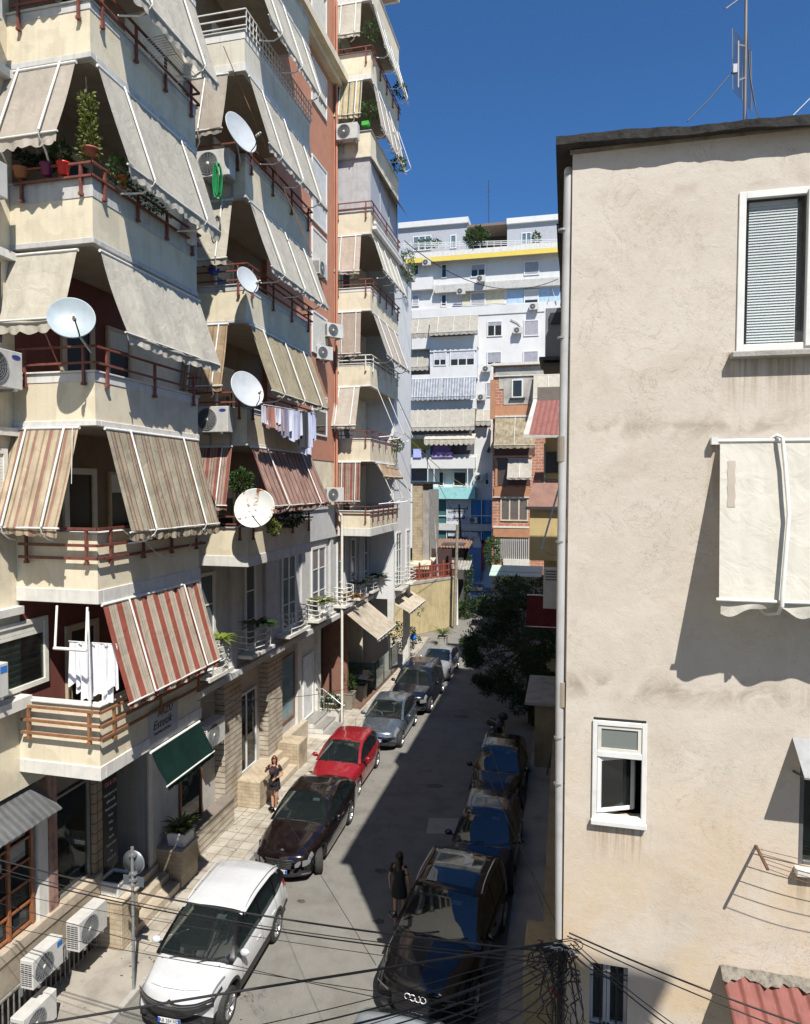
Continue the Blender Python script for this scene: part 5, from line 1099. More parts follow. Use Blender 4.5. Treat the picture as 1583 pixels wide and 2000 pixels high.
awn_far('long stained beige awning on the brick block', 968, 815, 1046, 868, YK-.1, .9, stripes('cloth_stained_beige', 9, [(0, (.44, .37, .25))], dirt=.4), .25, 1, None)
awn_far('pale rolled awning beside the brown glazed loggia', 993, 896, 1040, 932, YK-.1, .9, CRF, .15, 1, None)
awn_far('white awning just under the roof ledge of the brick block', 1043, 733, 1100, 776, YK-.2, .9, S_WHT, .25, 1, None)
gr = thing('shed_roof', 'pale green sheet roof in front of the brick block', 'roof', (-4, 48, 4)); m = MB(); a = at(962, 1103, Y=48.5); c = at(1038, 1126, Y=46.5); m.prism([(a[0], 48.5, a[2]), (a[0], 48.5, a[2]-.05), (a[0], 46.5, c[2]-.05), (a[0], 46.5, c[2])], (3.6, 0, 0)); m.build('sheet', pm('pale_green_sheet', (.42, .55, .47), .6, var=.08), gr, True); m = MB(); m.box(a[0]+.1, a[0]+3.5, 47.2, 47.4, 0, a[2]-.3); m.build('wall', pm('shed_wall', (.45, .43, .42), .8, var=.3, vs=1.5), gr, True)
# ================================================================ far white apartment block
YF = 68.0
FW = thing('white_apartment_block', 'large white apartment block closing the end of the street', 'building', (-8, 72, 0))
WPL = pm('white_block_plaster', (.62, .62, .61), .8, var=.05, vs=.8, streak=.22, wcol=(.45, .43, .38)); GPL = pm('grey_penthouse_plaster', (.38, .39, .42), .85, var=.06, streak=.1)
def Z(px, py, Y=YF): return at(px, py, Y=Y)[2]
def X(px, py=700, Y=YF): return at(px, py, Y=Y)[0]
def F(x0, y0, x1, y1): return (770+x0/4.656, 400+y0/4.656, 770+x1/4.656, 400+y1/4.656)
def G2(x0, y0, x1, y1): return (770+x0/4.656, 750+y0/4.656, 770+x1/4.656, 750+y1/4.656)
xL, xR = X(780), X(1110)+2
m = MB(); m.box(xL, xR, YF, YF+12, 0, Z(900, 599)); m.box(xL+.5, xR, YF+.5, YF+12, Z(900, 599), Z(900, 490)); build_each(m, 'wall', WPL, FW)
m = MB(); R(m, 778, 437, 914, 495, YF+3, 0, 6); R(m, 991, 430, 1112, 492, YF+3, 0, 6); m.box(xL, xR, YF+8, YF+9, Z(900, 490), Z(900, 446)); build_each(m, 'penthouse', GPL, FW)
m = MB(); R(m, 778, 429, 915, 440, YF+2.7, 0, 6); R(m, 990, 421, 1112, 432, YF+2.7, 0, 6); build_each(m, 'parapet_band', WPL, FW)
m = MB(); R(m, 914, 436, 992, 441, YF+2.8, 0, 5); m.build('terrace_roof', pm('brown_terrace_roof', (.20, .15, .12), .8), FW, True)
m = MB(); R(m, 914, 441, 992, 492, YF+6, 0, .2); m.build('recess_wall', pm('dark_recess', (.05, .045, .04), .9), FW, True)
m = MB(); R(m, 790, 484, 1112, 494, YF-.45, 0, 3.6); m.build('terrace_slab', WTRIM, FW, True)
m = MB(); R(m, 793, 494, 1112, 503, YF-.46, 0, .15); m.build('yellow_band', pm('yellow_band_paint', (.68, .52, .10), .7, var=.04), FW, True); m = MB(); R(m, 790, 494.5, 1112, 496, YF-.3, 0, .8); m.build('soffit', GTRIM, FW, True)
m = MB()
for k in range(3): m.bar(at(785, 476+k*3.5, Y=YF-.4), at(1108, 467+k*3.5, Y=YF-.4), .06)
for k in range(24): a = at(790+k*13.5, 486, Y=YF-.4); m.bar(a, a+np.array([0, 0, .75]), .05)
m.build('terrace_railing', WHITEM, FW, True)
m = MB(); R(m, *F(370, 695, 1530, 765), YF-.1, 0, .8); m.build('floor_band', GTRIM, FW, True)
m = MB(); R(m, *F(1030, 745, 1530, 905), YF+.46, 0, .3); m.build('blue_panel', pm('pale_blue_paint', (.40, .54, .72), .8), FW, True)
m = MB(); R(m, *F(620, 760, 1000, 905), YF+.47, 0, .2); m.build('ochre_panel', pm('ochre_cream_paint', (.58, .53, .38), .8), FW, True)
m = MB(); R(m, *F(160, 660, 350, 770), YF-.1, 0, 1.3); R(m, *F(160, 925, 1370, 1005), YF-.02, .06, .3); m.build('parapet', WPL, FW, True)
m = MB()
for k in range(2): m.bar(at(805, 593+k*4, Y=YF-.05), at(990, 592+k*4, Y=YF-.05), .05)
m.build('railing', WHITEM, FW, True)
for q, n, s_ in ((F(172, 290, 340, 410), 3, 0), (F(512, 275, 568, 395), 1, 0), (F(1158, 255, 1250, 360), 2, 0)): win_far(FW, *q, YF+2.98, n, s_, gl=glassy('pale_glass', (.10, .16, .2)))
for q, n, s_ in ((F(175, 545, 228, 640), 1, 0), (F(430, 540, 482, 665), 1, 0), (F(698, 540, 832, 655), 2, .45), (F(1183, 515, 1322, 635), 1, 1.), (F(165, 820, 228, 920), 1, 1.), (F(428, 815, 480, 928), 1, 0), (F(695, 800, 832, 920), 1, 1.)): win_far(FW, *q, YF+(.48 if q[1] < 560 else .45), n, s_)
for q, n, s_ in ((F(1183, 775, 1315, 900), 1, .7),): win_far(FW, *q, YF+.44, n, s_, sm=WPL)
for q, n, s_ in ((F(848, 1060, 985, 1195), 2, .3), (F(1180, 1050, 1318, 1190), 1, 1.), (F(845, 1338, 980, 1455), 2, .8), (F(1175, 1330, 1315, 1440), 1, 1.), (F(835, 1615, 885, 1750), 1, 1.), (G2(825, 800, 868, 920), 1, .6)): win_far(FW, *q, YF-.02, n, s_)
# balcony stack
def fbal(q, par, mat=WPL, proj=1.0):
    m = MB(); R(m, *q, YF-proj, 0, proj); return m.build('balcony', mat, par, True)
for q in (F(328, 1195, 760, 1300), F(328, 1470, 752, 1580), G2(325, 150, 745, 228), G2(308, 665, 735, 768), G2(158, 665, 300, 765), F(160, 1195, 326, 1310), F(160, 1545, 326, 1585), G2(158, 130, 325, 230)): fbal(q, FW)
fbal(G2(305, 940, 735, 1045), FW, pm('aqua_paint', (.30, .60, .60), .7))
fbal(F(326, 1300, 752, 1330), FW)
for q, n, s_ in ((F(360, 1330, 478, 1462), 2, .6), (F(510, 1330, 735, 1462), 3, .55)): win_far(FW, *q, YF-.9, n, s_, sm=pm('pale_shutter', (.55, .56, .60), .6))
m = MB(); R(m, *F(326, 1320, 756, 1470), YF-.88, 0, .8); m.build('enclosure', pm('pale_lilac_panel', (.60, .62, .68), .7), FW, True)
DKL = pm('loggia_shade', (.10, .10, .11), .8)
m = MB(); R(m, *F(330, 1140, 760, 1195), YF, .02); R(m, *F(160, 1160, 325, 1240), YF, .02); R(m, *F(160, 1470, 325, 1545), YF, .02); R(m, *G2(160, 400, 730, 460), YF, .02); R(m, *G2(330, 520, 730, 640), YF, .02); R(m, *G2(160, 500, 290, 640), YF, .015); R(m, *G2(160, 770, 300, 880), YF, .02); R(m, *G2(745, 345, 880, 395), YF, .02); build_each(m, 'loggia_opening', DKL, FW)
R(MB(), *G2(160, 500, 320, 600), YF, .04).build('side_panel', pm('yellow_olive', (.36, .30, .08), .8), FW, True)
for x in (405, 540): win_far(FW, *G2(x, 795, x+(50 if x < 500 else 120), 930), YF-.04, 1, 0)
m = MB()
for x in (308, 365, 670, 727): m.bar(at(770+x/4.656, 750+770/4.656, Y=YF-.95), at(770+x/4.656, 750+940/4.656, Y=YF-.95), .08)
m.bar(at(805, 955-2, Y=YF-.95), at(926, 950, Y=YF-.95), .05); m.bar(at(840, 891, Y=YF-.95), at(926, 890, Y=YF-.95), .06); m.build('balcony_post', WHITEM, FW, True)
awn_far('cream awning with open loggia on the upper white block', 842, 620, 935, 645, YF-1.0, .8, CRF, .3, 3)
awn_far('short cream awning level with the open loggia of the white block', 796, 625, 842, 649, YF-.2, .8, CRF, .5, 1)
awn_far('plain beige drop awning next to the enclosed white balcony', 796, 683, 840, 715, YF-.2, .7, CRF, .4, 1)
awn_far('silver and grey striped drop awning across two balconies', 796, 741, 931, 772, YF-1.0, .6, S_SLV, .35, 3)
awn_far('wide cream drop awning below the striped one', 796, 800, 929, 832, YF-1.0, .6, CRF, .4, 3)
awn_far('small cream awning on the corner next to the wide cream one', 931, 801, 960, 821, YF-.1, .6, CRF, .5, 1)
awn_far('short pleated white awning above the lilac laundry', 832, 849, 930, 856, YF-1.0, .8, S_WHT, .6, 0)
m = MB(); m.prism([at(948, 882, Y=YF-.1), at(958, 838, Y=YF-.1), at(960, 842, Y=YF-.1), at(957, 885, Y=YF-.1)], (0, -1.2, 0)); o = thing('awning', 'dark folded awning seen edge on beside the brick block', 'awning', (-8, YF, 15)); m.build('cloth', pm('dark_cloth', (.04, .045, .05), .8), o, True)
# ground storeys
TEAL = glassy('teal_glass', (.04, .13, .13)); BLUE = glassy('blue_glass', (.02, .16, .38)); PANW = pm('grey_white_panel', (.50, .54, .60), .7, var=.12, vs=2)
m = MB(); R(m, *G2(285, 1055, 475, 1270), YF-.2, 0, .2); R(m, *G2(285, 1335, 475, 1430), YF-.2, 0, .2); m.build('shopfront_glass', TEAL, FW, True)
m = MB(); R(m, *G2(695, 1055, 895, 1270), YF-.2, 0, .2); R(m, *G2(660, 1410, 690, 1780), YF-.2, 0, .2); R(m, *G2(780, 1335, 880, 1430), YF-.2, 0, .2); m.build('shopfront_glass', BLUE, FW, True)
m = MB(); R(m, *G2(475, 1055, 695, 1270), YF-.3, 0, .3); R(m, *G2(490, 1345, 765, 1385), YF-.3, 0, .3); m.build('shop_panel', PANW, FW, True)
m = MB(); R(m, *G2(285, 1270, 900, 1332), YF-.5, 0, .5); R(m, *G2(805, 1275, 870, 1330), YF-.55, 0, .1); m.build('floor_band', GTRIM, FW, True)
m = MB()
for x in (285, 375, 478, 695, 795, 893): R(m, x/4.656+769.5, 976, x/4.656+770.5, 1057, YF-.32, 0, .1)
R(m, *G2(285, 1195, 480, 1202), YF-.34, 0, .1); R(m, *G2(695, 1195, 893, 1202), YF-.34, 0, .1); m.build('mullion', WHITEM, FW, True)
for i, (s_, x, z, sz, c) in enumerate((('PRINT', 905-2, 1001, .34, BLACK), ('KOPJE', 884, 1000, .3, BLACK), ('FOTO', 906, 1014, .45, pm('sign_red', (.5, .03, .08), .5)), ('CD DVD', 884, 1014, .35, BLACK))):
    p = at(x, z, Y=YF-.34); text('lettering', s_, sz, c, FW, frame_m((p[0]+8, p[1]-72, p[2]), (1, 0, 0), (0, 0, 1)))
m = MB(); R(m, *G2(685, 1490, 790, 1790), YF-.3, 0, .3); m.build('door', pm('pale_blue_door', (.12, .20, .38), .5, var=.1), FW, True); m = MB(); R(m, *G2(792, 1425, 812, 1700), YF-.4, 0, .4); R(m, *G2(792, 1420, 870, 1450), YF-.4, 0, .4); m.build('door_surround', pm('crimson_paint', (.30, .02, .05), .6), FW, True)
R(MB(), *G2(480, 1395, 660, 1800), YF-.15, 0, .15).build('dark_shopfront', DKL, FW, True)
# laundry on the far balconies
lt_ = thing('hanging_laundry', 'pale blue washing on the balcony with the olive yellow panel', 'laundry', (-14, YF-1, 15)); R(MB(), *G2(175, 590, 250, 668), YF-1.15, 0, .03).build('cloth', pm('pale_blue_cloth', (.38, .42, .80), .9), lt_, True)
lt_ = thing('hanging_laundry', 'lilac blanket over the far balcony rail of the white block', 'laundry', (-12, YF-1, 15)); R(MB(), *G2(345, 620, 535, 665), YF-1.15, 0, .05).build('cloth', pm('lilac_cloth', (.42, .28, .58), .9, var=.4, vs=3), lt_, True); R(MB(), *G2(360, 560, 515, 625), YF-.6, 0, .03).build('cloth', pm('purple_cloth', (.25, .14, .38), .9), lt_, True)
for px, py, lab in ((298/4.656+770, 400+552/4.656, 'small air conditioner just under the yellow band of the white block'), (790/4.656+770, 400+700/4.656, 'air conditioner with a loop of pipe under the upper shuttered window'), (610/4.656+770, 400+815/4.656, 'air conditioner on the ochre cream panel'), (1272/4.656+770, 400+955/4.656, 'air conditioner below the pale blue panel'), (1127/4.656+770, 400+1170/4.656, 'small dark fronted air conditioner with a curved pipe on the white wall'), (843/4.656+770, 400+1520/4.656, 'air conditioner at the corner beside the enclosed white balcony'), (798/4.656+770, 400+1778/4.656, 'air conditioner beside the silver striped awning'), (772/4.656+770, 750+880/4.656, 'air conditioner beside the aqua balcony'), (722/4.656+770, 750+1265/4.656, 'air conditioner on the shop panel at street level')):
    p = at(px, py, Y=YF-.4); ac(lab, p, 0, 1.05)
wp = thing('wall_hose', 'thin pipe bending down the white wall between shuttered windows', 'pipe', (-4, YF, 30)); m = MB(); m.tube([at(998, 623, Y=YF-.1), at(1012, 630, Y=YF-.1), at(1020, 640, Y=YF-.1), at(1018, 650, Y=YF-.1)], .05, 6); m.tube([at(1070, 590, Y=YF-.1), at(1079, 565, Y=YF-.1), at(1088, 592, Y=YF-.1)], .04, 6); m.build('tube', GTRIM, wp, True)
an2 = thing('roof_antenna', 'thin far antenna pole on the roof of the white block', 'antenna', (-8, YF+5, 37)); m = MB(); m.rod(at(955, 440, Y=YF+4), at(955, 352, Y=YF+4), .04, 6)
for k in (375, 385, 395): m.bar(at(951, k, Y=YF+4), at(959, k-2, Y=YF+4), .03)
m.build('mast', DARKM, an2, True)
# ================================================================ end of the street: left side sheds, terrace wall, poles
tw = thing('narrow_tower', 'narrow windowless tower of tan blocks beyond the white wall', 'building', (-11, 50, 0)); YT = 48.0
m = MB(); a = at(806, 945, Y=YT); c = at(828, 1085, Y=YT); m.box(a[0], c[0]-.1, YT, YT+4, 0, a[2]); m.build('wall', bricks('tan_blocks', (.42, .34, .22), (.38, .31, .20), (.30, .24, .16), .7, .22, 'xy', msize=.02), tw, True)
m = MB(); m.box(c[0]-.1, c[0]+.35, YT+.2, YT+4, 0, a[2]-.4); m.build('side_wall', CONC, tw, True); m = MB(); m.box(a[0]-.1, c[0]+.5, YT-.1, YT+4.2, a[2], a[2]+.15); m.build('roof', DARKM, tw, True)
ywl = thing('retaining_wall', 'stained yellow retaining wall with graffiti and peeling paint', 'wall', (-9, 46, 0))
YW2 = pm('stained_yellow_wall', (.48, .40, .22), .9, var=.2, vs=1.1, bump=.4, bs=20, streak=.85, wcol=(.30, .24, .15))
m = MB(); p0 = at(800, 1243, Z=0); p1 = at(888, 1222, Z=0); h0 = 2.45
m.prism([(p0[0]-3, p0[1]-2.2, 0), (p0[0], p0[1], 0), (p1[0], p1[1], 0), (p1[0], p1[1]+1.5, 0), (p0[0]-3, p0[1]+4, 0)], (0, 0, 3.5)); m.build('wall', YW2, ywl, True)
dvec = (p1-p0)/np.linalg.norm(p1-p0); nv_ = np.array([dvec[1], -dvec[0], 0])
m = MB(); q0 = p0+nv_*.04; q1 = p1+nv_*.04; m.prism([(q0[0], q0[1], 3.5), (q1[0], q1[1], 3.5), (q1[0]-nv_[0]*.4, q1[1]-nv_[1]*.4, 3.5), (q0[0]-nv_[0]*.4, q0[1]-nv_[1]*.4, 3.5)], (0, 0, .16)); m.build('coping', CONC, ywl, True)
m = MB()
for (s, z, pts) in ((.13, 1.9, ((0, 0), (.12, .3), (.2, -.1), (.35, .25), (.3, -.2))), (.15, 1.3, ((0, 0), (.3, .25), (.05, .2), (.35, -.1), (.45, .1))), (.24, 1.5, ((0, 0), (.1, .3), (.2, 0), (.3, .3)))):
    L_ = np.linalg.norm(p1-p0); m.tube([p0+dvec*(s*L_+u)+nv_*.012+np.array([0, 0, z+v]) for u, v in pts], .02, 5)
m.build('graffiti', BLACK, ywl, True)
tr_ = thing('terrace', 'raised terrace with a red wooden railing and cream canopy', 'terrace', (-9, 48, 3.6)); m = MB(); q0 = p0+np.array([0, .15, 3.66]); q1 = p1+np.array([0, .15, 3.66]); RW = pm('red_brown_wood', (.25, .06, .035), .6, var=.2, vs=8)
for z in (.1, .5, .95): m.bar(q0+np.array([-1, -.6, z]), q1+np.array([0, 0, z]), .06, .09)
for k in range(26): p = (q0+np.array([-1, -.6, 0]))*(1-k/25)+q1*(k/25); m.bar(p, p+np.array([0, 0, .95 if k % 5 else 1.25]), .05 if k % 5 else .12)
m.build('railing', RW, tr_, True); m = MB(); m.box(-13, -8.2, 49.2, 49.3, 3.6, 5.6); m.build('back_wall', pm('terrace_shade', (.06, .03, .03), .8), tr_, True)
m = MB(); m.prism([(at(803, 1097, Y=48)[0], 48.9, at(803, 1090, Y=48)[2]), (at(803, 1097, Y=48)[0], 48.9, at(803, 1090, Y=48)[2]-.06), (at(803, 1097, Y=48)[0], 47, at(803, 1103, Y=47)[2]-.06), (at(803, 1097, Y=48)[0], 47, at(803, 1103, Y=47)[2])], (1.7, 0, 0)); m.box(at(803, 1097, Y=48)[0], at(803, 1097, Y=48)[0]+1.7, 46.95, 47.0, at(803, 1111, Y=47)[2], at(803, 1102, Y=47)[2]); m.build('canopy', pm('cream_canopy', (.62, .56, .40), .8), tr_, True)
sh = thing('shed', 'old shed with a corrugated brown roof and whitewashed wall', 'shed', (-9, 52, 5)); m = MB(); a = at(832, 1068, Y=52); c = at(862, 1110, Y=52); m.box(a[0], c[0], 52, 55, 0, a[2]); m.build('wall', pm('whitewash', (.66, .64, .58), .85, var=.25, vs=2), sh, True)
m = MB(); m.box(c[0], at(905, 1060, Y=52)[0], 52.2, 55, 0, at(880, 1062, Y=52)[2]); m.build('side_wall', pm('dark_sheet', (.09, .09, .085), .8, var=.2), sh, True)
m = MB(); rows = []
for j in range(2): rows.append([(a[0]-.3+i*.04, 51.7+3*j, a[2]+.02+.45*j+.04*math.sin(i*1.05)) for i in range(95)])
m.grid(rows, sm=False); m.grid([[(x, y, z-.03) for x, y, z in r2] for r2 in rows], sm=False); m.build('roof', pm('rust_brown_sheet', (.26, .15, .10), .8, var=.25), sh, True)
m = MB(); rows = [[(at(868, 1100, Y=50)[0]-2.0+i*.04, 49.6+1.6*j, at(868, 1110, Y=50)[2]+.5*j+.03*math.sin(i*1.05)) for i in range(100)] for j in range(2)]; m.grid(rows, sm=False); o = thing('lean_to_roof', 'crooked corrugated lean to sheets beside the cream canopy', 'roof', (-9, 50, 5)); m.build('sheet', pm('grey_corrugated', (.40, .38, .34), .7, .2, var=.2), o, True)
def pole(lab, px, pyb, pyt, Y, r, mat, arms=()):
    o = thing('utility_pole', lab, 'pole', tuple(at(px[0], pyb, Y=Y))); m = MB(); b0 = at(px[0], pyb, Y=Y); t0 = at(px[1], pyt, Y=Y); m.tube([(b0[0], b0[1], 0), t0], r, 8, r2=r*.7); m.build('shaft', mat, o, True)
    if arms:
        m = MB()
        for (py, w) in arms:
            c = at(px[1], py, Y=Y-.1); m.box(c[0]-w, c[0]+w, c[1]-.05, c[1]+.05, c[2]-.05, c[2]+.05)
            for s in (-w+.05, w-.05): m.rod((c[0]+s, c[1], c[2]+.03), (c[0]+s, c[1], c[2]+.22), .05, 6)
        m.build('crossarm', DARKM, o, True)
    return o
pole('grey wooden utility pole standing at the end of the yellow wall', (888, 894), 1215, 1025, 47.6, .14, pm('weathered_wood', (.26, .23, .18), .9, var=.25, vs=6))
pole('dark utility pole with cross arms beside the shop panels', (906, 897), 1140, 985, 60, .13, DARKM, ((994, .8), (1012, .5), (998, .5)))
pole('thin pole rising from the sheds', (862, 849), 1230, 1012, 47.4, .07, CONC)
pole('short white post by the street bend', (893, 893), 1222, 1130, 49.0, .1, WHITEM)
# ================================================================ cars
CGL = glassy('car_glass', (.012, .018, .02), clear=.42, rough=.02, ior=1.55); CHR = pm('chrome', (.75, .75, .76), .12, 1., var=.02); HLG = glassy('headlamp_glass', (.16, .17, .18), rough=.06)
HLD = glassy('headlamp_dark', (.03, .03, .035), rough=.06); RIM = pm('alloy_rim', (.48, .48, .49), .28, .85, var=.08, vs=8, coords='obj'); INT = pm('car_interior', (.03, .028, .027), .9); SEAT = pm('car_seat', (.075, .07, .066), .9)
PIL = pm('gloss_black_trim', (.006, .006, .007), .25, var=.05, spec=.3)
TAIL = pm('tail_lamp', (.30, .01, .012), .2, coat=.8); PLW = pm('plate_white', (.74, .75, .76), .4); PLB = pm('plate_blue', (.02, .10, .50), .4); PLK = pm('plate_black', (.01, .01, .012), .5)
def paint(name, c, metal=.0, rough=.32, coat=1., dust=0.):
    if name in MATS: return MATS[name]
    m = pm(name, c, rough, metal, var=.05, vs=1.5, coat=coat, coords='obj', spec=.5)
    t = m.node_tree; b = t.nodes['Principled BSDF']
    tc = N(t, 'TexCoord'); n = N(t, 'TexNoise'); n.inputs['Scale'].default_value = 7; n.inputs['Detail'].default_value = 6; t.links.new(tc.outputs['Object'], n.inputs['Vector'])
    r_ = ramp(t, n.outputs[0], [(.35, (rough*.7,)*3), (.7, (min(1, rough*1.3),)*3)]); t.links.new(r_.outputs[0], b.inputs['Roughness'])
    if dust:
        g = N(t, 'NewGeometry'); sp = N(t, 'SeparateXYZ'); t.links.new(g.outputs['Normal'], sp.inputs[0])
        n2 = N(t, 'TexNoise'); n2.inputs['Scale'].default_value = 2.2; n2.inputs['Detail'].default_value = 9; n2.inputs['Distortion'].default_value = 1.2; t.links.new(tc.outputs['Object'], n2.inputs['Vector'])
        r2 = ramp(t, n2.outputs[0], [(.42, (0, 0, 0)), (.75, (1, 1, 1))]); mu = N(t, 'Math', operation='MULTIPLY'); t.links.new(r2.outputs[0], mu.inputs[0]); t.links.new(sp.outputs[2], mu.inputs[1])
        m2 = N(t, 'Math', operation='MULTIPLY'); t.links.new(mu.outputs[0], m2.inputs[0]); m2.inputs[1].default_value = dust
        mx = N(t, 'Mix', data_type='RGBA'); src = b.inputs['Base Color'].links[0].from_socket; t.links.new(m2.outputs[0], mx.inputs['Factor']); t.links.new(src, mx.inputs['A']); mx.inputs['B'].default_value = (.30, .27, .23, 1); t.links.new(mx.outputs['Result'], b.inputs['Base Color'])
        t.links.new(mx.outputs['Result'], b.inputs['Base Color'])
    return m
def smooth_interp(xs, ys, k=.07):
    X_ = np.linspace(xs[0], xs[-1], 400); Y_ = np.interp(X_, xs, ys); dx = X_[1]-X_[0]; s = max(1, int(k/dx)); ker = np.hanning(2*s+3); ker /= ker.sum()
    Yp = np.pad(Y_, len(ker)//2, mode='edge'); Ys = np.convolve(Yp, ker, 'valid')
    return lambda q: np.interp(q, X_, Ys)
def wheel(r, w, spokes=5, mat=RIM, steer=0.):
    """wheel built round the origin, axle along x, outer face towards +x"""
    t_ = MB(); t_.lathe([(r*.66, -w/2), (r*.9, -w/2), (r*.985, -w*.42), (r, -w*.25), (r, w*.25), (r*.985, w*.42), (r*.9, w/2), (r*.70, w/2+.004), (r*.66, w/2-.01)], (0, 0, 0), 'x', 36)
    for k in range(4): t_.lathe([(r+.001, -w*.3+k*w*.2-.006), (r+.003, -w*.3+k*w*.2), (r+.001, -w*.3+k*w*.2+.006)], (0, 0, 0), 'x', 36)
    m = MB(); m.lathe([(r*.70, w/2-.005), (r*.66, w/2+.006), (r*.62, w/2-.02), (r*.60, -w*.2), (r*.60, -w*.4)], (0, 0, 0), 'x', 36)
    for k in range(spokes):
        a = 2*math.pi*k/spokes
        for da in (-.13, .13):
            c, s = math.cos(a+da), math.sin(a+da); c2, s2 = math.cos(a+da*.4), math.sin(a+da*.4)
            m.bar((w*.34, r*.12*c2, r*.12*s2), (w*.42, r*.63*c, r*.63*s), .035, .02)
    m.lathe([(0, w*.40), (r*.13, w*.38), (r*.16, w*.3)], (0, 0, 0), 'x', 18)
    b_ = MB(); b_.lathe([(0, -.02), (r*.58, -.02)], (0, 0, 0), 'x', 24)
    return t_, m, b_
def car(label, s):
    """front at local y=0 facing -y; s: dict of dimensions"""
    L, Wd, H = s['L'], s['W'], s['H']; hw = Wd/2; zb0 = s.get('zb', .2); body = s['paint']; r = s['r']; y1, y2 = s['wy']; cat = 'car'
    root = thing('parked_car', label, cat, (0, 0, 0), group='cars parked along the street')
    zt = smooth_interp(*zip(*s['top']), .05); gp = s['glass']; hG = smooth_interp(*zip(*gp), s.get('gk', .10))
    ys = sorted(set(list(np.linspace(0, L, 70))+[y+r*1.12*math.cos(a) for y in (y1, y2) for a in np.linspace(0, math.pi, 26)]+[.01, .025, .05, .08, L-.01, L-.03, L-.06, L-.1]))
    ys = [y for y in ys if 0 <= y <= L]
    nb, rb = s.get('bow', .30), .16
    def sst(a): a = max(0., min(1., a)); return a*a*(3-2*a)
    def warp(x, y):
        u = min(1.1, abs(x)/hw)
        return y+nb*(u**2.4)*(1-sst(y/1.6))-rb*(u**2.4)*sst((y-(L-1.2))/1.2)
    def hwid(y):
        f = 1-.13*(1-sst(y/.9))-.02*(1-sst(y/1.8)); b_ = 1-.10*sst((y-(L-.9))/.9); return hw*f*b_
    T = [(0, 0), (.55, 0), (.86, 0.0), (.955, .05), (.985, .18), (.995, .34), (1., .50), (.992, .64), (.972, .76), (.962, .80), (.945, .86), (.91, .92), (.86, .965), (.78, .99), (.6, 1.0), (.32, 1.0), (0, 1.0)]
    def prof(y, k):
        xf, zf = T[k] if isinstance(k, int) else (np.interp(k, range(len(T)), [a for a, _ in T]), np.interp(k, range(len(T)), [b for _, b in T]))
        w = hwid(y); z1 = float(zt(y)); fr = 1-sst(y/.12)
        zb = zb0+.05*fr+(.10*(1-sst((L-y)/.2)))
        x = w*xf; z = zb+(z1-zb)*zf
        if zf >= 1-1e-6 or zf > .96: z += s.get('crown', .035)*(1-xf*xf)
        for yw in (y1, y2):
            d = abs(y-yw)
            if d < r*1.12 and xf > .5: z = max(z, min(r+math.sqrt((r*1.12)**2-d*d), z1-.02))
        if s.get('crease') and y < gp[0][0]: z += .018*math.exp(-((xf-.62)/.08)**2)*sst(y/.3) if zf > .95 else 0
        return x, z
    V = []; K = len(T)
    for y in ys:
        row = [prof(y, k) for k in range(K)]
        row = [(x, warp(x, y), z) for x, z in row]; V.append([(-x, q, z) for x, q, z in row[::-1]]+row[1:])
    V = np.array(V); a, b_ = V.shape[:2]
    mb = MB(); yc, yr = gp[0][0], gp[-1][0]
    mb.add(V.reshape(-1, 3), [], 0); o = 0
    for i in range(a-1):
        for j in range(b_-1):
            kk = abs(j+.5-(b_-1)/2); ym = (ys[i]+ys[i+1])/2; tk = K-1-kk if False else None
            idx = (b_-1)/2-abs((j+.5)-(b_-1)/2)
            prof_k = K-1-(abs((j+.5)-(b_-1)/2)) if False else abs((j+.5)-(b_-1)/2)
            # V rows run: -x top centre ... bottom ... +x top centre; middle index is the bottom centre
            mi = 0
            kf = abs((j+.5)-(K-1))       # 0 at bottom centre, K-1 at top centre
            if kf > 12.4 and yc+.05 < ym < yr-.05: mi = 1
            elif s.get('clad') and (kf < 4.6): mi = 2
            elif kf < 2.6: mi = 2
            mb.f.append([i*b_+j, i*b_+j+1, (i+1)*b_+j+1, (i+1)*b_+j]); mb.m.append(mi); mb.smooth.add(len(mb.f)-1)
    # top seam: first and last columns coincide
    for i, rev in ((0, False), (a-1, True)):
        for j in range((b_-1)//2):
            q = [i*b_+j, i*b_+j+1, i*b_+b_-2-j, i*b_+b_-1-j]
            mb.f.append(q if not rev else q[::-1]); mb.m.append(0 if j < 11 else 2); mb.smooth.add(len(mb.f)-1)
    ob = mb.build('body', [body, INT, BLACK], root, sharp=38)
    # greenhouse
    inset = s.get('inset', .07); ygs = sorted(set(list(np.linspace(yc, yr, 46))+[p[0] for p in gp])); yB, yC = s['roof']
    G = []
    for y in ygs:
        zbel = float(zt(y))-.015; w0 = hwid(y)-inset*.75; h = max(float(hG(y)), zbel+.012); dz = h-zbel; wr = w0-dz*s.get('tum', .30)
        row = [(w0, zbel), (w0-dz*.12, zbel+dz*.42), (wr+.015, zbel+dz*.86), (wr-.02, zbel+dz*.955), (wr-.075, h), (wr*.62, h+.02*min(1, dz*3)), (wr*.3, h+.03*min(1, dz*3)), (0, h+.034*min(1, dz*3))]
        row = [(x, warp(x*1.0, y) if y < 2.2 or y > L-1.2 else y, z) for x, z in row]; G.append([(-x, q, z) for x, q, z in row]+row[:-1][::-1])
    G = np.array(G); nc = G.shape[1]
    parts = {k: MB() for k in ('roof', 'windscreen', 'rear_window', 'side_window_p', 'side_window_n', 'pillar')}
    pil = s['pillars']
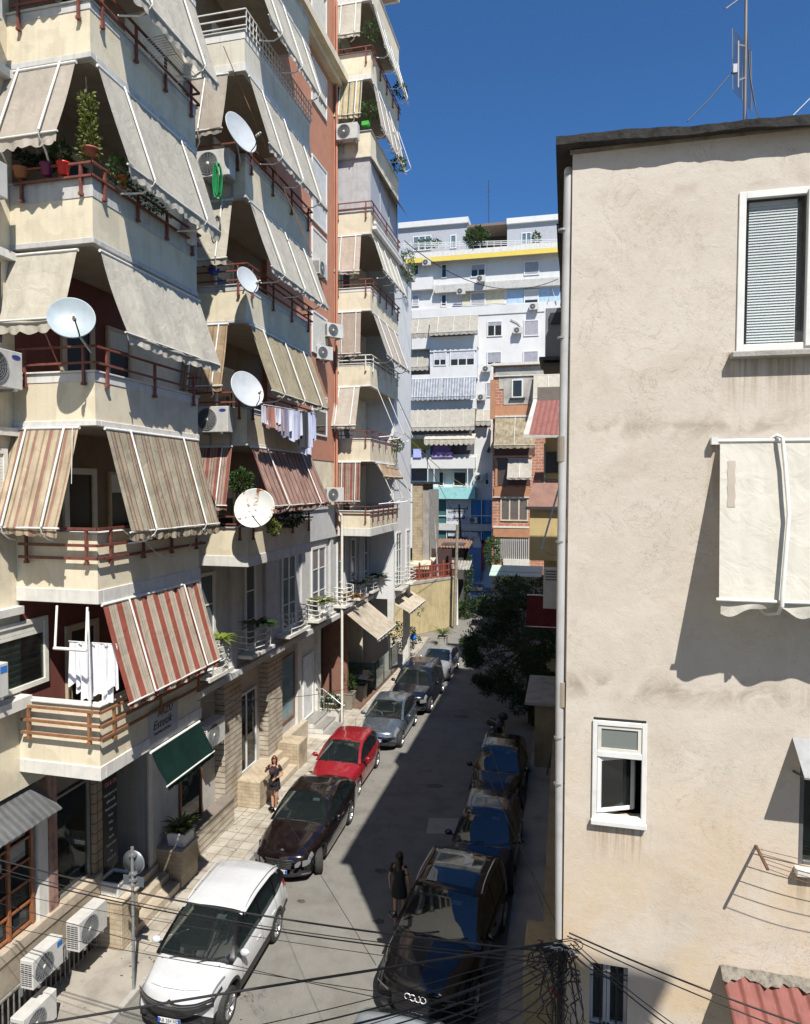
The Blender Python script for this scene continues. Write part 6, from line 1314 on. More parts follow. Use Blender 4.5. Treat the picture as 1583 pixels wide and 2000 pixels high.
    for i in range(len(ygs)-1):
        ym = (ygs[i]+ygs[i+1])/2
        for j in range(nc-1):
            jj = min(j, nc-2-j); quad = [G[i][j], G[i][j+1], G[i+1][j+1], G[i+1][j]]
            if jj <= 1:
                key = 'pillar' if any(p0 < ym < p1 for p0, p1 in pil) else ('side_window_n' if j < nc//2 else 'side_window_p')
            elif jj == 2: key = 'roof' if not s.get('blackpil') or (yB < ym < yC) else 'pillar'
            elif jj == 3: key = 'roof' if (yB-.02 < ym < yC) or not s.get('blackpil') else 'pillar'
            else: key = 'windscreen' if ym < yB else ('roof' if ym < yC else 'rear_window')
            parts[key].add(quad, [(0, 1, 2, 3)], sm=True)
    def weld(o_):
        import bmesh
        bm = bmesh.new(); bm.from_mesh(o_.data); bmesh.ops.remove_doubles(bm, verts=bm.verts, dist=.0008); bmesh.ops.recalc_face_normals(bm, faces=bm.faces); bm.to_mesh(o_.data); bm.free()
    for key, nm, mt in (('roof', 'roof', s.get('roofmat', body)), ('windscreen', 'windscreen', CGL), ('rear_window', 'rear_window', CGL), ('side_window_p', 'side_window', CGL), ('side_window_n', 'side_window', CGL), ('pillar', 'window_surround', PIL)):
        if not parts[key].f: continue
        if nm in ('window_surround', 'side_window'):
            for o2 in build_each(parts[key], nm, mt, root, weld=True, smooth=True): pass
        else: o2 = parts[key].build(nm, mt, root); weld(o2)
    def S_(y, k, sd=1, off=.006):
        x, z = prof(y, k); return np.array([sd*(x+off*(1 if k < 12.5 else 0)), warp(x, y)-off*.4*(y < .3), z+off*(1 if k > 9 else 0)])
    def patch(name, mat, ya, yb, ka, kb, sd, off=.006, n=8):
        P_ = [[S_(ya+(yb-ya)*i/n+(0 if not callable(None) else 0), ka+(kb-ka)*j/n, sd, off) for j in range(n+1)] for i in range(n+1)]
        return MB().grid(P_).build(name, mat, root)
    def Fp(x, z, off=.012):
        return (x, warp(x, 0)-off, z)
    def strip(name, mat, xs, zl, zh, off=.012, mir=False, par=root):
        m = MB()
        if xs[0] > xs[-1]: xs, zl, zh = xs[::-1], zl[::-1], zh[::-1]
        for sd in ((1, -1) if mir else (1,)):
            n = 24; X_ = np.linspace(xs[0], xs[-1], n); A = np.interp(X_, xs, zl); B = np.interp(X_, xs, zh)
            m.grid([[Fp(sd*x, z, off) for x, z in zip(X_, A)], [Fp(sd*x, (z+w)/2, off+.004) for x, z, w in zip(X_, A, B)], [Fp(sd*x, z, off) for x, z in zip(X_, B)]])
        return m.build(name, mat, par)
    # wheels
    for (sd, yw, fr) in ((1, y1, 1), (-1, y1, 1), (1, y2, 0), (-1, y2, 0)):
        tt_, rm_, bb_ = wheel(r, s.get('tw', .21), s.get('spokes', 5)); we = thing('wheel', None, None, (0, 0, 0)); we.parent = root; we.location = (sd*(hw*.985-.10), yw, r)
        rz = (0 if sd > 0 else math.pi)+(s.get('steer', 0) if fr else 0); we.rotation_euler = (0, 0, rz)
        for nm, mm_, mt in (('tyre', tt_, RUBBER), ('rim', rm_, RIM), ('brake_disc', bb_, DARKM)): mm_.build(nm, mt, we, smooth=None)
        ar = MB(); ar.box(sd*.35, sd*(hw*.80), yw-r*1.05, yw+r*1.05, r*.6, r*2.05)
    # wheel housings keep the arches dark
    for yw in (y1, y2): MB().box(-hw*.72, hw*.72, yw-r*1.1, yw+r*1.1, zb0+.05, min(r*2.05, float(zt(yw))-.08)).build('wheel_housing', BLACK, root)
    if s.get('clad'):
        m = MB()
        for yw in (y1, y2):
            for sd in (1, -1):
                rows = []
                for q in (0, 1):
                    rows.append([(sd*(hwid(yw+r*1.12*math.cos(a))*.995+.012-.0*q), warp(hw*.95, yw+(r*1.10+.07*q)*math.cos(a)), max(.22, r+(r*1.10+.07*q)*math.sin(a))) for a in np.linspace(0, math.pi, 30)])
                m.grid(rows)
        m.build('arch_cladding', BLACK, root)
    # mirrors, handles, door seams
    for sd in (1, -1):
        ym = yc+s.get('mir', .42); zm = float(zt(ym))+.06; x = hwid(ym); m = MB()
        c = np.array([sd*(x+.09), ym, zm]); rows = []
        for i in range(7):
            q = -1+2*i/6; rr = math.sqrt(max(0, 1-q*q))*.075+.004; rows.append([(c[0]+q*.105, c[1]+rr*.8*math.cos(a)*(1 if math.cos(a) > 0 else 1), c[2]+.0+rr*math.sin(a)) for a in np.linspace(0, 2*math.pi, 13)[:-1]])
        m.grid(rows, closed=True); m.build('wing_mirror', s.get('mirmat', body), root)
        MB().bar((sd*(x-.06), ym, zm-.06), (sd*(x+.04), ym, zm-.03), .05, .04).build('mirror_foot', BLACK, root)
        for yh in s['handles']:
            p = S_(yh, 7.4, sd, .012); MB().box(p[0]-.012, p[0]+.012, yh-.09, yh+.09, p[2]-.014, p[2]+.014).build('door_handle', s.get('hmat', body), root, bevel=.006)
        m = MB()
        for yd in s['seams']:
            P1 = [S_(yd+.0, k, sd, .0025) for k in np.linspace(4.5, 12, 10)]; m.grid([[p-np.array([0, .005, 0]) for p in P1], [p+np.array([0, .005, 0]) for p in P1]])
        m.build('door_seam', BLACK, root)
    m = MB(); P1 = [np.array([x, warp(x, .12), prof(.12, 14)[1]+.004+.0*x]) for x in np.linspace(-hwid(.12)*.82, hwid(.12)*.82, 20)]
    for i, p in enumerate(P1): P1[i][2] = np.interp(abs(p[0]), [0, hwid(.12)*.6, hwid(.12)*.86], [prof(.12, 16)[1], prof(.12, 14)[1], prof(.12, 12)[1]])+.004
    m.grid([[p for p in P1], [p+np.array([0, .009, .001]) for p in P1]]); m.build('bonnet_seam', BLACK, root)
    # wipers
    m = MB(); 
    for x0 in (-.45, .15): m.bar((x0, warp(x0, yc-.02)-.0, float(zt(yc))+.05), (x0+.5, warp(x0+.5, yc+.14), float(hG(yc+.14))+.035), .012)
    m.build('wiper', BLACK, root)
    # seats and steering wheel
    m = MB()
    for x in (-.36, .36):
        m.obox((x, yc+1.35, float(zt(yc))+.08), ((1, 0, 0), (0, .97, .24), (0, -.24, .97)), (.23, .07, .30)); m.obox((x, yc+1.43, float(zt(yc))+.44), ((1, 0, 0), (0, 1, 0), (0, 0, 1)), (.12, .05, .08))
    m.build('seat', SEAT, root, bevel=.03); m = MB(); m.lathe([(.17, -.012), (.185, 0), (.17, .012)], (-.36, yc+.75, float(zt(yc))+.05), 'y', 20); m.build('steering_wheel', BLACK, root)
    MB().box(-hw*.7, hw*.7, yc+.02, yc+.55, float(zt(yc))-.05, float(zt(yc))+.012).build('dashboard', pm('dash_grey', (.035, .035, .036), .8), root)
    MB().box(-.1, .02, yB-.12, yB-.06, float(hG(yB))-.09, float(hG(yB))-.03).build('rear_view_mirror', BLACK, root)
    if s.get('sticker', 1): MB().obox((.28, warp(.28, yB-.17), float(hG(yB-.17))+.012), ((1, 0, 0), (0, .85, .5), (0, -.5, .85)), (.10, .045, .002)).build('sticker', pm('windscreen_sticker', (.45, .50, .48), .5), root)
    # tail lamps
    for sd in (1, -1): patch('tail_lamp', TAIL, L-.32, L-.03, 8.2, 11.4, sd, .008)
    if s.get('rails'):
        for sd in (1, -1):
            pts = [(sd*(hwid(y)-inset*.75-(float(hG(y))-float(zt(y)))*s.get('tum', .3)-.03), y, float(hG(y))+(.05 if 0 < i < 7 else .0)) for i, y in enumerate(np.linspace(yB+.15, yC-.1, 8))]; MB().tube(pts, .016, 6).build('roof_rail', s['rails'], root)
    def plate(txt, z, x=0., w=.46, h=.10):
        y = -0.028+0; e = MB(); e.box(x-w/2, x+w/2, y-.01, y, z-h/2, z+h/2); pl = e.build('number_plate', PLW, root)
        MB().box(x-w/2, x-w/2+.045, y-.014, y-.0101, z-h/2, z+h/2).box(x+w/2-.045, x+w/2, y-.014, y-.0101, z-h/2, z+h/2).build('plate_band', PLB, pl)
        text('lettering', txt, h*.98, PLK, pl, frame_m((x, y-.013, z), (1, 0, 0), (0, 0, 1)), .001, sx=.86)
    s['_'] = (strip, patch, plate, Fp, S_, hwid, warp, zt, hG)
    return root
def place(o, x, y, rz=0, sc=(1, 1, 1), z=0.0): o.location = (x, y, z); o.rotation_euler = (0, 0, rz); o.scale = sc
# --- white crossover
WP = paint('car_white', (.58, .59, .60), rough=.25)
s = dict(L=4.18, W=1.80, H=1.62, r=.335, wy=(.70, 3.20), paint=WP, zb=.22, clad=1, crown=.04, bow=.36,
         top=[(0, .70), (.03, .84), (.08, .91), (.3, .97), (.8, 1.02), (1.15, 1.04), (2.5, 1.06), (3.5, 1.12), (4.0, 1.12), (4.1, 1.0), (4.18, .7)],
         glass=[(.76, .99), (1.12, 1.22), (1.58, 1.48), (1.86, 1.56), (2.5, 1.60), (3.2, 1.58), (3.65, 1.50), (3.85, 1.40), (4.07, 1.12)], roof=(1.76, 3.75), pillars=[(2.28, 2.36), (3.12, 3.22), (3.62, 4.2)],
         handles=(2.1, 2.95), seams=(1.25, 2.32, 3.15), rails=WP, blackpil=1, tum=.30, spokes=5)
c = car('white crossover with black side cladding parked in front of the dark sedan', s); strip, patch, plate, Fp, S_, hwid, warp, zt, hG = s['_']
CT = s; h_ = hwid(0)
strip('grille_bar', BLACK, [.0, .08, .16, .5, .78], [.79, .725, .705, .715, .775], [.87, .80, .78, .795, .845], .016, True)
strip('grille_bar', BLACK, [0, .3, .55, .78], [.56, .565, .60, .665], [.67, .67, .70, .75], .016, True)
strip('chrome_trim', CHR, [.0, .08, .16, .5, .76], [.755, .742, .733, .748, .80], [.773, .757, .745, .76, .812], .022, True)
strip('lower_intake', BLACK, [0, .3, .5], [.30, .30, .33], [.37, .37, .37], .016, True); strip('slot', BLACK, [0, .3], [.535, .535], [.55, .55], .016, True)
for sd in (1, -1):
    m = MB(); m.grid([[S_(y, k, sd, .012) for k in np.linspace(10.2, 10.9, 3)] for y in np.linspace(.02, .50, 10)]); m.build('headlight', HLG if sd > 0 else HLG, c)
    m = MB(); m.grid([[S_(y, k, sd, .010) for k in np.linspace(7.6, 9.0, 3)] for y in np.linspace(.01, .34, 10)]); m.build('headlight', HLD, c)
    MB().lathe([(0, 0), (.045, -.006), (.05, .0)], Fp(sd*.62, .42, .02), 'y', 16).build('fog_lamp', HLD, c)
plate('AB 284 HC', .46)
m = MB()
for k in range(3): m.prism([Fp(-.001+sd*.06, .74, .03) for sd in (-1, 1)]+[Fp(0, .80, .03)], (0, .004, 0)) if k == 0 else None
m.build('badge', CHR, c)
place(c, -6.93, 10.62, R_(2.2), (.97, .95, .97))
# side protective strip (airbump) and mirrors stay white
# --- dark sedan
DP = paint('car_dark_maroon', (.009, .0045, .005), .3, .18, dust=.06)
s = dict(L=4.62, W=1.80, H=1.45, r=.325, wy=(.78, 3.42), paint=DP, zb=.17, crown=.045, bow=.34, crease=1, steer=R_(24),
         top=[(0, .52), (.03, .62), (.1, .70), (.4, .80), (1.0, .89), (1.45, .93), (2.6, .95), (3.6, .97), (4.3, .97), (4.52, .9), (4.62, .62)],
         glass=[(1.38, .92), (1.7, 1.12), (2.05, 1.32), (2.3, 1.40), (2.8, 1.44), (3.2, 1.41), (3.6, 1.28), (4.1, .98)], roof=(2.2, 3.35), pillars=[(2.72, 2.79), (3.45, 3.52), (3.8, 4.2)], handles=(2.6, 3.3), seams=(1.5, 2.76, 3.6), tum=.34, hmat=CHR)
c = car('dark maroon sedan with chrome louvred grille parked behind the white crossover', s); strip, patch, plate, Fp, S_, hwid, warp, zt, hG = s['_']
strip('grille', BLACK, [0, .30, .36], [.42, .43, .60], [.665, .655, .64], .014, True)
m = MB()
for k in range(5): z = .445+k*.045; m.tube([Fp(x, z, .024) for x in np.linspace(-.33, .33, 9)], .006, 6)
m.tube([Fp(x, .66+.004*math.cos(x*4), .026) for x in np.linspace(-.37, .37, 9)], .014, 6); m.rod(Fp(0, .43, .026), Fp(0, .66, .026), .006, 6); m.build('grille_trim', CHR, c)
for sd in (1, -1):
    strip('headlight', HLG, [sd*.42, sd*.50, sd*.56], [.46, .47, .55], [.55, .62, .63], .02)
    m = MB(); m.grid([[S_(y, k, sd, .012) for k in np.linspace(8.2, 11.2, 6)] for y in np.linspace(.01, .26, 7)]); m.build('headlight', HLG, c); strip('headlight', HLG, [sd*.60, sd*.70, sd*.78], [.47, .49, .56], [.63, .64, .64], .02)
    strip('daytime_lamp', HLG, [sd*.58, sd*.74], [.27, .275], [.295, .30], .02)
m = MB(); bx_, by_ = 0, .16; m.lathe([(.032, -.004), (.037, 0), (.032, .004)], (0, .2, .80), 'y', 20); m.rod((0, .2, .72), (0, .2, .77), .005, 6)
for a in (math.pi/2, math.pi*7/6, math.pi*11/6): m.rod((0, .2, .80), (.034*math.cos(a), .2, .80+.034*math.sin(a)), .004, 6)
m.build('bonnet_star', CHR, c); strip('lower_intake', BLACK, [0, .3, .55], [.22, .22, .24], [.30, .30, .28], .014, True); plate('AA 226 FN', .365)
place(c, -7.04, 15.66, R_(1.0), (1, 1, 1))
SEDAN = s
# --- red hatchback
RP = paint('car_red', (.27, .012, .02), .1, .28)
s = dict(L=3.75, W=1.70, H=1.44, r=.30, wy=(.72, 3.05), paint=RP, zb=.18, crown=.045, bow=.32,
         top=[(0, .55), (.03, .66), (.1, .74), (.4, .83), (.95, .93), (2.5, .95), (3.4, .98), (3.66, .92), (3.75, .6)],
         glass=[(.92, .92), (1.25, 1.14), (1.6, 1.34), (1.85, 1.41), (2.5, 1.44), (3.1, 1.40), (3.35, 1.28), (3.62, .98)], roof=(1.75, 3.2), pillars=[(2.3, 2.37), (3.0, 3.5)], handles=(2.15, 2.9), seams=(1.2, 2.33, 3.0), tum=.32)
c = car('bright red hatchback parked between the dark sedan and grey hatchback', s); strip, patch, plate, Fp, S_, hwid, warp, zt, hG = s['_']
for sd in (1, -1):
    for (xx, rr) in ((.66, .075), (.50, .06)): MB().lathe([(0, -.02), (rr*.8, -.014), (rr, 0.02)], Fp(sd*xx, .60, .01), 'y', 18).build('headlight', HLG, c)
    m = MB(); m.grid([[S_(y, k, sd, .012) for k in np.linspace(8.6, 11.4, 6)] for y in np.linspace(.01, .20, 7)]); m.build('headlight', HLG, c)
strip('grille', BLACK, [0, .38], [.56, .56], [.63, .63], .014, True); strip('lower_intake', BLACK, [0, .45], [.25, .26], [.33, .33], .014, True); plate('AA 512 KE', .42)
MB().rod((0, 3.0, 1.44), (.0, 3.1, 1.75), .006, 5).build('aerial', BLACK, c)
place(c, -7.35, 20.15, R_(.5), (1, 1, 1))
# --- grey hatchback
GP = paint('car_blue_grey', (.10, .125, .16), .5, .28, dust=.35)
s = dict(L=3.95, W=1.74, H=1.46, r=.30, wy=(.75, 3.2), paint=GP, zb=.18, crown=.05, bow=.38,
         top=[(0, .52), (.03, .62), (.1, .71), (.45, .83), (1.0, .94), (2.5, .97), (3.5, 1.0), (3.85, .95), (3.95, .6)],
         glass=[(.98, .93), (1.4, 1.16), (1.8, 1.36), (2.1, 1.43), (2.6, 1.46), (3.2, 1.38), (3.55, 1.22), (3.85, 1.0)], roof=(1.95, 3.2), pillars=[(2.5, 2.57), (3.3, 3.7)], handles=(2.3, 3.05), seams=(1.3, 2.53, 3.2), tum=.34)
c = car('blue grey hatchback with a chevron badge parked behind the red car', s); strip, patch, plate, Fp, S_, hwid, warp, zt, hG = s['_']
for sd in (1, -1):
    m = MB(); m.grid([[S_(y, k, sd, .012) for k in np.linspace(9.0, 12.2, 7)] for y in np.linspace(.02, .42, 9)]); m.build('headlight', HLG, c)
strip('chevron_trim', CHR, [0, .06, .12, .55], [.60, .555, .55, .57], [.62, .572, .562, .582], .02, True); strip('lower_intake', BLACK, [0, .5], [.26, .27], [.38, .38], .014, True); plate('AB 907 RM', .46)
place(c, -6.98, 24.55, R_(.3), (1, 1, 1))
# --- black SUV
BP = paint('car_black', (.008, .010, .018), .3, .2, dust=.06)
s = dict(L=4.7, W=1.92, H=1.78, r=.36, wy=(.85, 3.75), paint=BP, zb=.24, crown=.04, bow=.30,
         top=[(0, .68), (.03, .80), (.1, .88), (.4, .98), (1.2, 1.08), (3.0, 1.12), (4.4, 1.15), (4.62, 1.0), (4.7, .7)],
         glass=[(1.2, 1.07), (1.5, 1.3), (1.9, 1.58), (2.15, 1.68), (2.8, 1.74), (3.8, 1.72), (4.2, 1.60), (4.58, 1.15)], roof=(2.05, 4.05), pillars=[(2.65, 2.74), (3.6, 3.7), (4.2, 4.6)], handles=(2.45, 3.4), seams=(1.4, 2.7, 3.7), tum=.28, rails=CHR)
c = car('black off road wagon with roof rails parked beyond the grey hatchback', s); strip, patch, plate, Fp, S_, hwid, warp, zt, hG = s['_']
for sd in (1, -1):
    m = MB(); m.grid([[S_(y, k, sd, .012) for k in np.linspace(8.6, 11.6, 7)] for y in np.linspace(.01, .30, 8)]); m.build('headlight', HLG, c); strip('headlight', HLG, [sd*.58, sd*.84], [.62, .64], [.78, .79], .02)
    strip('fog_lamp', CHR, [sd*.6, sd*.8], [.36, .36], [.43, .43], .02)
strip('grille', BLACK, [0, .42], [.56, .6], [.79, .78], .014, True); m = MB()
for k in range(3): m.tube([Fp(x, .62+k*.06, .024) for x in np.linspace(-.42, .42, 7)], .012, 6)
m.build('grille_trim', CHR, c); plate('AA 330 BD', .48); place(c, -6.75, 28.7, 0, (1, 1, 1))
# --- silver coupe
SP = paint('car_silver', (.40, .42, .45), .6, .3)
s = dict(SEDAN); s.update(paint=SP, L=4.3, wy=(.75, 3.3), W=1.74, steer=0, crease=0, top=[(0, .50), (.03, .58), (.1, .66), (.4, .74), (1.0, .84), (1.45, .88), (2.6, .90), (3.6, .92), (4.1, .92), (4.22, .86), (4.3, .6)], glass=[(1.3, .87), (1.7, 1.10), (2.05, 1.28), (2.3, 1.33), (2.7, 1.35), (3.2, 1.28), (3.6, 1.12), (4.0, .93)], roof=(2.15, 3.1), pillars=[(3.2, 3.5)], handles=(2.9,), seams=(1.5, 2.9), hmat=None, rails=None); s['hmat'] = SP
c = car('silver coupe parked last in the sunlit row', s); strip, patch, plate, Fp, S_, hwid, warp, zt, hG = s['_']
for sd in (1, -1): m = MB(); m.grid([[S_(y, k, sd, .012) for k in np.linspace(8.4, 11.4, 6)] for y in np.linspace(.01, .32, 7)]); m.build('headlight', HLG, c)
strip('grille', BLACK, [0, .3], [.40, .42], [.54, .54], .014, True); plate('AB 115 TT', .34); place(c, -6.70, 33.9, R_(-1), (1, 1, 1))
# --- right hand row in the shade
AP = paint('car_black_blue', (.006, .006, .007), .1, .14, coat=.35)
s = dict(L=4.75, W=1.95, H=1.68, r=.38, wy=(.88, 3.75), paint=AP, zb=.22, crown=.05, bow=.36, crease=1,
         top=[(0, .66), (.03, .78), (.1, .86), (.5, .98), (1.3, 1.05), (3.0, 1.09), (4.4, 1.12), (4.64, 1.0), (4.75, .7)],
         glass=[(1.25, 1.04), (1.6, 1.28), (2.0, 1.52), (2.25, 1.61), (2.9, 1.66), (3.7, 1.63), (4.2, 1.48), (4.6, 1.12)], roof=(2.12, 4.0), pillars=[(2.75, 2.84), (3.7, 3.8), (4.3, 4.7)], handles=(2.6, 3.5), seams=(1.45, 2.8, 3.8), tum=.30, rails=CHR)
c = car('large black luxury wagon with four ring badge and panoramic roof in the shade', s); strip, patch, plate, Fp, S_, hwid, warp, zt, hG = s['_']
strip('grille', BLACK, [0, .38, .50], [.34, .36, .5], [.77, .76, .68], .014, True)
for k in range(5): strip('grille_slat', DARKM, [-.42, .42], [.42+k*.065]*2, [.435+k*.065]*2, .026)
m = MB()
for k in range(4):
    cx = -.15+k*.10; m.lathe([(.050, 0), (.058, -.012), (.066, 0)], Fp(cx, .735, .04), 'y', 24)
m.build('ring_badge', pm('badge_silver', (.85, .85, .86), .3, .3), c)
for sd in (1, -1): m = MB(); m.grid([[S_(y, k, sd, .012) for k in np.linspace(9.6, 11.6, 5)] for y in np.linspace(.01, .34, 8)]); m.build('headlight', HLD, c); strip('headlight', HLG, [sd*.58, sd*.86], [.66, .69], [.70, .735], .02)
gy = np.linspace(2.32, 3.75, 12); m = MB(); m.grid([[(x, y, float(hG(y))+.040-.012*(x/.55)**2) for x in np.linspace(-.52, .52, 8)] for y in gy]); m.build('glass_roof', CGL, c)
place(c, -2.60, 11.85, R_(-6.5), (1.0, .94, 1.0)); 
NP = paint('car_dark_blue', (.008, .018, .04), .3, .2, coat=.5)
s = dict(SEDAN); s.update(paint=NP, L=4.15, W=1.72, wy=(.75, 3.3), H=1.45, steer=0, r=.30, top=[(0, .52), (.03, .62), (.1, .70), (.45, .82), (1.0, .93), (2.6, .96), (3.7, .98), (4.0, .92), (4.15, .6)], glass=[(.98, .92), (1.35, 1.14), (1.75, 1.36), (2.05, 1.43), (2.7, 1.46), (3.3, 1.40), (3.7, 1.22), (4.0, .98)], roof=(1.9, 3.4), pillars=[(2.5, 2.57), (3.3, 3.7)], handles=(2.3, 3.05), seams=(1.3, 2.53, 3.2)); s['hmat'] = NP
c = car('dark blue hatchback with one round headlight showing in the shaded row', s); strip, patch, plate, Fp, S_, hwid, warp, zt, hG = s['_']
for sd in (1, -1): MB().lathe([(0, -.02), (.08, -.015), (.1, .03)], Fp(sd*.62, .56, .01), 'y', 20).build('headlight', HLG, c)
strip('grille', BLACK, [0, .3], [.50, .50], [.58, .58], .014, True); plate('AA 644 LV', .36); place(c, -2.02, 16.0, R_(-1), (1, 1, 1))
KP = paint('car_black_plain', (.007, .007, .008), .2, .25, coat=.5)
s2 = dict(s); s2.update(paint=KP, hmat=KP); c = car('black hatchback at the far end of the shaded row', s2); strip, patch, plate, Fp, S_, hwid, warp, zt, hG = s2['_']
for sd in (1, -1): m = MB(); m.grid([[S_(y, k, sd, .012) for k in np.linspace(9.0, 11.8, 6)] for y in np.linspace(.02, .32, 7)]); m.build('headlight', HLG, c)
strip('chrome_trim', CHR, [0, .5], [.60, .60], [.615, .615], .018, True); plate('AA 871 SC', .4); place(c, -2.08, 20.55, R_(-.5), (1, 1, 1))
# pale car at the very bottom of the picture: only its roof shows
LP = paint('car_pale_grey', (.33, .37, .40), .4, .35); s3 = dict(s); s3.update(paint=LP, hmat=LP); c = car('pale grey car cut by the bottom edge with only its roof showing', s3); strip, patch, plate, Fp, S_, hwid, warp, zt, hG = s3['_']
place(c, -2.62, 7.12, 0, (1, 1, 1.04))
# far blue cars
for (px, py, lab, col) in ((926, 1183, 'bright blue car standing in the side street beyond the tree', (.01, .10, .28)), (934, 1143, 'dark navy car in front of the pale blue door at the street end', (.012, .03, .09))):
    q = at(px, py, Z=0); cp = paint('car_blue_%d' % py, col, .2, .3); s4 = dict(s); s4.update(paint=cp, hmat=cp); c = car(lab, s4); strip, patch, plate, Fp, S_, hwid, warp, zt, hG = s4['_']
    for sd in (1, -1): m = MB(); m.grid([[S_(y, k, sd, .012) for k in np.linspace(9.0, 11.8, 5)] for y in np.linspace(.02, .32, 5)]); m.build('headlight', HLG, c)
    plate('AA 203 NK' if py > 1150 else 'AB 418 GD', .4); place(c, q[0], q[1], R_(3), (1, 1, 1))
# --- motor scooter
mo = thing('motor_scooter', 'dark motor scooter with a round seat parked at the end of the shaded row', 'scooter', (-2.45, 26.3, 0)); q = (-2.45, 26.3)
def wheel_s(y): t_, m_, b_ = wheel(.26, .12, 5); t_.m = t_.m; return t_, m_, b_
for y in (-.6, .6):
    t_, m_, b_ = wheel_s(y); e = thing('wheel', None, None, (0, 0, 0)); e.parent = mo; e.location = (0, y, .26)
    t_.build('tyre', RUBBER, e); m_.build('rim', RIM, e)
bm_ = MB(); secs = [(-.55, .35, .10, .62), (-.45, .30, .17, .95), (-.36, .30, .19, 1.0), (-.28, .25, .17, .55), (0, .25, .16, .38), (.2, .28, .17, .55), (.35, .35, .18, .74), (.8, .45, .13, .78), (.92, .5, .07, .72)]
rows = [[(w*math.cos(a), y, (z0+z1)/2+(z1-z0)/2*math.sin(a)) for a in np.linspace(0, 2*math.pi, 15)[:-1]] for y, z0, w, z1 in secs]; bm_.grid(rows, closed=True); bm_.poly(rows[0][::-1]); bm_.poly(rows[-1]); bm_.build('body', paint('scooter_blue', (.02, .035, .05), .3), mo)
sm_ = MB(); rows = [[(w*math.cos(a), y, .8+h*math.sin(a)) for a in np.linspace(0, 2*math.pi, 15)[:-1]] for y, w, h in ((.05, .05, .02), (.12, .16, .06), (.45, .17, .07), (.8, .13, .08), (.88, .04, .03))]; sm_.grid(rows, closed=True); sm_.build('seat', BLACK, mo)
hm = MB(); hm.tube([(-.36, -.30, 1.08), (-.2, -.42, 1.1), (0, -.45, 1.06), (.2, -.42, 1.1), (.36, -.30, 1.08)], .018, 8); hm.build('handlebar', DARKM, mo)
hm = MB(); rows = [[(w*math.cos(a), -.62+y, 1.22+.22*t_+.0*y) for a in (0, .8, 1.57, 2.34, 3.14)] for t_, w, y in ((-.6, .16, .02), (0, .19, .1), (.6, .13, .2))]; hm.grid(rows); hm.build('windshield', CGL, mo); MB().lathe([(0, -.03), (.07, -.02), (.08, .02)], (0, -.55, .8), 'y', 16).build('headlight', HLG, mo)
tb = MB(); rows = [[(w*math.cos(a), .95+w*.9*math.sin(a), .85+z) for a in np.linspace(0, 2*math.pi, 17)[:-1]] for w, z in ((.12, 0), (.19, .05), (.20, .18), (.14, .27), (.02, .3))]; tb.grid(rows, closed=True); tb.build('top_box', BLACK, mo)
mo.rotation_euler = (0, 0, R_(-12)); mo.location = (-2.55, 26.0, 0)
# ================================================================ road sign, wires
sg = thing('road_sign', 'round road sign seen from its grey back with a small plate below', 'road sign', (-8.25, 11.5, 0)); pb = at(262, 1940, Y=11.5); ptop = at(265, 1655, Y=11.5); x_ = pb[0]; zt_ = ptop[2]
MB().rod((x_, 11.5, .05), (x_, 11.5, zt_), .032, 12).build('pole', STEEL, sg, True)
SGB = pm('sign_back_grey', (.13, .15, .17), .5, .4, var=.1); R_s = .235; cz = at(265, 1687, Y=11.5)[2]
m = MB(); m.lathe([(0, .055), (R_s, .055), (R_s, .04), (0, .04)], (x_, 11.5, cz), 'y', 36); m.build('disc', SGB, sg, True); m = MB(); m.lathe([(R_s-.004, .03), (R_s+.008, .04), (R_s+.008, .056), (R_s-.004, .056)], (x_, 11.5, cz), 'y', 36); m.build('rim', STEEL, sg, True)
m = MB(); z2 = at(265, 1724, Y=11.5)[2]; m.box(x_-.24, x_+.22, 11.54, 11.555, z2-.10, z2+.10); m.build('plate', SGB, sg, True); m = MB()
for z in (cz+.17, cz-.2, z2+.05, z2-.05): m.box(x_-.05, x_+.09, 11.5-.04, 11.545, z-.018, z+.018)
m.build('clamp', STEEL, sg, True)
def wire(lab, p, q, sag, r, n=26, name='power_cable', grp='black cables crossing above the street', mat=None):
    p = np.array(p); q = np.array(q); o = thing(name, lab, 'cable', tuple(p), group=grp); m = MB()
    m.tube([p*(1-t)+q*t-np.array([0, 0, sag*4*t*(1-t)]) for t in np.linspace(0, 1, n)], r, 5); m.build('strand', mat or BLACK, o, True); return o
HUB = at(1098, 1836, Y=7.9)
def hub(dx, dz): return HUB+np.array([dx, -.05, dz])
wire('thickest dark cable passing behind the road sign down to the tangle', at(-30, 1672, Y=8.5), hub(-.1, -.12), .18, .012)
wire('thin cable running just below the thickest one past the sign', at(-30, 1688, Y=8.5), hub(-.05, -.2), .22, .006)
wire('second thin cable below the thickest one', at(-30, 1697, Y=8.6), hub(.0, -.25), .2, .009)
wire('heavy black cable rising across the white bonnet to the tangle', at(-30, 2018, Y=6.5), hub(-.05, .0), -.02, .015)
wire('thin cable crossing the white car bonnet downwards', at(-30, 1755, Y=9), at(1090, 2018, Y=7.8), .12, .005)
wire('thin cable crossing the air conditioners', at(-30, 1800, Y=9), at(1100, 1985, Y=7.8), .10, .005)
wire('thin cable across the lattice window towards the bonnet', at(-30, 1735, Y=9.2), at(760, 1868, Y=8), .05, .004)
for i, (px, py) in enumerate(((470, 2010), (560, 2010), (650, 2010), (690, 2010), (740, 2010), (800, 2010), (850, 2010), (900, 2010), (960, 2010), (1010, 2010))):
    wire('%s of ten cables fanning from the tangle, counted from the white crossover' % ('first', 'second', 'third', 'fourth', 'fifth', 'sixth', 'seventh', 'eighth', 'ninth', 'tenth')[i], at(px, py, Y=6.2+.1*i), hub(-.08+.02*i, -.05-.03*i), .05+.02*(i % 3), .005+.003*(i % 3))
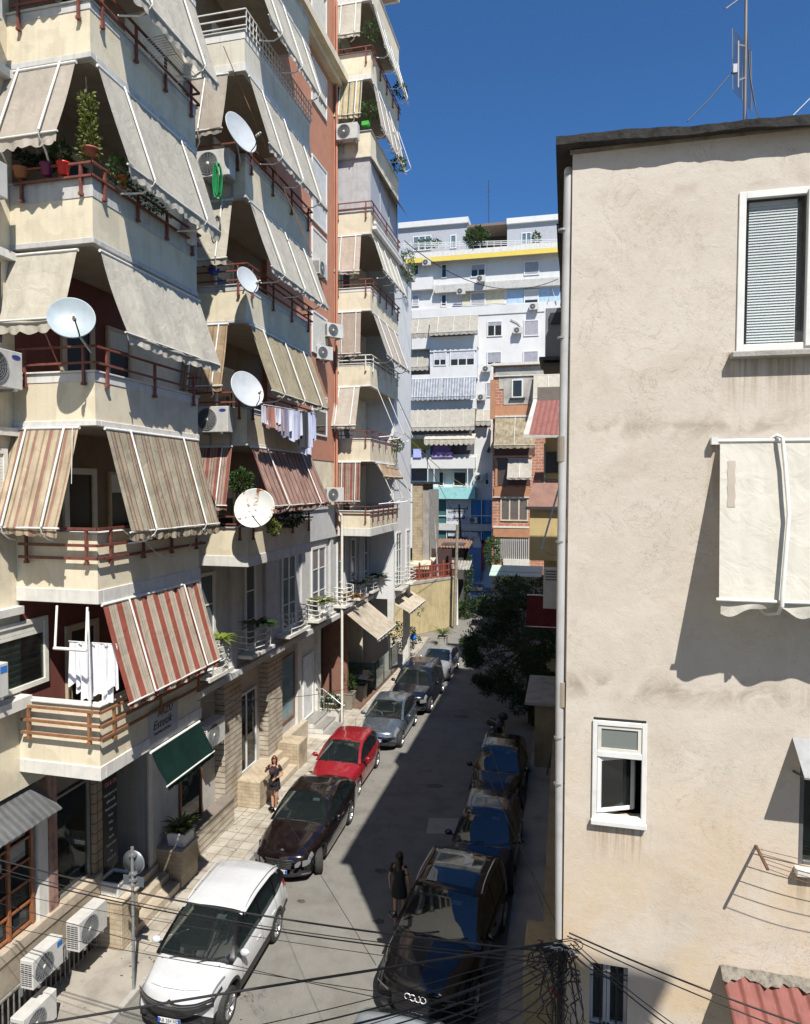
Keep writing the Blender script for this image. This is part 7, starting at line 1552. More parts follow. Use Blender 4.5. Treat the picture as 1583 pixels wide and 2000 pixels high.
for i, (a, b_, r) in enumerate((((1112, 1822, 8.05), (1620, 2020, 7.2), .010), ((1108, 1828, 8.05), (1560, 2020, 7.2), .007), ((1120, 1838, 8.1), (1330, 2010, 7.7), .006), ((1114, 1842, 8.1), (1315, 2010, 7.8), .008), ((1105, 1850, 8.1), (1190, 1912, 8.05), .006))):
    wire(('upper dark cable running down across the foot of the plastered wall', 'companion cable just under the upper one on the plaster', 'short cable dropping to the bottom edge on the plaster', 'thicker short cable dropping to the bottom edge on the plaster', 'short cable stub above the barred low window')[i], at(a[0], a[1], Y=a[2]), at(b_[0], b_[1], Y=b_[2]), .04, r)
wire('thin wire slanting from the parked sedan up across the road', at(560, 1600, Y=13), at(735, 1885, Y=9), .0, .005)
wire('dark wire sloping over the shaded parked cars to the drain pipe', at(925, 1450, Y=16), at(1090, 1810, Y=9), .05, .006)
wire('second dark wire sloping over the shaded cars, ending above the cabinet', at(940, 1400, Y=18), at(1060, 1770, Y=9.5), .05, .005)
wire('thin wire between the stone pillars and the drain pipe', at(385, 1368, Y=13), at(700, 1340, Y=22), .15, .008)
wire('orange brown cord falling diagonally past the dishes', at(437, 90, Y=15.6), at(610, 495, Y=18.5), .05, .012, mat=pm('orange_cord', (.42, .20, .08), .7))
wire('yellow cord sagging over the far end of the street', at(790, 845, Y=31), at(912, 950, Y=50), .3, .02, mat=pm('yellow_cord', (.5, .36, .06), .7))
wire('grey wire from the far stack across to the white block', at(778, 780, Y=31), at(925, 1070, Y=50), .3, .015)
wire('thin wire high between the far stack and plastered wall', at(790, 470, Y=32), at(1090, 545, Y=40), 1.3, .02)
tn = thing('cable_tangle', 'dense tangle of black cables on the corner by the drain pipe foot', 'cable', tuple(HUB), group=None); m = MB(); rnd = random.Random(5)
for k in range(30):
    x0 = rnd.uniform(-.30, .18); z0 = rnd.uniform(-.12, .03); L_ = rnd.uniform(.3, 1.4); x1 = x0+rnd.uniform(-.15, .2)
    pts = [HUB+np.array([x0*(1-t)+x1*t+.07*math.sin(t*rnd.uniform(3, 8)+k), -.12+rnd.uniform(-.02, .02)+.05*math.sin(k), z0-L_*t]) for t in np.linspace(0, 1, 12)]; m.tube(pts, rnd.choice((.004, .006, .009)), 5)
for k in range(16):
    c = HUB+np.array([rnd.uniform(-.2, .12), -.1, rnd.uniform(-.1, .05)]); rr = rnd.uniform(.04, .14); a0 = rnd.uniform(0, 6); m.tube([c+np.array([rr*1.5*math.cos(a), .03*math.sin(a*2), rr*.5*math.sin(a)]) for a in np.linspace(a0, a0+5, 16)], .005, 5)
m.build('strand', BLACK, tn, True); m = MB()
for k in range(6): c = HUB+np.array([rnd.uniform(-.2, .05), -.12, rnd.uniform(-.05, .04)]); m.tube([c, c+np.array([.08, 0, .02]), c+np.array([.15, 0, -.01])], .008, 5)
m.build('insulator_wrap', GTRIM, tn, True); m = MB(); q = at(1095, 1990, Y=8.1); m.tube([hub(0, -.05), q+np.array([0, -.1, 0]), q+np.array([0, -.1, -1.5])], .05, 8); m.build('conduit', BLACK, tn, True)
rf = MB(); q = at(1078, 1931, Y=7.9); rf.tube([q, q+np.array([.05, 0, -.03]), q+np.array([.08, 0, -.09])], .03, 6); rf.build('red_tape', pm('tape_red', (.4, .02, .02), .6), tn, True)
# ================================================================ plants
def leafmat(name, c):
    m = pm(name, c, .55, var=.3, vs=9); 
    t = m.node_tree; b = t.nodes['Principled BSDF']; src = b.inputs['Base Color'].links[0].from_socket; tr = N(t, 'BsdfTranslucent'); t.links.new(src, tr.inputs[0]); ms = N(t, 'MixShader'); ms.inputs[0].default_value = .3
    t.links.new(b.outputs[0], ms.inputs[1]); t.links.new(tr.outputs[0], ms.inputs[2]); t.links.new(ms.outputs[0], t.nodes['Material Output'].inputs[0]); return m
LF1 = leafmat('leaf_green', (.06, .12, .025)); LF2 = leafmat('leaf_yellow_green', (.17, .20, .04)); LF3 = leafmat('leaf_dark', (.022, .055, .018)); BARK = pm('bark', (.07, .05, .035), .9, var=.3, vs=8)
def leaf(m, p, dirv, L, w, rnd):
    d = np.array(dirv, float); d /= np.linalg.norm(d)+1e-9; a = np.array([rnd.uniform(-1, 1), rnd.uniform(-1, 1), rnd.uniform(-.3, 1)]); s = np.cross(d, a); s /= np.linalg.norm(s)+1e-9; up = np.cross(s, d)
    p = np.array(p); m.add([p, p+d*L*.5+s*w/2+up*.0, p+d*L-up*L*.15, p+d*L*.5-s*w/2], [(0, 1, 2, 3)])
def bush(m, c, rad, n, L, w, rnd, shell=.55):
    for k in range(n):
        v = np.array([rnd.gauss(0, 1) for _ in range(3)]); v /= np.linalg.norm(v); r_ = rnd.uniform(shell, 1)**.6
        r_ *= 1+.22*math.sin(v[0]*5+c[0])*math.cos(v[2]*6+c[1]); p = np.array(c)+v*np.array(rad)*r_; leaf(m, p, v+np.array([rnd.uniform(-.8, .8), rnd.uniform(-.8, .8), rnd.uniform(-.3, .8)]), L*rnd.uniform(.6, 1.3), w, rnd)
def shrub(lab, c, rad, n, L, w, mat, name='shrub', cat='shrub', stem=True, seed=1, grp=None, base=None):
    rnd = random.Random(seed); o = thing(name, lab, cat, (c[0], c[1], c[2]-rad[2]), group=grp); m = MB(); bush(m, c, rad, n, L, w, rnd); m.build('foliage', mat, o, True)
    if stem:
        m = MB(); b0 = np.array(base if base is not None else (c[0], c[1], c[2]-rad[2]*1.2))
        for k in range(5): m.tube([b0, b0*.5+np.array(c)*.5+np.array([rnd.uniform(-.3, .3)*rad[0], rnd.uniform(-.3, .3)*rad[1], 0]), np.array(c)+np.array([rnd.uniform(-.7, .7)*rad[0], rnd.uniform(-.7, .7)*rad[1], rnd.uniform(0, .6)*rad[2]])], .012, 5, r2=.004)
        m.build('stem', BARK, o, True)
    return o
def palm(lab, c, n, L, w, mat, seed, name='potted_plant', up=1.):
    rnd = random.Random(seed); o = thing(name, lab, 'plant', c); m = MB()
    for k in range(n):
        a = rnd.uniform(0, 6.28); e = rnd.uniform(.25, 1.2)*up; d = np.array([math.cos(a), math.sin(a), e]); d /= np.linalg.norm(d); s = np.cross(d, [0, 0, 1]); s /= np.linalg.norm(s); l_ = L*rnd.uniform(.6, 1.1); rows = []
        for i in range(6):
            q = i/5; p = np.array(c)+d*l_*q-np.array([0, 0, .35*l_*q*q]); ww = w*math.sin(math.pi*min(1, q*.85+.12))*.5; rows.append([p-s*ww, p+np.array([0, 0, -.01]), p+s*ww])
        m.grid(rows)
    m.build('leaf', mat, o, True); MB().tube([(c[0], c[1], c[2]-.12), tuple(np.array(c)+np.array([0, 0, .1]))], .03, 6).build('stem', BARK, o, True); return o
palm('spiky green plant in the white woven planter on the pedestal', (-9.5, 15.12, 1.45), 60, .62, .055, leafmat('leaf_palm', (.10, .14, .03)), 3)
shrub('clipped round shrub in the white box planter by the steps', at(648, 1372, Y=27.2), (.50, .45, .36), 900, .09, .045, LF1, seed=4)
planter('white box planter holding the clipped round shrub', at(645, 1400, Y=27.2)[0], 27.2, .1, 1.1, .62, WTRIM, d=.7)
shrub('tall shrub in the grey planter by the cafe awning', at(682, 1325, Y=29.3), (.42, .42, .55), 1100, .09, .045, LF1, seed=5)
planter('grey tapered planter nearer to the steps', at(682, 1355, Y=29.0)[0], 28.9, .1, .55, .75, pm('taupe_pot', (.25, .22, .18), .7)); planter('grey tapered planter close behind the one with the tall shrub', at(697, 1350, Y=29.9)[0]+.15, 30.0, .1, .55, .8, pm('taupe_pot', 0))
palm('grassy plant rising behind the silver coupe', tuple(at(865, 1240, Y=42.5)), 50, 1.1, .07, LF2, 8, up=1.6); planter('square pot under the grassy plant beyond the silver coupe', at(865, 1248, Y=42.5)[0], 42.5, 0, .6, at(865, 1243, Y=42.5)[2]+.02, CONC)
shrub('dark creeper beside the cafe glass barrier', at(790, 1245, Y=38.5), (.9, .6, .8), 900, .14, .07, LF3, seed=9)
shrub('light green bush by the street bend', at(912, 1120, Y=53), (.45, .5, 1.6), 700, .2, .1, LF1, seed=10); shrub('dark bush at the foot of the white post', at(905, 1195, Y=51.5), (.6, .6, .9), 700, .2, .1, LF1, seed=11)
shrub('green creeper hanging on the corner of the brick block', at(962, 1080, Y=49.5), (.55, .5, 1.15), 1100, .17, .09, LF1, seed=12, base=(at(962, 1080, Y=49.5)[0], 49.5, 0))
shrub('bushy plant on the roof terrace of the white block', at(931, 462, Y=YF-.2), (1.15, .6, .85), 900, .3, .14, LF1, seed=13)
shrub('small plants along the penthouse window', at(835, 476, Y=YF+2), (1.5, .4, .35), 300, .3, .12, LF1, seed=14, stem=False); shrub('climbing plant beside the single penthouse window', at(1048, 466, Y=YF+2), (.35, .3, .6), 250, .25, .12, LF1, seed=15)
shrub('trailing plant hanging off the top of the narrow white building', at(797, 520, Y=33.8), (.32, .7, .75), 700, .1, .05, LF1, seed=16)
# balcony plants
rnd = random.Random(21)
o = thing('potted_plant', 'tall climbing plant tied to a string on the corner balcony', 'plant', (-8.2, 10.35, 15.85)); m = MB(); st_ = MB(); c = at(175, 300, Y=10.32); tpz = at(170, 193, Y=10.32)
for i in range(9):
    q = i/8; p = c*(1-q)+tpz*q; bush(m, p, (.17-.09*q+(.05 if i % 3 else 0), .14, .12), 75, .075, .05, rnd, .1)
m.build('leaf', LF2, o, True); st_.tube([c-np.array([0, 0, .1]), tpz, at(168, 150, Y=10.32)], .008, 5); st_.build('stem', BARK, o, True)
def pot(lab, p, r, h, mat):
    o = thing('flower_pot', lab, 'flower pot', tuple(p), group='flower pots on the plant filled balcony'); m = MB(); m.lathe([(0, 0), (r*.72, 0), (r, h), (r*1.08, h), (r*1.08, h-.03), (r*.9, h-.03), (0, h-.03)], p, 'z', 18); m.build('body', mat, o, True); return o
zz = ST[4]+1.17
pot('red brown pot under the tall climbing plant', at(178, 305, Y=10.3), .13, .13, pm('pot_redbrown', (.30, .09, .06), .6)); pot('bright red flower pot on the balcony corner', at(125, 341, Y=10.14), .11, .2, pm('pot_red', (.62, .02, .015), .4)); pot('purple flower pot beside the bright red one', at(92, 343, Y=10.14), .11, .2, pm('pot_purple', (.15, .015, .09), .4)); pot('terracotta flower pot beside the purple one on the parapet', at(42, 348, Y=10.14), .13, .17, pm('pot_terra', (.36, .15, .06), .7)); pot('small orange pot hanging on the street side rail', at(240, 366, Y=10.9), .08, .2, pm('pot_orange', (.5, .18, .04), .6))
for i, (px, py, Y_, rad, mt, lab) in enumerate(((118, 305, 10.4, (.18, .15, .22), LF1, 'leafy plant above the bright red pot'), (40, 315, 10.4, (.28, .15, .15), LF3, 'dark trailing plant behind the terracotta pot'), (235, 335, 10.8, (.12, .3, .22), LF1, 'flowering plant at the street side of the corner balcony'), (90, 320, 10.4, (.15, .12, .12), LF3, 'low plant in the purple pot'))):
    shrub(lab, at(px, py, Y=Y_), rad, 260, .08, .05, mt, name='potted_plant', cat='plant', seed=30+i, stem=False)
shrub('trailing greenery under the pale grey awning', at(285, 388, Y=11.6), (.1, .7, .12), 260, .08, .04, LF1, name='potted_plant', cat='plant', seed=40, stem=False)
shrub('dense creeper spilling below the red ribbed awning', at(560, 1012, X=-7.9), (.22, 1.3, .28), 1300, .08, .045, LF3, name='creeper', cat='plant', seed=41, stem=False)
shrub('sunlit creeper between the red awnings behind the rusty dish', at(472, 940, Y=15.9), (.30, .2, .30), 900, .08, .045, LF1, name='creeper', cat='plant', seed=42, base=tuple(at(475, 1000, Y=15.9)))
shrub('green tufts under the rusty dish', at(535, 1030, Y=16.0), (.15, .15, .16), 200, .08, .045, LF2, name='creeper', cat='plant', seed=43, stem=False)
palm('yellow green fern on the window balcony behind the striped awning', tuple(at(432, 1250, X=-9.1)), 70, .55, .06, leafmat('leaf_fern', (.26, .34, .05)), 44, up=.8)
for i, (px, py, mt, n_) in enumerate(((505, 1218, LF1, 40), (632, 1175, LF2, 45), (690, 1165, leafmat('leaf_rusty', (.26, .14, .05)), 50), (705, 1140, LF3, 45), (738, 1125, LF3, 45), (787, 1098, LF2, 40))):
    palm(('drooping plant on the shaded window balcony', 'agave like plant on the sunlit window balcony', 'dry rusty plant on the window balcony above the cafe', 'dark drooping plant above the cafe awning', 'dark drooping plant nearer the white pillar', 'small plant on the balcony of the narrow white building')[i], tuple(at(px, py, X=-9.05)), n_+20, .72, .07, mt, 50+i, up=.6)
for i, (px, py, Y_) in enumerate(((722, 215, 27.3), (725, 60, 27.2), (780, 320, 30.5), (783, 175, 31.5), (775, 810+60, 31))):
    shrub(('plant beside the yellow striped awning', 'plant under the grey top awning', 'dark plant on the upper far stack balcony edge', 'small plant at the sky edge of the far stack', 'plant on the caged far stack balcony')[i], at(px, py, Y=Y_), (.3, .4, .3), 260, .12, .06, LF1, name='potted_plant', cat='plant', seed=60+i, stem=False)
MB().box(*[v for v in (-8.35, -8.05, 27.0, 27.2)], at(720, 243, Y=27)[2], at(720, 235, Y=27)[2]).build('plant_trough', pm('green_plastic', (.05, .42, .05), .5), top=('light green plastic trough below the yellow striped awning', 'planter'))
# ---- street tree: trunk, limbs, crown
tr = thing('street_tree', 'dark leafy street tree filling the shade beside the plastered building', 'tree', (-1.3, 28.6, 0)); rnd = random.Random(77); m = MB(); base = np.array([-1.3, 29.2, 0]); top_ = np.array([-1.7, 30.2, 3.0]); m.tube([base, base*.5+top_*.5+np.array([.1, 0, 0]), top_], .19, 10, r2=.13); tips = []
clus = []
for (px, py, Y_, r_) in ((1000, 1150, 33, 1.0), (975, 1190, 32.5, 1.1), (1030, 1165, 32, 1.0), (1070, 1150, 31, .8), (950, 1235, 32, 1.1), (990, 1250, 31, 1.1), (1040, 1230, 31, 1.1), (935, 1285, 31.5, .9), (975, 1310, 30.5, 1.0), (1020, 1300, 30, 1.0), (1060, 1290, 29.5, 1.0), (955, 1340, 30.5, .7), (1000, 1355, 29.5, .8), (1045, 1360, 29, .8), (1070, 1210, 30, .9), (1080, 1260, 29, .9), (945, 1180, 34, .7), (1015, 1200, 33, 1.1), (925, 1250, 33, .6), (1085, 1330, 28.8, .8), (1085, 1180, 30, .8), (1060, 1400, 28.8, .5)):
    c = at(px, py, Y=Y_); clus.append((c, r_)); m.tube([top_, top_*.45+c*.55+np.array([rnd.uniform(-.2, .2), 0, .1]), c], .06, 6, r2=.018)
m.build('trunk', BARK, tr, True); m = MB()
for c, r_ in clus:
    for k in range(7):
        cc = c+np.array([rnd.uniform(-1, 1), rnd.uniform(-1, 1), rnd.uniform(-.7, .7)])*r_*.75; bush(m, cc, (r_*.45, r_*.45, r_*.30), 210, .17, .055, rnd, .2)
m.build('crown', leafmat('leaf_tree', (.035, .07, .022)), tr, True)
# ================================================================ laundry
def cloth(m, p, u, w, h, rnd, taper=0.):
    u = np.array(u, float); rows = []; k1, k2 = rnd.uniform(3, 9), rnd.uniform(0, 6); nrm = np.cross(u, [0, 0, 1])
    for j in range(8):
        q = j/7; rows.append([np.array(p)+u*(w*(i/11-.5)*(1-taper*q)+.0)+nrm*(.03*math.sin(i*1.1*k1/6+k2)*(.3+q))-np.array([0, 0, h*q+.03*math.sin(i*.8+k2)*q]) for i in range(12)])
    m.grid(rows)
WH = pm('white_laundry', (.74, .73, .78), .9, var=.08, vs=6); rnd = random.Random(4)
o = thing('hanging_laundry', 'row of white sheets drying on the lowest corner balcony', 'laundry', (-8.7, 10.4, 7.3)); m = MB()
for i in range(7): cloth(m, (-8.64+i*.135, 10.36+.05*(i % 2), 7.36-.0*i), (1, .1, 0), .17, .78+.22*(i % 3)*.6, rnd, -.35)
m.build('cloth', WH, o, True)
dr = thing('clothes_rack', 'thin white drying rack post on the lowest corner balcony', 'drying rack', (-8.1, 10.3, 6.3)); m = MB(); m.rod((-8.06, 10.05, 6.35), (-8.12, 10.1, 8.0), .015, 6); m.rod((-8.75, 10.36, 7.38), (-7.75, 10.36, 7.38), .01, 6); m.build('post', WHITEM, dr, True)
o = thing('hanging_laundry', 'colourful and white clothes hanging below the olive awning', 'laundry', (-7.4, 17.5, 12.5)); cols = ((.58, .58, .66), (.36, .17, .13), (.60, .52, .52), (.62, .62, .70), (.42, .34, .34), (.24, .22, .30), (.58, .60, .70), (.60, .62, .74), (.50, .53, .68), (.62, .64, .75), (.035, .035, .04), (.60, .63, .78), (.62, .65, .80), (.55, .60, .78))
for i, c in enumerate(cols):
    px = 518+i*7.4; yb = 793+i*1.1; p = at(px, yb, X=-7.45); m = MB(); cloth(m, p, (.3*rnd.uniform(-.6, 1), 1, 0), .46, (.45, .55, .5, .42, .6, .75, .6, .85, .8, .7, 1.05, 1.25, 1.0, .8)[i], rnd, rnd.uniform(-.2, .35)); m.build('garment', pm('garment_%d' % i, c, .9, var=.1), o, True)
m = MB(); m.rod(at(515, 790, X=-7.45), at(620, 808, X=-7.45), .012, 6); m.build('line', WHITEM, o, True)
o = thing('hanging_laundry', 'small white cloth hanging at the far end of the second balcony', 'laundry', (-7.6, 13.3, 15)); m = MB()
for i in range(3): cloth(m, at(360+i*8, 436, Y=13.2), (.5, .85, 0), .22, .3+.08*i, rnd, -.1)
m.build('cloth', WH, o, True)
rk = thing('clothes_rack', 'dark wire drying rack hung outside the top balcony', 'drying rack', (-7.8, 12, 18.9)); m = MB(); A_, B2, C3, D_ = at(280, 78, Y=11.3), at(322, 68, Y=11.8), at(345, 105, Y=12.2), at(297, 115, Y=11.6)
for k in range(9): q = k/8; m.rod(A_*(1-q)+D_*q, B2*(1-q)+C3*q, .006, 4)
m.tube([A_, B2, C3, D_, A_], .009, 5); E_, F_ = at(345, 163, Y=12.6), at(385, 150, Y=13.2)
for k in range(9): q = k/8; m.rod(D_*(1-q)+C3*q, E_*(1-q)+F_*q, .006, 4)
m.tube([D_, E_, F_, C3], .009, 5); m.build('wire', GTRIM, rk, True)
bb_ = thing('bowl', 'blue basin on the middle stack balcony ledge', 'bowl', tuple(at(418, 530, Y=15.9))); m = MB(); m.lathe([(0, 0), (.1, 0), (.16, .13), (.15, .13), (.09, .01), (0, .01)], at(418, 536, Y=15.8), 'z', 18); m.build('body', pm('basin_blue', (.01, .04, .25), .4), bb_, True)
# ================================================================ people
SKIN = pm('skin', (.42, .22, .14), .55, var=.05, vs=20); HAIR = pm('dark_hair', (.03, .016, .01), .45, var=.3, vs=30); HAIRR = pm('auburn_hair', (.12, .035, .015), .5, var=.3, vs=30)
def skinmesh(name, verts, edges, mat, parent, sub=2):
    me = bpy.data.meshes.new(name); me.from_pydata([v[:3] for v in verts], edges, []); me.update(); o = bpy.data.objects.new(name, me); COL.objects.link(o); o.parent = parent
    sk = o.modifiers.new('skin', 'SKIN'); sk.use_smooth_shade = True
    for i, v in enumerate(verts):
        s_ = me.skin_vertices[0].data[i]; s_.radius = (v[3], v[4] if len(v) > 4 else v[3])
    me.skin_vertices[0].data[0].use_root = True
    o.modifiers.new('sub', 'SUBSURF').levels = sub; o.modifiers['sub'].render_levels = sub; me.materials.append(mat); return o
def person(label, loc, rz, arms, legs, dress, hair, top=None, H=1.68):
    """stands at local origin facing -y; arms: per side (elbow, wrist) ; legs: per side (knee, ankle)"""
    o = thing('person', label, 'person', loc, rz); V = [(0, 0, .96, .125, .095), (0, -.005, 1.10, .105, .08), (0, -.01, 1.26, .135, .09), (0, .0, 1.38, .125, .08), (0, 0, 1.45, .05, .05), (0, -.01, 1.50, .046, .046)]; E = [(0, 1), (1, 2), (2, 3), (3, 4), (4, 5)]
    for sd, (el, wr) in zip((1, -1), arms):
        b0 = len(V); sh = (sd*.165, 0, 1.39, .045); V += [sh, (*el, .036), (*wr, .024)]; E += [(3, b0), (b0, b0+1), (b0+1, b0+2)]
        el_, wr_ = np.array(el), np.array(wr); d = (wr_-el_)/np.linalg.norm(wr_-el_); side = np.cross(d, [0, 1, 0]); side /= np.linalg.norm(side)+1e-9; side *= sd
        palm_ = wr_+d*.05; b1 = len(V); V.append((*palm_, .026, .016)); E.append((b0+2, b1))
        for k in range(4):
            off = (-.024+.016*k); L1 = (.062, .072, .068, .052)[k]; q0 = palm_+d*.035+side*off; q1 = q0+d*L1*.55+np.array([0, -.012, -.004]); q2 = q1+d*L1*.4+np.array([0, -.022, -.008]); i0 = len(V); V += [(*q0, .0095), (*q1, .0085), (*q2, .0065)]; E += [(b1, i0), (i0, i0+1), (i0+1, i0+2)]
        q0 = wr_+d*.03-side*.03; q1 = q0+d*.035-side*.018+np.array([0, -.015, 0]); i0 = len(V); V += [(*q0, .011), (*q1, .009)]; E += [(b1, i0), (i0, i0+1)]
    for sd, (kn, an, toe) in zip((1, -1), legs):
        b0 = len(V); V += [(sd*.085, 0, .88, .085), (*kn, .052), ((kn[0]*.55+an[0]*.45), (kn[1]*.55+an[1]*.45)+.012, kn[2]*.55+an[2]*.45, .05), (*an, .03), (an[0], an[1]+.02, an[2]-.055, .028), (*toe, .026, .018)]; E += [(0, b0), (b0, b0+1), (b0+1, b0+2), (b0+2, b0+3), (b0+3, b0+4), (b0+4, b0+5)]
    # head: skull, jaw, nose as one chain off the neck
    b0 = len(V); V += [(0, -.02, 1.555, .058, .062), (0, -.012, 1.62, .072, .082), (0, -.005, 1.68, .05, .06)]; E += [(5, b0), (b0, b0+1), (b0+1, b0+2)]
    body = skinmesh('body', V, E, SKIN, o)
    f = MB(); f.lathe([(0, -.012), (.008, -.008), (.009, 0)], (.026, -.088, 1.612), 'y', 10); f.lathe([(0, -.012), (.008, -.008), (.009, 0)], (-.026, -.088, 1.612), 'y', 10); f.build('eyes', BLACK, o)
    f = MB(); f.add([(0, -.088, 1.61), (-.011, -.09, 1.578), (.011, -.09, 1.578), (0, -.112, 1.582)], [(0, 1, 3), (0, 3, 2), (1, 2, 3)]); f.build('nose', SKIN, o)
    f = MB(); f.obox((0, -.086, 1.553), ((1, 0, 0), (0, 1, 0), (0, 0, 1)), (.02, .006, .005)); f.build('mouth', pm('lips', (.35, .09, .08), .5), o)
    # hair
    h = MB(); rows = []
    hl = hair['len']
    for j in range(13):
        q = j/12; z = 1.745-q*hl; w = .100*math.sin(min(1, .15+q*2.6)*math.pi/2)*(1-.10*q)+.008*math.sin(q*9); row = []
        for k in range(17):
            a = math.pi*(-.27+1.54*k/16) if z < 1.655 else 2*math.pi*k/16; dd = w*1.08
            row.append((w*math.cos(a)*1.0, (dd*math.sin(a) if z < 1.655 else dd*math.sin(a)*1.0-.005), z))
        rows.append(row)
    h.grid(rows); h.grid([[(x*.92, y*.9, z) for x, y, z in r2] for r2 in rows]); h.poly([p for p in rows[0]][::-1]); h.build('hair', hair['mat'], o)
    # clothing shells around the torso
    for nm, mt, secs in dress:
        m = MB(); rows = [[(cx+w*math.cos(a), cy+d_*math.sin(a)+.004*math.sin(a*7+z*9), z) for a in np.linspace(0, 2*math.pi, 29)[:-1]] for (z, w, d_, cx, cy) in secs]; m.grid(rows, closed=True)
        if nm != 'skirt': pass
        m.build(nm, mt, o)
    return o
BDR = pm('black_fabric', (.012, .012, .014), .85, var=.1)
def sleeves(o, arms, mat, frac=.55):
    for sd, (el, wr) in zip((1, -1), arms):
        sh = np.array([sd*.155, 0, 1.40]); e = sh+(np.array(el)-sh)*frac; m = MB(); m.tube([sh-np.array([sd*.03, 0, -.0]), sh, e], .056, 12, r2=.05, caps=False); m.build('sleeve', mat, o)
dr_s = [(1.44, .075, .06, 0, 0), (1.41, .15, .085, 0, 0), (1.34, .165, .105, 0, -.005), (1.24, .155, .115, 0, -.015), (1.10, .122, .10, 0, -.01), (.98, .158, .125, 0, 0), (.86, .182, .145, 0, .0), (.70, .195, .16, .0, -.01)]
arms1 = (((.27, -.02, 1.17), (.13, -.22, 1.14)), ((-.30, .0, 1.20), (-.22, -.12, 1.36)))
legs1 = (((.075, -.06, .48), (.03, .02, .09), (.03, -.11, .045)), ((-.085, .04, .48), (-.05, -.02, .09), (-.05, -.15, .045)))
w1 = person('woman in a short black dress walking on the pavement with a shoulder bag', (-8.72, 19.1, .10), R_(8), arms1, legs1, [('dress', BDR, dr_s)], dict(len=.46, mat=HAIRR))
sleeves(w1, arms1, BDR)
m = MB(); rows = [[(.02+.105*math.cos(a)*s_, -.16-.03*q, .93+.075*math.sin(a)*s_) for a in np.linspace(0, 6.283, 19)[:-1]] for q, s_ in ((-1, .85), (0, 1), (1, .85))]; m.grid(rows, closed=True); m.poly(rows[0]); m.poly(rows[-1][::-1]); m.build('handbag', BLACK, w1)
MB().tube([(.10, -.16, .98), (.0, -.13, 1.2), (-.12, -.06, 1.42), (-.1, .1, 1.3), (-.05, .14, 1.0)], .006, 5).build('bag_strap', BLACK, w1)
MB().box(.075, .145, -.275, -.265, 1.13, 1.27).build('phone', DARKM, w1)
m = MB(); m.lathe([(0, -.1), (.07, -.08), (.095, 0), (.07, .08), (0, .1)], (-.04, -.15, 1.30), 'z', 16); m.build('dark_hat', pm('plum_fabric', (.05, .015, .025), .9), w1)
for sd, tz in ((1, 0), (-1, 0)):
    m = MB(); x, y = (.03, -.02) if sd > 0 else (-.05, -.06); rows = [[(x+w*math.cos(a), y+c_+l*math.sin(a), z) for a in np.linspace(0, 6.283, 17)[:-1]] for z, w, l, c_ in ((.0, .042, .125, -.03), (.035, .045, .13, -.03), (.065, .042, .10, -.01), (.10, .038, .05, .03))]; m.grid(rows, closed=True); m.build('shoe', WHITEM if sd > 0 else BLACK, w1)
arms2 = (((.24, .02, 1.12), (.25, -.05, .88)), ((-.24, .03, 1.12), (-.24, -.06, .88))); legs2 = (((.075, .05, .48), (.06, .10, .10), (.06, -.04, .05)), ((-.085, -.08, .50), (-.07, -.03, .09), (-.07, -.17, .045)))
w2 = person('woman in a black dress walking away in the shade beside the luxury wagon', (-3.66, 14.85, .0), R_(172), arms2, legs2, [('dress', BDR, dr_s)], dict(len=.42, mat=HAIR)); sleeves(w2, arms2, BDR)
TW = pm('white_top', (.66, .64, .62), .9, var=.08); KH = pm('khaki_cloth', (.42, .34, .20), .9, var=.1)
arms3 = (((.26, -.08, 1.2), (.22, -.28, 1.26)), ((-.25, .0, 1.14), (-.2, -.1, .94)))
w3 = person('woman in a white top and khaki trousers holding a round blue bag beyond the cars', (-9.0, 38.0, .10), R_(25), arms3, legs1, [('top', TW, dr_s[:6]), ('trousers', KH, [(1.02, .145, .115, 0, 0), (.9, .175, .14, 0, 0), (.7, .18, .14, 0, 0)])], dict(len=.3, mat=HAIRR)); sleeves(w3, arms3, TW, .7)
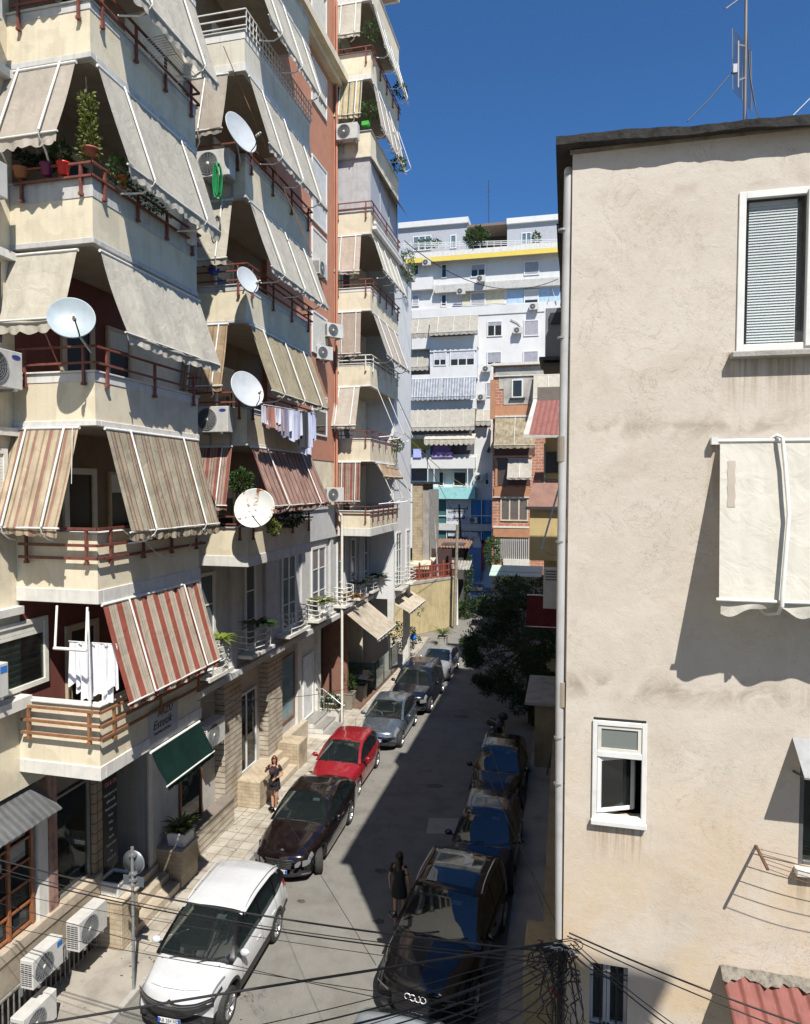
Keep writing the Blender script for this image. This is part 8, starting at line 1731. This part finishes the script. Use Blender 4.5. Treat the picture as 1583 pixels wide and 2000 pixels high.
for sd in (1, -1):
    kn, an, toe = legs1[0 if sd > 0 else 1]; MB().tube([(sd*.09, 0, .85), kn, (an[0], an[1], .1)], .09, 12, r2=.075, caps=False).build('trouser_leg', KH, w3)
m = MB(); m.lathe([(0, -.2), (.12, -.16), (.2, 0), (.12, .16), (0, .2)], (.36, -.3, 1.36), 'z', 18); m.build('blue_bag', pm('bag_blue', (.01, .16, .62), .6), w3)
# ================================================================ building behind the viewer: its roof edge shades the foot of the plastered wall
cb = thing('opposite_building', 'roof slab of the building behind the viewer shading the low plaster', 'building', (5, -6, 0)); MB().box(1.5, 9, -12, -3.0, 0, 17.4).build('wall', CREAM, cb, True)
zs_ = pz(1250, 1890)[2]; MB().box(1.8, pz(1310, 1890)[0]+.636*8.2, -3.0, 0, zs_+1.59*8.2-.15, zs_+1.59*8.2).build('roof', CONC, cb, True)

for i, (a, b_, sg_) in enumerate((((283, 1055, 10.9), (385, 1045, 13.4), .42), ((240, 1035, 10.3), (300, 1058, 11.4), .08))):
    wire(('pale cord looping below the brown striped street side awning', 'short pale cord by the red rail corner')[i], at(a[0], a[1], X=-7.7), at(b_[0], b_[1], X=-7.7), sg_, .006, name='loose_cable', grp=None, mat=IVORY)
wire('long white cable end hanging between the two brown striped awnings', at(142, 828, Y=10.0), at(140, 945, Y=9.9), -.0, .007, name='loose_cable', grp=None, mat=IVORY)
for i, (a, b_) in enumerate((((205, 370), (240, 1180)), ((215, 430), (205, 300)))):
    pass

lt = MB(); rnd = random.Random(9)
for k in range(150):
    if k % 3: x, y = rnd.uniform(-9.6, -8.45), rnd.uniform(10.5, 30); z = .108
    else: x, y = rnd.uniform(-8.2, -5.6), rnd.uniform(10.5, 36); z = .012
    a = rnd.uniform(0, 6); s_ = rnd.uniform(.012, .045)
    lt.add([(x+s_*math.cos(a+q), y+s_*.6*math.sin(a+q), z+.006*math.sin(q)) for q in (0, 1.4, 3.1, 4.5)], [(0, 1, 2, 3)])
o = lt.build('litter', pm('dry_leaf', (.12, .085, .05), .9, var=.4, vs=30)); tag(o, 'dry leaves and small litter scattered along the pavement and gutter', 'litter', kind='stuff')
